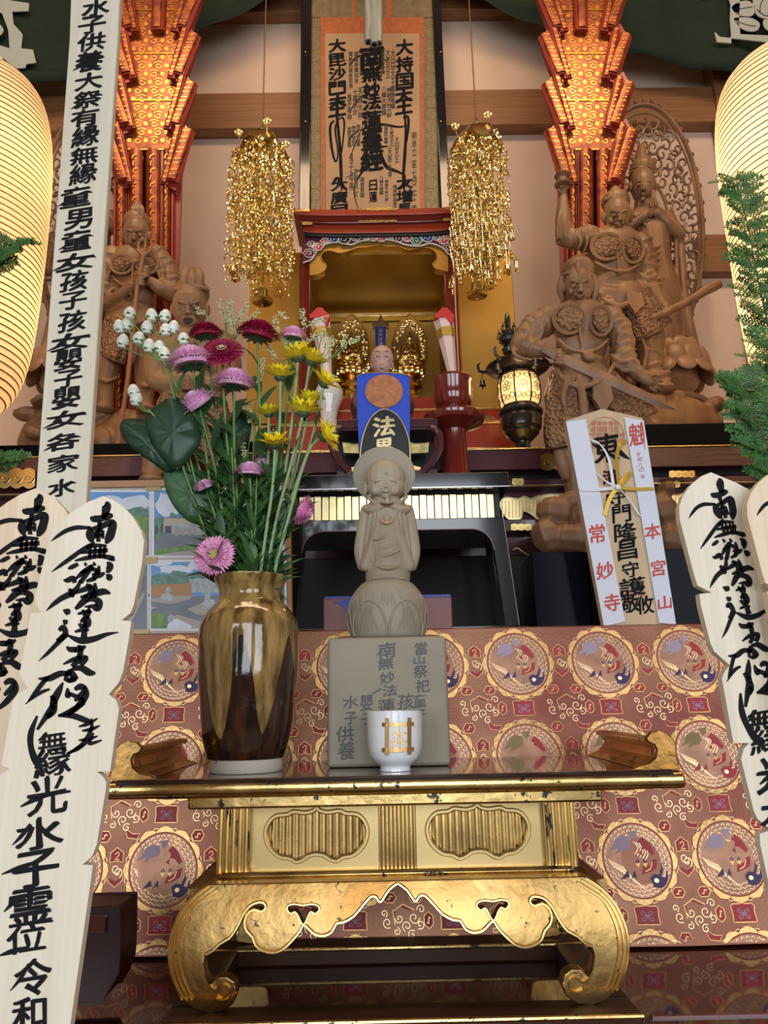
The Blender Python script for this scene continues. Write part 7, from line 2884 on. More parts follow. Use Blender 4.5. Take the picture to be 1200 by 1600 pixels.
def daisy(pts, N, r, label, n=22):
    o = thing('yellow_daisy_stem', FL.p(384 + (pts[0][0] - 384) * .35, 1120, 0), label, 'flower')
    W = make_stem(o, pts, 2.6, M_stem2, 4, 30, .4)
    c, s, N = W[-1], FL.s * r, Vector(N).normalized()
    b = MB()
    petals(b, c, N, s, n - 3, s * 1.12, s * .27, R(27), 0, .12, r0=.12, seg=5, jit=.2)
    petals(b, c + N * s * .05, N, s, n - 6, s * 1.0, s * .25, R(50), 0, .10, r0=.10, seg=5, jit=.25)
    bl = b.build('bloom', [M_yp], o)
    e = MB()
    rot = N.to_track_quat('Z', 'Y').to_matrix()
    e.lathe([(0, s * .04), (s * .26, s * .06), (s * .22, s * .17), (0, s * .22)], c, 16, rot=rot)
    e.build('flower_centre', M_ye, bl)
    g = MB()
    g.lathe([(s * .07, -s * .26), (s * .22, -s * .2), (s * .36, -s * .06), (s * .36, s * .02)], c, 16, rot=rot)
    petals(g, c - N * s * .16, N, s, 11, s * .38, s * .15, R(22), 0, -.1, r0=.14)
    g.build('calyx', mat('grey_green_calyx', (0.07, 0.11, 0.06), .6), o)


daisy([(414, 912, 8), (436, 800, 8), (456, 660, 6), (466, 560, 6)], (-.12, -.2, 1), 29, 'topmost yellow daisy, leaning slightly left')
daisy([(420, 912, 0), (446, 800, 0), (470, 660, -4), (484, 566, -4)], (.3, -.2, 1), 27, 'yellow daisy overlapping the topmost one on its right')
daisy([(406, 912, 14), (420, 800, 14), (436, 680, 14), (438, 590, 14)], (0, -.22, 1), 27, 'yellow daisy on a straight stem left of and below the topmost one')
daisy([(424, 912, 4), (452, 790, 6), (486, 690, 8), (506, 600, 10)], (.62, -.3, .8), 27, 'yellow daisy leaning farthest right, high in the bouquet')
daisy([(418, 912, -8), (446, 800, -8), (470, 700, -8), (485, 628, -8)], (.1, -.2, 1), 23, 'yellow daisy half hidden behind, above the wide middle one')
daisy([(414, 912, 18), (430, 820, 20), (456, 720, 22), (474, 646, 22)], (.12, -.16, 1), 29, 'wide yellow daisy in the middle right of the bouquet')
daisy([(400, 912, 10), (410, 820, 8), (418, 730, 4), (420, 648, 2)], (-.1, -.2, 1), 21, 'small yellow daisy left of the wide middle one')
daisy([(404, 912, 26), (416, 830, 30), (426, 760, 32), (430, 696, 32)], (-.02, -.42, 1), 27, 'yellow daisy showing its dark centre, lowest on the left')
daisy([(424, 912, 22), (448, 820, 24), (470, 740, 26), (486, 698, 28), (504, 682, 28)], (.9, -.25, .35), 27, 'yellow daisy bent over to the right at the lowest right')


def berries():
    M_b = mat('white_berry', (0.74, 0.78, 0.68), .3, coat=.3, sss=.1)
    M_s = mat('fresh_green', (0.10, 0.26, 0.04), .5)
    groups = [('white hypericum berry stem with the most berries, spreading widest to the left', [(350, 912, 10), (318, 800, 14), (290, 690, 16), (272, 620, 18), (255, 560, 18)],
               [(203, 490), (187, 511), (198, 508), (192, 534), (217, 529), (233, 541), (257, 553)]),
              ('white hypericum berry stem rising highest on the left', [(356, 912, 0), (330, 800, 4), (300, 690, 6), (278, 610, 8), (262, 570, 8)],
               [(237, 493), (258, 494), (230, 512), (259, 516), (271, 512), (249, 543), (287, 530)]),
              ('single drooping pair of white berries beside the broad dark leaf', [(348, 912, 20), (310, 800, 24), (270, 690, 26), (232, 640, 28)], [(209, 612), (213, 624)])]
    for lab, pts, bs in groups:
        o = thing('hypericum_stem', FL.p(370, 1120, 0), lab, 'flower')
        W = make_stem(o, pts, 1.9, M_stem, 3, 30, .6, lw=.35)
        tip = pts[-1]
        st = MB()
        for (x, y) in bs:
            d = tip[2] + rl.uniform(-6, 8)
            a = (tip[0] + rl.uniform(-2, 2), tip[1] + 4, tip[2])
            st.tube([FL.p(*p) for p in catmull([a, ((a[0] + x) / 2 + 2, (a[1] + y) / 2 + 8, d), (x + 2, y + 10, d)], 4)], 1.1 * FL.s, 6)
            b = MB()
            c = FL.p(x, y, d)
            tilt = Vector((rl.uniform(-.25, .2), rl.uniform(-.2, .2), 1)).normalized()
            rot = tilt.to_track_quat('Z', 'Y').to_matrix()
            s = FL.s
            b.lathe([(0, -11 * s), (5.6 * s, -10 * s), (9.6 * s, -3 * s), (9.2 * s, 3 * s), (5.6 * s, 10 * s), (1.4 * s, 13 * s), (0, 13.5 * s)], c, 16, rot=rot)
            bb = b.build('berry', M_b, o)
            g = MB()
            petals(g, c - tilt * 10 * s, tilt, 9 * s, 5, 12 * s, 8 * s, R(28), 0, .1, r0=.1)
            g.build('sepals', M_s, bb)
        st.build('twigs', M_stem, o)


berries()


def broad_branch():
    o = thing('broad_leaf_branch', FL.p(372, 1120, 0), 'branch with large dark green heart-shaped leaves drooping left of the flowers', 'greenery')
    W = make_stem(o, [(360, 912, 0), (338, 830, 6), (306, 760, 10), (282, 690, 14), (268, 630, 16)], 2.4, M_stem, 0)
    M_big = mat('broad_leaf', (0.014, 0.050, 0.026), .45, var=.15, vscale=10, bump=.15, bscale=90)
    M_big2 = mat('broad_leaf_light', (0.05, 0.12, 0.055), .42, var=.15, vscale=10, bump=.3, bscale=120)
    M_vein = mat('leaf_vein', (0.08, 0.16, 0.08), .5)
    for lab, outline, vein, d0, m in (('', [(268, 622), (245, 634), (229, 648), (228, 668), (240, 698), (258, 722), (277, 734), (300, 712), (314, 690), (310, 664), (296, 640)], [(268, 622), (272, 660), (276, 700), (277, 734)], 30, M_big),
                                      ('', [(262, 738), (236, 722), (208, 702), (190, 680), (188, 662), (200, 654), (226, 656), (250, 672), (272, 700), (282, 722)], [(270, 730), (240, 704), (212, 676), (192, 664)], 20, M_big),
                                      ('', [(258, 732), (282, 726), (310, 738), (330, 760), (340, 784), (330, 806), (312, 820), (288, 810), (268, 786), (257, 758)], [(262, 738), (284, 764), (304, 792), (314, 819)], 14, M_big2),
                                      ('', [(330, 690), (352, 660), (372, 640), (392, 650), (390, 690), (370, 720), (345, 726)], [(336, 720), (356, 690), (376, 652)], -18, M_big)):
        cx = sum(p[0] for p in outline) / len(outline)
        cy = sum(p[1] for p in outline) / len(outline)
        ol = catmull(outline, 4, True)
        n = len(ol)
        vs, fs = [FL.p(cx, cy, d0 + 5)], []
        for ring, k in enumerate((.35, .7, 1.0)):
            for (x, y) in ol:
                vs.append(FL.p(cx + (x - cx) * k, cy + (y - cy) * k, d0 + 5 - 9 * k * k + 1.6 * math.sin((x + y) * .12)))
        for j in range(n):
            fs.append((0, 1 + (j + 1) % n, 1 + j))
        for r_ in range(2):
            for j in range(n):
                a, b = 1 + r_ * n + j, 1 + r_ * n + (j + 1) % n
                fs.append((a, b, b + n, a + n))
        q = MB()
        q.add(vs, fs)
        lf = q.build('broad_leaf', m, o)
        sol = lf.modifiers.new('t', 'SOLIDIFY')
        sol.thickness = .0008
        v = MB()
        vv = catmull(vein, 5)
        v.tube([FL.p(x, y, d0 + 5.5 - 7 * min(1, (math.hypot(x - cx, y - cy) / 55) ** 2)) for x, y in vv], .7 * FL.s, 5)
        v.build('midrib', M_vein, lf)


broad_branch()


def statice(pts, clusters, label):
    o = thing('statice_sprig', FL.p(384, 1120, 0), label, 'flower')
    make_stem(o, pts, 1.6, M_stem, 0)
    tip = pts[-1]
    M_st = mat('cream_statice', (0.62, 0.64, 0.36), .7, var=.15, vscale=150)
    tw, fl = MB(), MB()
    for (x, y, a, ln) in clusters:
        d = tip[2] + rl.uniform(-10, 10)
        ex, ey = x + math.cos(R(a)) * ln, y - math.sin(R(a)) * ln
        tw.tube([FL.p(*p) for p in catmull([(tip[0], tip[1], tip[2]), ((tip[0] + x) / 2, (tip[1] + y) / 2 + 4, d), (x, y, d), (ex, ey, d)], 4)], .8 * FL.s, 5)
        n = int(ln * 1.5)
        for k in range(n):
            t = k / n
            c = FL.p(x + (ex - x) * t + rl.uniform(-4, 4), y + (ey - y) * t + rl.uniform(-4, 4), d + rl.uniform(-4, 4))
            dd = Vector((rl.uniform(-1, 1), rl.uniform(-1, .2), rl.uniform(0, 1))).normalized()
            petals(fl, c, dd, 3.4 * FL.s, 5, 3.6 * FL.s, 2.8 * FL.s, R(35), 0, 0, r0=.05, seg=1)
            fl.ball(c, 1.5 * FL.s, n=5, k=4)
    tw.build('twigs', M_stem, o)
    fl.build('florets', M_st, o)


statice([(378, 912, -20), (376, 760, -22), (362, 600, -22), (356, 540, -22)], [(352, 500, 110, 34), (366, 520, 100, 50), (352, 505, 75, 36), (372, 500, 60, 30), (384, 505, 45, 28), (376, 512, 20, 30), (322, 490, 160, 16)], 'cream statice sprig topping the bouquet behind the crimson asters')
statice([(402, 912, -24), (420, 760, -26), (440, 620, -26), (452, 560, -26)], [(434, 520, 100, 26), (448, 500, 130, 18), (476, 510, 100, 28), (484, 506, 20, 28), (462, 540, 150, 30), (478, 535, 40, 24), (430, 560, 120, 24), (446, 540, 10, 34)], 'cream statice sprig behind the yellow daisies')
statice([(412, 912, -14), (436, 760, -16), (466, 640, -16), (490, 572, -16)], [(508, 545, 95, 30), (514, 548, 70, 22), (536, 545, 80, 22), (542, 536, 20, 22), (502, 530, 60, 14)], 'thin cream statice sprig reaching right towards the gilt buddha')
statice([(392, 912, 0), (392, 800, -6), (396, 700, -8), (398, 640, -8)], [(404, 600, 80, 40), (392, 660, 100, 30), (412, 700, 60, 30), (384, 720, 100, 26), (400, 760, 80, 30)], 'statice sprig buried among the stems in the middle')
# filler leafy shoots deep in the stems
for k, (x0, x1, y1, lab) in enumerate(((350, 330, 760, 'leafy green shoot at the left side of the vase mouth'), (372, 362, 700, 'tall leafy green shoot in the middle of the bouquet'), (396, 402, 720, 'leafy green shoot under the small middle aster'),
                                   (412, 428, 740, 'leafy green shoot on the right of the stems'), (424, 446, 800, 'short leafy shoot leaning right over the vase rim'), (362, 344, 820, 'short leafy shoot leaning left over the vase rim'))):
    o = thing('leafy_shoot', FL.p(384 + (x0 - 384) * .35, 1120, 0), lab, 'greenery')
    make_stem(o, [(x0, 912, 4 + (k % 3) * 8), ((x0 + x1) / 2, (912 + y1) / 2, 6 + (k % 3) * 8), (x1, y1, 6 + (k % 2) * 10)], 1.8, M_stem, 26 if y1 < 780 else 8, 56, .53, lw=.24)


# ================================================================ carved wooden statues
M_wood = mat('carved_wood', (0.17, 0.082, 0.038), .48, color2=(0.27, 0.145, 0.070), vscale=6, stretch=(3, 3, .7), bump=.12, bscale=60)
scale_bump(M_wood, 'wave', 5, .12, .001, (1, 1, .3))
M_mail = mat('carved_scale_mail', (0.17, 0.082, 0.038), .5, color2=(0.27, 0.145, 0.070), vscale=6, stretch=(3, 3, .7))
scale_bump(M_mail, 'vor', 95, 1.0, .012)


def carved_head(b, L, cx, cy, rx, ry, d, yaw=0.0, roar=False, calm=False, m=0):
    rd = rx * 1.05
    ca, sa = math.cos(R(yaw)), math.sin(R(yaw))
    def f(u, v, r, push=0.0, rot=0.0):
        w = math.sqrt(max(0.02, 1 - u * u - v * v * .9)) + push
        b.ell(L, (cx + rx * (u * ca + w * sa), cy + ry * v, d + rd * (w * ca - u * sa)), (r[0] * rx, r[1] * ry, r[2] * rx), rot, m, 10, 8)
    b.ell(L, (cx, cy, d), (rx, ry, rd), 0, m)
    b.ell(L, (cx + rx * .12 * sa, cy + ry * .42, d + rd * .12), (rx * .80, ry * .56, rd * .82), 0, m)
    f(0, .10, (.13, .22, .17), .10)
    f(0, .25, (.20, .09, .18), .14)
    for s in (-1, 1):
        f(s * .16, .27, (.09, .06, .1), .06)
        f(s * .40, .03, (.20, .075 if calm else .10, .14), -.03, -4 * s)
        if calm:
            f(s * .40, -.14, (.26, .03, .10), .02, -10 * s)
        else:
            f(s * .36, -.16, (.30, .07, .2), .03, 22 * s)
            f(s * .55, .28, (.18, .16, .15), -.06)
            f(s * .25, .44, (.16, .05, .12), .02, -24 * s)
        b.ell(L, (cx + s * rx * 1.0 * ca, cy + ry * .12, d - s * rx * .9 * sa), (rx * .13, ry * .30, rx * .24), 0, m, 10, 8)
    if roar:
        for k in range(10):
            a = 2 * PI * k / 10
            f(.36 * math.cos(a), .60 + .17 * math.sin(a), (.13, .07, .13), .03)
    else:
        f(0, .48, (.26, .045, .13), .04)
        f(0, .57, (.20, .05, .12), .02)
        f(0, .80, (.24, .12, .16), .05)
    if not calm:
        f(0, -.20, (.07, .12, .1), .06)


def hand(b, L, x, y, d, ang, k=1.0, spread=9, curl=.4, m=0):
    """palm, four fingers and a thumb, pointing along ang (degrees, 0 right, 90 up)"""
    c, s = math.cos(R(ang)), -math.sin(R(ang))
    nx, ny = -s, c
    b.cap(L, (x, y, d), 5.4 * k, (x + c * 9 * k, y + s * 9 * k, d + 1), 6.4 * k, m)
    for i, ln in enumerate((12, 15, 14, 10.5)):
        o = (i - 1.5) * 3.9 * k
        a2 = R(ang + (1.5 - i) * spread)
        c2, s2 = math.cos(a2), -math.sin(a2)
        p0 = (x + c * 11 * k + nx * o, y + s * 11 * k + ny * o, d + 1)
        p1 = (p0[0] + c2 * ln * .55 * k, p0[1] + s2 * ln * .55 * k, d + 3 * k * curl + 1)
        p2 = (p1[0] + c2 * ln * .5 * k * (1 - curl * .6), p1[1] + s2 * ln * .5 * k * (1 - curl * .6), d + 1 - 6 * k * curl)
        b.cap(L, p0, 2.3 * k, p1, 2.1 * k, m, 8)
        b.cap(L, p1, 2.1 * k, p2, 1.6 * k, m, 8)
    p0 = (x + c * 3 * k - nx * 5 * k, y + s * 3 * k - ny * 5 * k, d + 3 * k)
    a3 = R(ang + 42)
    b.cap(L, p0, 2.6 * k, (p0[0] + math.cos(a3) * 10 * k, p0[1] - math.sin(a3) * 10 * k, d + 6 * k), 1.9 * k, m, 8)


def folds(b, L, runs):
    for r_ in runs:
        b.chain(L, r_, n=7)


def rings(b, L, pts, n, k=1.06, w=2.6, sk=.5):
    """gathered cloth creases round a limb"""
    q = catmull(pts, 8)
    for i in range(n):
        j = int((i + .5) / n * (len(q) - 2))
        a, c = q[j], q[min(j + 2, len(q) - 1)]
        A, C = L.p(*a[:3]), L.p(*c[:3])
        ax = (C - A).normalized()
        ax = (ax + Vector((sk * (-1) ** i, .3, .2)) * .5).normalized()
        u = ax.orthogonal().normalized()
        v = ax.cross(u)
        r = a[3] * k * L.s
        b.tube([A + (u * math.cos(t) + v * math.sin(t)) * r for t in [2 * PI * m / 16 for m in range(16)]], w * L.s, 6, closed=True)


def fist(b, L, x, y, d, k=1.0, dirx=1, slope=0.0):
    b.ell(L, (x, y, d), (8 * k, 9 * k, 7 * k))
    for i in range(4):
        yy = y - 7 * k + i * 4.4 * k
        b.chain(L, [(x - 5 * k * dirx, yy + slope * i, d + 3 * k, 2.5 * k), (x + 2 * k * dirx, yy + .6, d + 9 * k, 2.7 * k), (x + 8 * k * dirx, yy + 1, d + 5 * k, 2.2 * k)], n=8)
    b.chain(L, [(x - 4 * k * dirx, y - 10 * k, d + 4 * k, 2.8 * k), (x + 3 * k * dirx, y - 11 * k, d + 8 * k, 2.4 * k)], n=8)


def rocks(L, x0, x1, y0, y1, d, seed, n=16):
    r = random.Random(seed)
    b = MB()
    for i in range(n):
        x, y = r.uniform(x0 + 10, x1 - 10), r.uniform(y0 + 14, y1)
        b.ell(L, (x, y, d + r.uniform(-14, 22)), (r.uniform(14, 28), r.uniform(10, 22), r.uniform(14, 24)), r.uniform(-35, 35), 0, 7, 5)
    b.ell(L, ((x0 + x1) / 2, (y0 + y1) / 2 + 8, d - 8), ((x1 - x0) * .46, (y1 - y0) * .5, 34), 0, 0, 12, 8)
    return b


def torso(b, L, cx, y_sh, y_w, hw, d=0):
    """shoulders to waist, with collar and belt"""
    b.ell(L, (cx, y_sh + hw * .55, d), (hw, hw * .85, hw * .60))
    b.ell(L, (cx, (y_sh + y_w) / 2 + hw * .35, d), (hw * .80, (y_w - y_sh) * .42, hw * .55))
    b.ell(L, (cx, y_w, d + 2), (hw * .78, hw * .30, hw * .55))
    for k in range(3):
        b.chain(L, [(cx - hw * .76, y_w - 5 + k * 6, d + 8, 2.6), (cx, y_w + 1 + k * 7, d + hw * .58, 3), (cx + hw * .76, y_w - 5 + k * 6, d + 8, 2.6)], n=8)


def chest_disc(parent, L, x, y, rx, ry, d, yaw=0):
    q = MB()
    q.ell(L, (x, y, d), (rx, ry, 6), 0, 0, 24, 12, yaw=yaw)
    q.build('chest_disc', M_mail, parent)
    q = MB()
    for k in (1.06, 1.2):
        q.tube([L.p(x + rx * k * math.cos(a), y + ry * k * math.sin(a), d + 1 - abs(math.cos(a)) * 2) for a in [2 * PI * i / 24 for i in range(24)]], 1.7 * L.s, 6, closed=True)
    q.build('disc_rim', M_wood, parent)


def skirt(parent, L, pts_l, pts_r, d, name='mail_skirt', bulge=26, m=None, hem=True):
    """hanging mail panel between a left and a right edge, bowed forward"""
    l, r = catmull(pts_l, 5), catmull(pts_r, 5)
    n = 14
    vs, fs = [], []
    for a, b in zip(l, r):
        for j in range(n + 1):
            t = j / n
            x, y = a[0] + (b[0] - a[0]) * t, a[1] + (b[1] - a[1]) * t
            vs.append(L.p(x, y + math.sin(t * PI) * 3, d + bulge * math.sin(t * PI) ** .7 + 1.5 * math.sin(t * 22)))
    for i in range(len(l) - 1):
        for j in range(n):
            a = i * (n + 1) + j
            fs.append((a, a + 1, a + n + 2, a + n + 1))
    q = MB()
    q.add(vs, fs)
    o = q.build(name, m or M_mail, parent)
    sol = o.modifiers.new('t', 'SOLIDIFY')
    sol.thickness = .006
    if hem:
        e = MB()
        e.tube([Vector(v) for v in vs[-(n + 1):]], 2.6 * L.s, 6)
        for side in (0, n):
            e.tube([Vector(vs[i * (n + 1) + side]) for i in range(len(l))], 2.4 * L.s, 6)
        e.build('hem_band', M_wood, o)
    return o


# ---- sword guardian, nearest on the right
def sword_guardian():
    L = Layer(1.84, (905, 560))
    o = thing('guardian_statue', Vector((P(900, 900, 1.84).x, 1.84, ZT)), 'carved wooden guardian drawing a long sword, nearest of the right-hand statues', 'statue')
    h = MB()
    carved_head(h, L, 903, 446, 24, 33, 4, 8)
    h.cap(L, (903, 470, 0), 17, (903, 488, -4), 22)
    h.carve('head', M_wood, o, voxel=.0015, smooth=1)
    e = MB()
    e.ell(L, (903, 424, -8), (26, 24, 28))
    e.tube([L.p(903 + 27 * math.sin(a), 434 - 9 * math.cos(a), 25 * math.cos(a) - 3) for a in [2 * PI * k / 20 for k in range(20)]], 3 * L.s, 7, closed=True)
    e.chain(L, [(903, 420, 4, 12), (905, 405, 3, 7), (904, 392, 0, 2)])
    e.chain(L, [(903, 424, 26, 3), (903, 414, 23, 4), (903, 406, 14, 2)])
    for s in (-1, 1):
        e.chain(L, [(903 + s * 25, 436, 6, 5), (903 + s * 27, 452, 2, 7), (903 + s * 24, 468, -2, 4)])
    e.carve('helmet', M_wood, o, voxel=.0022, smooth=1)
    b = MB()
    torso(b, L, 908, 478, 568, 50)
    b.chain(L, [(862, 498, 2, 23), (836, 512, 6, 22), (818, 532, 10, 19)])
    b.chain(L, [(816, 540, 12, 20), (836, 546, 20, 15), (858, 548, 26, 10)])
    b.chain(L, [(952, 500, 2, 23), (968, 522, 4, 21), (974, 552, 8, 18)])
    b.chain(L, [(974, 556, 10, 19), (986, 574, 18, 14), (1006, 592, 26, 9)])
    rings(b, L, [(862, 498, 2, 23), (836, 512, 6, 22), (818, 532, 10, 19)], 5, 1.0)
    rings(b, L, [(952, 500, 2, 23), (968, 522, 4, 21), (974, 552, 8, 18)], 5, 1.0)
    rings(b, L, [(816, 540, 12, 20), (836, 546, 20, 15), (858, 548, 26, 10)], 3, 1.0, 2)
    rings(b, L, [(974, 556, 10, 19), (986, 574, 18, 14), (1006, 592, 26, 9)], 3, 1.0, 2)
    folds(b, L, [[(840, 492, 16, 3), (848, 512, 26, 3.4), (842, 534, 24, 2)], [(826, 502, 16, 3), (832, 520, 26, 3), (826, 540, 26, 2)], [(800, 544, 18, 3), (806, 556, 26, 4), (822, 562, 24, 3)],
                 [(962, 492, 16, 3), (972, 512, 22, 3.4), (964, 536, 24, 2)], [(956, 556, 20, 4), (972, 566, 28, 4), (990, 560, 24, 3)], [(958, 566, 18, 4), (978, 580, 26, 4), (998, 572, 24, 3)],
                 [(875, 486, 22, 4), (903, 496, 26, 4), (932, 487, 22, 4)], [(903, 498, 30, 2), (908, 530, 32, 2.6), (912, 556, 32, 2)], [(872, 530, 26, 3), (890, 545, 34, 3), (912, 550, 34, 3)], [(950, 530, 22, 3), (934, 545, 32, 3), (914, 550, 34, 3)]])
    b.ell(L, (908, 600, 0), (52, 44, 34))
    b.chain(L, [(884, 620, 0, 34), (888, 690, 4, 26), (896, 745, 0, 16), (898, 800, 0, 14)])
    b.chain(L, [(872, 690, 14, 9), (878, 722, 14, 11), (884, 744, 12, 8)])
    b.chain(L, [(940, 620, 0, 34), (960, 700, 4, 26), (964, 760, 6, 22), (966, 800, 8, 18)])
    b.ell(L, (898, 806, 14), (20, 10, 26))
    b.ell(L, (966, 806, 14), (20, 10, 26))
    # sash and knot
    folds(b, L, [[(866, 570, 24, 4), (884, 596, 40, 5), (912, 604, 44, 5), (944, 592, 38, 5), (958, 572, 22, 4)], [(905, 590, 44, 6), (912, 640, 46, 7), (908, 668, 40, 6)], [(888, 590, 42, 5), (880, 620, 44, 5), (884, 640, 42, 3)]])
    b.ell(L, (921, 558, 36), (10, 8, 6))
    b.carve('armoured_body', M_wood, o, voxel=.0038, smooth=1)
    chest_disc(o, L, 889, 498, 21, 20, 30, -12)
    chest_disc(o, L, 939, 501, 15, 20, 28, 22)
    skirt(o, L, [(868, 574), (858, 620), (852, 676), (856, 700)], [(912, 600), (926, 640), (936, 668), (934, 676)], 16, bulge=24)
    skirt(o, L, [(914, 600), (930, 640), (944, 668)], [(956, 576), (1004, 622), (1026, 642)], 16, bulge=20)
    q = MB()
    q.prism(L, [(915, 610), (938, 612), (944, 640), (930, 662), (914, 640)], 38, 44)
    q.build('belt_pendant', M_wood, o, bevel=.002)
    hd = MB()
    fist(hd, L, 872, 560, 32, 1.15, 1)
    hd.cap(L, (852, 549, 26), 9, (868, 556, 30), 8)
    hd.carve('gripping_hand', M_wood, o, voxel=.0018, smooth=1)
    hd = MB()
    hand(hd, L, 1006, 594, 30, -24, 1.25, 7, .5)
    hd.carve('open_hand', M_wood, o, voxel=.0018, smooth=1)
    s = MB()
    a, c = L.p(848, 545, 38), L.p(1054, 640, 46)
    ax = (c - a).normalized()
    up = Vector((0, -1, 0)).cross(ax).normalized()
    vs = []
    for t, w in ((0, 5), (.1, 8), (.5, 8.5), (.85, 7.5), (.94, 5), (1, .5)):
        p = a + (c - a) * t
        vs += [p + up * w * L.s, p + Vector((0, -2.5 * L.s, 0)), p - up * w * L.s, p + Vector((0, 2.5 * L.s, 0))]
    fs = [(i * 4 + j, i * 4 + (j + 1) % 4, i * 4 + 4 + (j + 1) % 4, i * 4 + 4 + j) for i in range(5) for j in range(4)]
    s.add(vs, fs + [(3, 2, 1, 0)])
    s.build('sword', M_wood, o, smooth=False)
    rk = rocks(L, 838, 1075, 775, 1004, -6, 3, 14)
    for (x, y, w, h, d, a) in ((868, 800, 30, 24, 30, -10), (900, 784, 34, 18, 24, 8), (855, 838, 24, 26, 36, 18), (890, 842, 32, 22, 40, -6), (920, 812, 30, 26, 30, 0), (1035, 800, 26, 30, 24, 12), (1048, 845, 30, 26, 30, -14), (1040, 765, 14, 12, 20, 0)):
        rk.ell(L, (x, y, d), (w, h, 26), a, 0, 6, 5)
    rk.carve('rock_base', M_wood, o, voxel=.0045, smooth=1)


# ---- guardian raising a small pagoda
def pagoda_guardian():
    L = Layer(2.27, (965, 420))
    o = thing('guardian_statue', Vector((P(1000, 655, 2.27).x, 2.27, P(1000, 658, 2.27).z)), 'carved wooden guardian lifting a tiny pagoda in one hand and a club in the other', 'statue')
    h = MB()
    carved_head(h, L, 964, 336, 22, 30, 4, 10)
    h.cap(L, (963, 352, 0), 15, (962, 368, -4), 20)
    h.ell(L, (962, 316, -9), (23, 20, 22))
    h.chain(L, [(962, 308, 0, 12), (961, 302, 0, 9)])
    h.chain(L, [(946, 312, 8, 3), (962, 308, 16, 3.5), (979, 312, 8, 3)])
    h.ell(L, (961, 297, 0), (8, 6, 8))
    h.carve('head', M_wood, o, voxel=.002, smooth=1)
    b = MB()
    torso(b, L, 962, 362, 440, 46)
    b.chain(L, [(922, 372, 2, 20), (904, 374, 4, 17), (888, 372, 6, 13)])
    b.chain(L, [(884, 372, 6, 15), (880, 346, 8, 13), (880, 318, 10, 9), (881, 304, 10, 6)])
    b.chain(L, [(872, 380, 4, 4), (876, 352, 10, 8), (888, 330, 8, 5)])
    b.chain(L, [(1000, 382, 2, 19), (1010, 412, 4, 16), (1012, 440, 6, 13)])
    b.chain(L, [(1012, 442, 8, 13), (1024, 460, 16, 10), (1036, 478, 22, 7)])
    rings(b, L, [(922, 372, 2, 20), (904, 374, 4, 17), (888, 372, 6, 13)], 4, 1.0)
    rings(b, L, [(1000, 382, 2, 19), (1010, 412, 4, 16), (1012, 440, 6, 13)], 5, 1.0)
    rings(b, L, [(1016, 530, 6, 22), (1018, 570, 8, 16), (1022, 596, 10, 13)], 4, 1.0)
    folds(b, L, [[(900, 360, 14, 3), (908, 376, 22, 3), (902, 390, 16, 2)], [(912, 358, 14, 3), (918, 376, 22, 3), (912, 394, 16, 2)], [(878, 318, 16, 2.4), (872, 345, 18, 2.6), (870, 374, 14, 2.4)], [(886, 320, 16, 2.2), (884, 345, 20, 2.6), (884, 370, 18, 2.4)],
                 [(1002, 372, 16, 3), (1014, 392, 20, 3), (1008, 412, 18, 2)], [(1000, 428, 16, 3.4), (1014, 436, 22, 3.4), (1026, 430, 18, 3)], [(1002, 438, 16, 3.4), (1018, 450, 22, 3.4), (1030, 444, 18, 3)],
                 [(934, 368, 20, 3.4), (962, 378, 26, 3.6), (990, 370, 20, 3.4)], [(962, 380, 28, 2), (966, 410, 30, 2.4), (968, 430, 28, 2)], [(930, 410, 22, 3), (950, 420, 30, 3), (968, 424, 32, 3)], [(1000, 412, 20, 3), (984, 422, 28, 3), (968, 424, 32, 3)],
                 [(928, 448, 18, 4), (946, 470, 32, 4.4), (972, 478, 36, 5), (996, 460, 30, 4)], [(956, 470, 34, 5), (968, 495, 36, 5), (978, 512, 34, 4)]])
    b.ell(L, (968, 470, 0), (48, 38, 30))
    b.chain(L, [(1000, 490, 4, 28), (1016, 530, 6, 22), (1018, 570, 8, 16), (1022, 596, 10, 13)])
    b.chain(L, [(940, 490, 4, 28), (934, 540, 6, 22), (932, 600, 8, 16), (934, 625, 10, 13)])
    folds(b, L, [[(1000, 520, 24, 3), (1010, 550, 24, 3), (1004, 580, 20, 3)], [(1024, 520, 22, 3), (1034, 552, 18, 3), (1030, 580, 18, 3)], [(1000, 580, 18, 5), (1022, 588, 24, 6), (1044, 582, 18, 5)], [(1004, 590, 20, 4), (1026, 600, 26, 5), (1046, 594, 18, 4)]])
    b.ell(L, (1034, 606, 20), (20, 9, 14))
    b.ell(L, (938, 632, 20), (20, 9, 14))
    b.carve('armoured_body', M_wood, o, voxel=.0045, smooth=1)
    chest_disc(o, L, 948, 385, 21, 18, 27, -10)
    chest_disc(o, L, 990, 390, 14, 18, 25, 22)
    skirt(o, L, [(926, 448), (924, 480), (930, 515)], [(962, 472), (976, 505), (988, 532)], 14, bulge=18)
    skirt(o, L, [(974, 470), (984, 505), (994, 532)], [(1000, 450), (1030, 480), (1048, 502)], 14, bulge=20)
    q = MB()
    q.prism(L, [(966, 475), (988, 480), (992, 496), (980, 508), (968, 494)], 34, 39)
    q.build('belt_pendant', M_wood, o, bevel=.002)
    hd = MB()
    hand(hd, L, 881, 304, 12, 86, .8, 12, .5)
    fist(hd, L, 1040, 484, 26, .9, 1)
    hd.carve('hands', M_wood, o, voxel=.002, smooth=1)
    g = MB()
    g.lathe([(13 * L.s, 0), (14 * L.s, 3 * L.s), (9 * L.s, 6 * L.s), (8 * L.s, 15 * L.s), (13 * L.s, 18 * L.s), (6 * L.s, 24 * L.s), (3 * L.s, 28 * L.s), (2 * L.s, 38 * L.s), (0, 44 * L.s)], L.p(880, 290, 14), 12)
    g.build('tiny_pagoda', M_wood, o)
    c = MB()
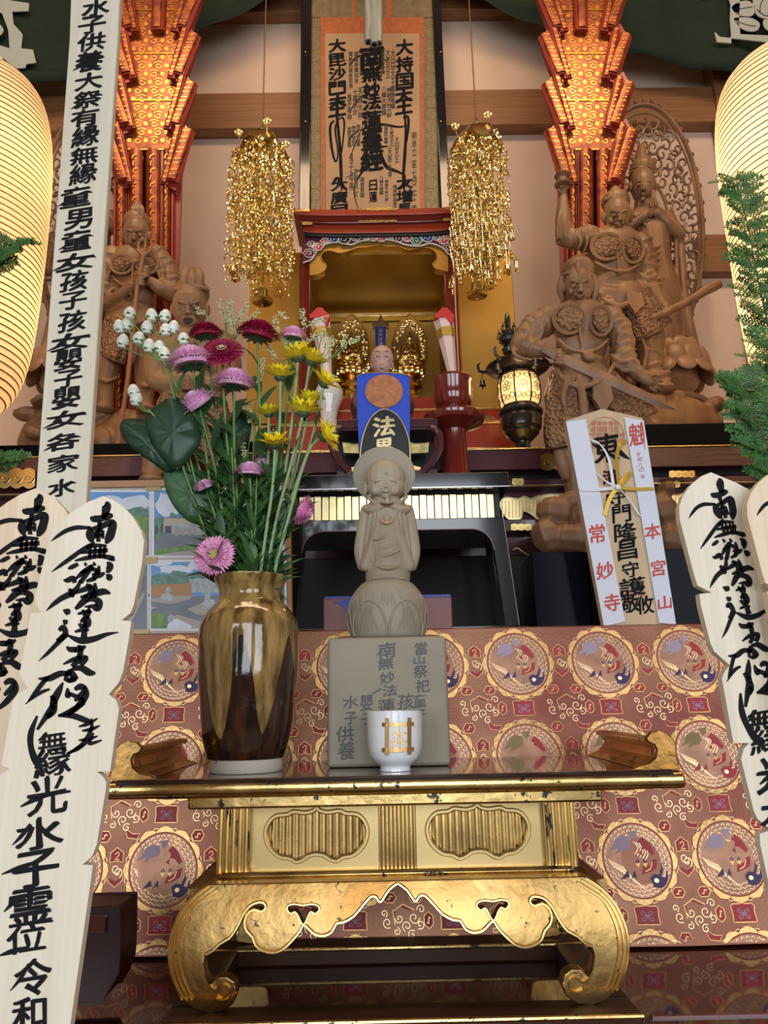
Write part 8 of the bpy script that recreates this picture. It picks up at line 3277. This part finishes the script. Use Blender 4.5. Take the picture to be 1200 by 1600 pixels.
    c.tube([L.p(x, y, 32) for x, y in ((1018, 498), (1042, 487), (1070, 474), (1100, 456), (1112, 449), (1124, 443))], [5 * L.s, 5.5 * L.s, 6 * L.s, 6.5 * L.s, 8 * L.s, 7 * L.s], 10)
    c.build('club', M_wood, o)
    rocks(L, 905, 1135, 606, 706, 4, 7, 26).carve('rock_base', M_wood, o, voxel=.005, smooth=1)


# ---- praying bodhisattva with an openwork halo
def bodhisattva(side):
    L = Layer(2.62, (1010, 380))
    X = (lambda x: x) if side > 0 else (lambda x: 1157 - x)
    o = thing('bodhisattva_statue', L.q(X(1040), 655), 'praying bodhisattva before an openwork halo, %s' % ('farthest back of the right-hand statues' if side > 0 else 'hidden behind the tall plank'), 'statue')
    h = MB()
    carved_head(h, L, X(1004), 288, 20, 29, 4, 4 * side, calm=True)
    h.cap(L, (X(1005), 306, 0), 12, (X(1006), 326, -2), 16)
    h.ell(L, (X(1004), 264, -8), (21, 18, 21))
    h.chain(L, [(X(1003), 258, -2, 13), (X(1002), 244, -2, 10), (X(1002), 230, -2, 6)])
    for k in (0, 1):
        h.chain(L, [(X(985), 264 + k * 5, 0, 2.2), (X(1004), 260 + k * 5, 15, 2.4), (X(1023), 264 + k * 5, 0, 2.2)])
    h.ell(L, (X(1004), 272, 21), (2, 2, 2))
    h.carve('head', M_wood, o, voxel=.0021, smooth=1)
    b = MB()
    b.ell(L, (X(1012), 350, 0), (36, 32, 22))
    b.chain(L, [(X(1014), 370, 0, 30), (X(1020), 420, 0, 30), (X(1030), 480, 0, 36), (X(1036), 535, 0, 34)])
    b.chain(L, [(X(1040), 342, 2, 14), (X(1054), 358, 8, 11), (X(1060), 368, 12, 10), (X(1044), 350, 24, 8), (X(1028), 332, 30, 6)])
    b.chain(L, [(X(984), 342, 2, 14), (X(972), 360, 8, 11), (X(990), 350, 24, 8), (X(1012), 332, 30, 6)])
    for k in range(4):
        b.chain(L, [(X(990), 378 + k * 9, 22, 2), (X(1018), 388 + k * 10, 32, 2.6), (X(1044), 378 + k * 10, 20, 2)], n=7)
        b.chain(L, [(X(996), 430 + k * 8, 24, 2.4), (X(1026), 438 + k * 8, 33, 3), (X(1056), 430 + k * 8, 20, 2.4)], n=7)
    for k in range(3):
        b.chain(L, [(X(996 + k * 22), 460, 28, 2), (X(1004 + k * 20), 500, 32, 2.6), (X(1008 + k * 22), 545, 30, 2.4)], n=7)
    for k in range(3):
        b.chain(L, [(X(990 + k * 7), 336 + k * 4, 18, 2), (X(1010 + k * 4), 352 + k * 6, 26, 2.4), (X(1034), 372 + k * 6, 22, 2)], n=7)
    # falling scarf
    b.chain(L, [(X(1062), 362, 8, 7), (X(1066), 410, 6, 6), (X(1070), 460, 8, 6), (X(1078), 510, 10, 7), (X(1084), 540, 10, 8)])
    b.chain(L, [(X(1056), 366, 12, 4), (X(1058), 420, 12, 3), (X(1062), 480, 14, 4)])
    b.carve('robed_body', M_wood, o, voxel=.004, smooth=1)
    hd = MB()
    for s in (-1, 1):
        x = X(1021) + s * 2.2
        hd.cap(L, (x + s * 3, 334, 29), 5.5, (x, 318, 32), 4.6)
        for k in range(4):
            hd.cap(L, (x - .2 * s, 318 - k * .5, 28 + k * 2.6), 2, (x - .6 * s, 296 + abs(k - 1.5) * 2.4, 29 + k * 2.5), 1.4)
        hd.cap(L, (x + s * 2, 322, 37), 1.9, (x + s, 310, 38), 1.5)
    hd.carve('praying_hands', M_wood, o, voxel=.0018, smooth=1)
    # halo
    g = MB()
    def E(a, k):
        w = math.sin(a)
        return (X(1006 + 92 * k * w), 372 - 208 * k * math.cos(a) if math.cos(a) > 0 else 372 - 190 * k * math.cos(a))
    for k, r_ in ((1.0, 4.2), (.94, 2), (.45, 2.6)):
        g.tube([L.p(*E(2 * PI * i / 64, k), -26) for i in range(64)], r_ * L.s, 6, closed=True)
    for i in range(48):
        a = 2 * PI * i / 48
        x, y = E(a, 1.03)
        g.ball(L.p(x, y, -26), 4 * L.s, n=6, k=5)
    r = random.Random(2)
    for ring, (k0, n) in enumerate(((.52, 20), (.61, 24), (.70, 28), (.79, 32), (.87, 36))):
        for i in range(n):
            a = 2 * PI * (i + .5 * (ring % 2)) / n
            x, y = E(a, k0)
            sg, ph = (1 if (i + ring) % 2 else -1), r.uniform(0, 6)
            rr_ = 9.5 if ring else 8.5
            g.tube([L.p(x + sg * rr_ * (1 - j / 11) * math.cos(ph + j * .75), y + rr_ * 1.25 * (1 - j / 11) * math.sin(ph + j * .75), -26 + 2 * math.sin(j)) for j in range(9)], [(2.6 - .15 * j) * L.s for j in range(9)], 5)
    g.build('openwork_halo', mat('dark_carved_wood', (0.13, 0.065, 0.032), .5, color2=(0.20, 0.105, 0.05), vscale=8), o)
    # lotus seat: tiers of broad petals
    t = MB()
    for tier, (yy, rr_, n, up) in enumerate(((556, 34, 10, .7), (572, 48, 12, .45), (588, 52, 12, .1))):
        for i in range(n):
            a = 2 * PI * (i + .5 * (tier % 2)) / n
            c = L.p(X(1050), yy, 0) + Vector((math.sin(a), -math.cos(a), 0)) * rr_ * L.s
            rot = Matrix.Rotation(a, 3, 'Z') @ Matrix.Rotation(R(-30 + 40 * up), 3, 'X')
            t.ball(c, (15 * L.s, 5 * L.s, 17 * L.s), 0, 12, 8, rot)
    t.lathe([(48 * L.s, 0), (52 * L.s, 4 * L.s), (36 * L.s, 14 * L.s), (30 * L.s, 24 * L.s), (42 * L.s, 34 * L.s), (40 * L.s, 60 * L.s), (0, 80 * L.s)], L.p(X(1050), 640, 0), 12)
    t.build('lotus_seat', mat('lotus_wood', (0.30, 0.16, 0.08), .42, color2=(0.38, 0.22, 0.12), vscale=8), o)
    rocks(L, X(1050) - 82, X(1050) + 82, 628, 735, 4, 4, 20).carve('rock_base', M_wood, o, voxel=.006, smooth=1)


# ---- frontal guardian with a trident, left
def trident_guardian():
    L = Layer(2.27, (212, 480))
    o = thing('guardian_statue', Vector((P(212, 690, 2.27).x, 2.27, P(212, 692, 2.27).z)), 'carved wooden topknotted guardian gripping a long trident staff, beside the tall plank', 'statue')
    h = MB()
    carved_head(h, L, 213, 366, 21, 30, 4, -8)
    h.cap(L, (213, 382, 0), 14, (213, 400, -4), 20)
    h.ell(L, (214, 348, -9), (22, 20, 22))
    h.chain(L, [(215, 338, 0, 10), (215, 328, 0, 11), (215, 322, 0, 8)])
    for k in range(6):
        h.chain(L, [(207 + k * 3.2, 340, 9, 1.6), (206 + k * 3.6, 326, 10, 1.8), (209 + k * 2.4, 320, 6, 1.4)], n=6)
    h.carve('head', M_wood, o, voxel=.002, smooth=1)
    b = MB()
    torso(b, L, 208, 392, 486, 44)
    b.chain(L, [(176, 402, 2, 19), (164, 424, 4, 17), (162, 450, 6, 17), (160, 474, 8, 14)])
    b.chain(L, [(244, 402, 2, 20), (262, 426, 4, 18), (268, 452, 8, 16)])
    b.chain(L, [(266, 456, 10, 16), (250, 450, 22, 12), (236, 440, 30, 8)])
    b.chain(L, [(160, 478, 10, 12), (184, 464, 26, 9), (206, 446, 34, 7)])
    rings(b, L, [(176, 402, 2, 19), (164, 424, 4, 17), (162, 450, 6, 17), (160, 474, 8, 14)], 6, 1.0)
    rings(b, L, [(244, 402, 2, 20), (262, 426, 4, 18), (268, 452, 8, 16)], 5, 1.0)
    folds(b, L, [[(160, 398, 14, 3), (172, 418, 22, 3), (166, 440, 20, 2)], [(150, 448, 14, 3), (164, 458, 24, 3.4), (178, 450, 20, 3)], [(148, 460, 14, 3), (162, 474, 24, 3.4), (176, 468, 20, 3)], [(252, 396, 16, 3), (246, 420, 24, 3), (254, 446, 22, 2)], [(266, 404, 14, 3), (262, 430, 22, 3), (268, 456, 20, 3)],
                 [(184, 400, 20, 3), (208, 410, 28, 3.4), (234, 400, 20, 3)], [(208, 412, 28, 2), (206, 440, 30, 2.4), (206, 466, 28, 2)], [(178, 436, 22, 3), (192, 446, 30, 3), (206, 448, 30, 3)], [(240, 436, 22, 3), (224, 446, 30, 3), (206, 448, 30, 3)],
                 [(176, 494, 22, 4), (206, 506, 34, 5), (240, 494, 22, 4)], [(204, 500, 34, 5), (212, 540, 34, 5), (206, 566, 30, 4)]])
    b.ell(L, (208, 512, 0), (46, 40, 30))
    b.chain(L, [(182, 530, 4, 27), (168, 570, 6, 20), (164, 606, 8, 14), (164, 634, 10, 12)])
    b.chain(L, [(234, 530, 4, 27), (230, 575, 6, 20), (226, 612, 8, 14), (226, 634, 10, 12)])
    b.ell(L, (162, 640, 18), (15, 9, 18))
    b.ell(L, (228, 640, 18), (15, 9, 18))
    folds(b, L, [[(150, 590, 16, 3), (166, 596, 24, 3.4), (182, 590, 16, 3)], [(214, 598, 16, 3), (228, 604, 24, 3.4), (242, 598, 16, 3)]])
    b.carve('armoured_body', M_wood, o, voxel=.0045, smooth=1)
    chest_disc(o, L, 190, 413, 15, 13, 27, -10)
    chest_disc(o, L, 230, 413, 15, 13, 27, 14)
    skirt(o, L, [(168, 492), (156, 520), (150, 545)], [(208, 500), (204, 535), (196, 568)], 14, bulge=18)
    skirt(o, L, [(210, 500), (222, 535), (232, 562)], [(248, 492), (262, 520), (270, 540)], 14, bulge=18)
    hd = MB()
    fist(hd, L, 216, 437, 36, 1.05, 1)
    fist(hd, L, 228, 426, 34, .9, -1)
    hd.carve('hands', M_wood, o, voxel=.002, smooth=1)
    s = MB()
    s.tube([L.p(178, 738, 72), L.p(200, 590, 56), L.p(214, 450, 44), L.p(224, 396, 42)], 3.4 * L.s, 8)
    for dx, top in ((-9, 372), (2, 364), (12, 372)):
        s.tube([L.p(224, 400, 42), L.p(224 + dx * .9, 392, 42), L.p(225 + dx, 384, 42), L.p(227 + dx * .8, top, 42)], [3 * L.s, 2.8 * L.s, 2.2 * L.s, .4 * L.s], 7)
    s.build('trident_staff', mat('staff_wood', (0.26, 0.12, 0.06), .5), o)
    rocks(L, 122, 300, 632, 734, 4, 9, 24).carve('rock_base', M_wood, o, voxel=.0055, smooth=1)


# ---- roaring guardian half hidden by the flowers
def roaring_guardian():
    L = Layer(1.86, (300, 540))
    o = thing('guardian_statue', Vector((P(300, 900, 1.86).x, 1.86, ZT)), 'carved wooden guardian with a wide roaring mouth, half hidden behind the flowers', 'statue')
    h = MB()
    carved_head(h, L, 297, 480, 28, 36, 4, -6, roar=True)
    h.cap(L, (298, 500, 0), 17, (298, 522, -4), 24)
    h.ell(L, (300, 458, -10), (28, 24, 28))
    for k in range(3):
        h.chain(L, [(289 + k * 11, 448, 12 + (k == 1) * 6, 7), (288 + k * 12, 432, 10 + (k == 1) * 5, 7.5), (290 + k * 10, 422, 6, 5)])
    h.chain(L, [(274, 452, 8, 4), (298, 448, 21, 4), (324, 452, 8, 4)])
    h.carve('head', M_wood, o, voxel=.0018, smooth=1)
    m_ = MB()
    m_.ell(L, (294.5, 502, 28), (8, 5.2, 3))
    m_.build('open_mouth', mat('mouth_shadow', (0.05, 0.025, 0.015), .8), o)
    b = MB()
    torso(b, L, 300, 516, 600, 52)
    b.chain(L, [(256, 536, 2, 22), (244, 566, 6, 20), (248, 596, 12, 17), (280, 600, 28, 11)])
    b.chain(L, [(344, 536, 2, 22), (358, 566, 6, 20), (352, 596, 12, 17), (322, 600, 28, 11)])
    folds(b, L, [[(262, 520, 22, 3), (300, 534, 30, 4), (338, 520, 22, 3)], [(240, 546, 18, 3), (254, 560, 26, 3), (262, 548, 22, 3)], [(240, 580, 20, 3), (256, 592, 28, 3), (268, 584, 24, 3)]])
    b.ell(L, (300, 640, 0), (56, 46, 36))
    b.chain(L, [(270, 660, 4, 32), (252, 700, 6, 24), (240, 730, 10, 18), (238, 746, 14, 14)])
    b.chain(L, [(330, 660, 4, 32), (344, 720, 6, 24), (348, 760, 10, 18)])
    b.ell(L, (238, 752, 24), (20, 9, 24))
    b.ell(L, (350, 770, 20), (20, 9, 24))
    folds(b, L, [[(222, 736, 22, 3), (240, 742, 30, 4), (256, 736, 22, 3)]])
    b.carve('armoured_body', M_wood, o, voxel=.005, smooth=1)
    hd = MB()
    fist(hd, L, 290, 600, 36, 1.1, 1)
    fist(hd, L, 312, 600, 36, 1.1, -1)
    hd.carve('hands', M_wood, o, voxel=.0024, smooth=1)
    skirt(o, L, [(256, 612), (244, 660), (240, 700)], [(298, 622), (296, 670), (290, 712)], 20, bulge=20)
    skirt(o, L, [(302, 622), (306, 670), (312, 712)], [(346, 612), (360, 660), (364, 700)], 20, bulge=20)
    rocks(L, 205, 400, 752, 1004, -4, 12, 22).carve('rock_base', M_wood, o, voxel=.006, smooth=1)


sword_guardian()
pagoda_guardian()
bodhisattva(1)
bodhisattva(-1)
trident_guardian()
roaring_guardian()

for ob in list(bpy.data.objects):
    if '_o' in ob:
        del ob['_o']
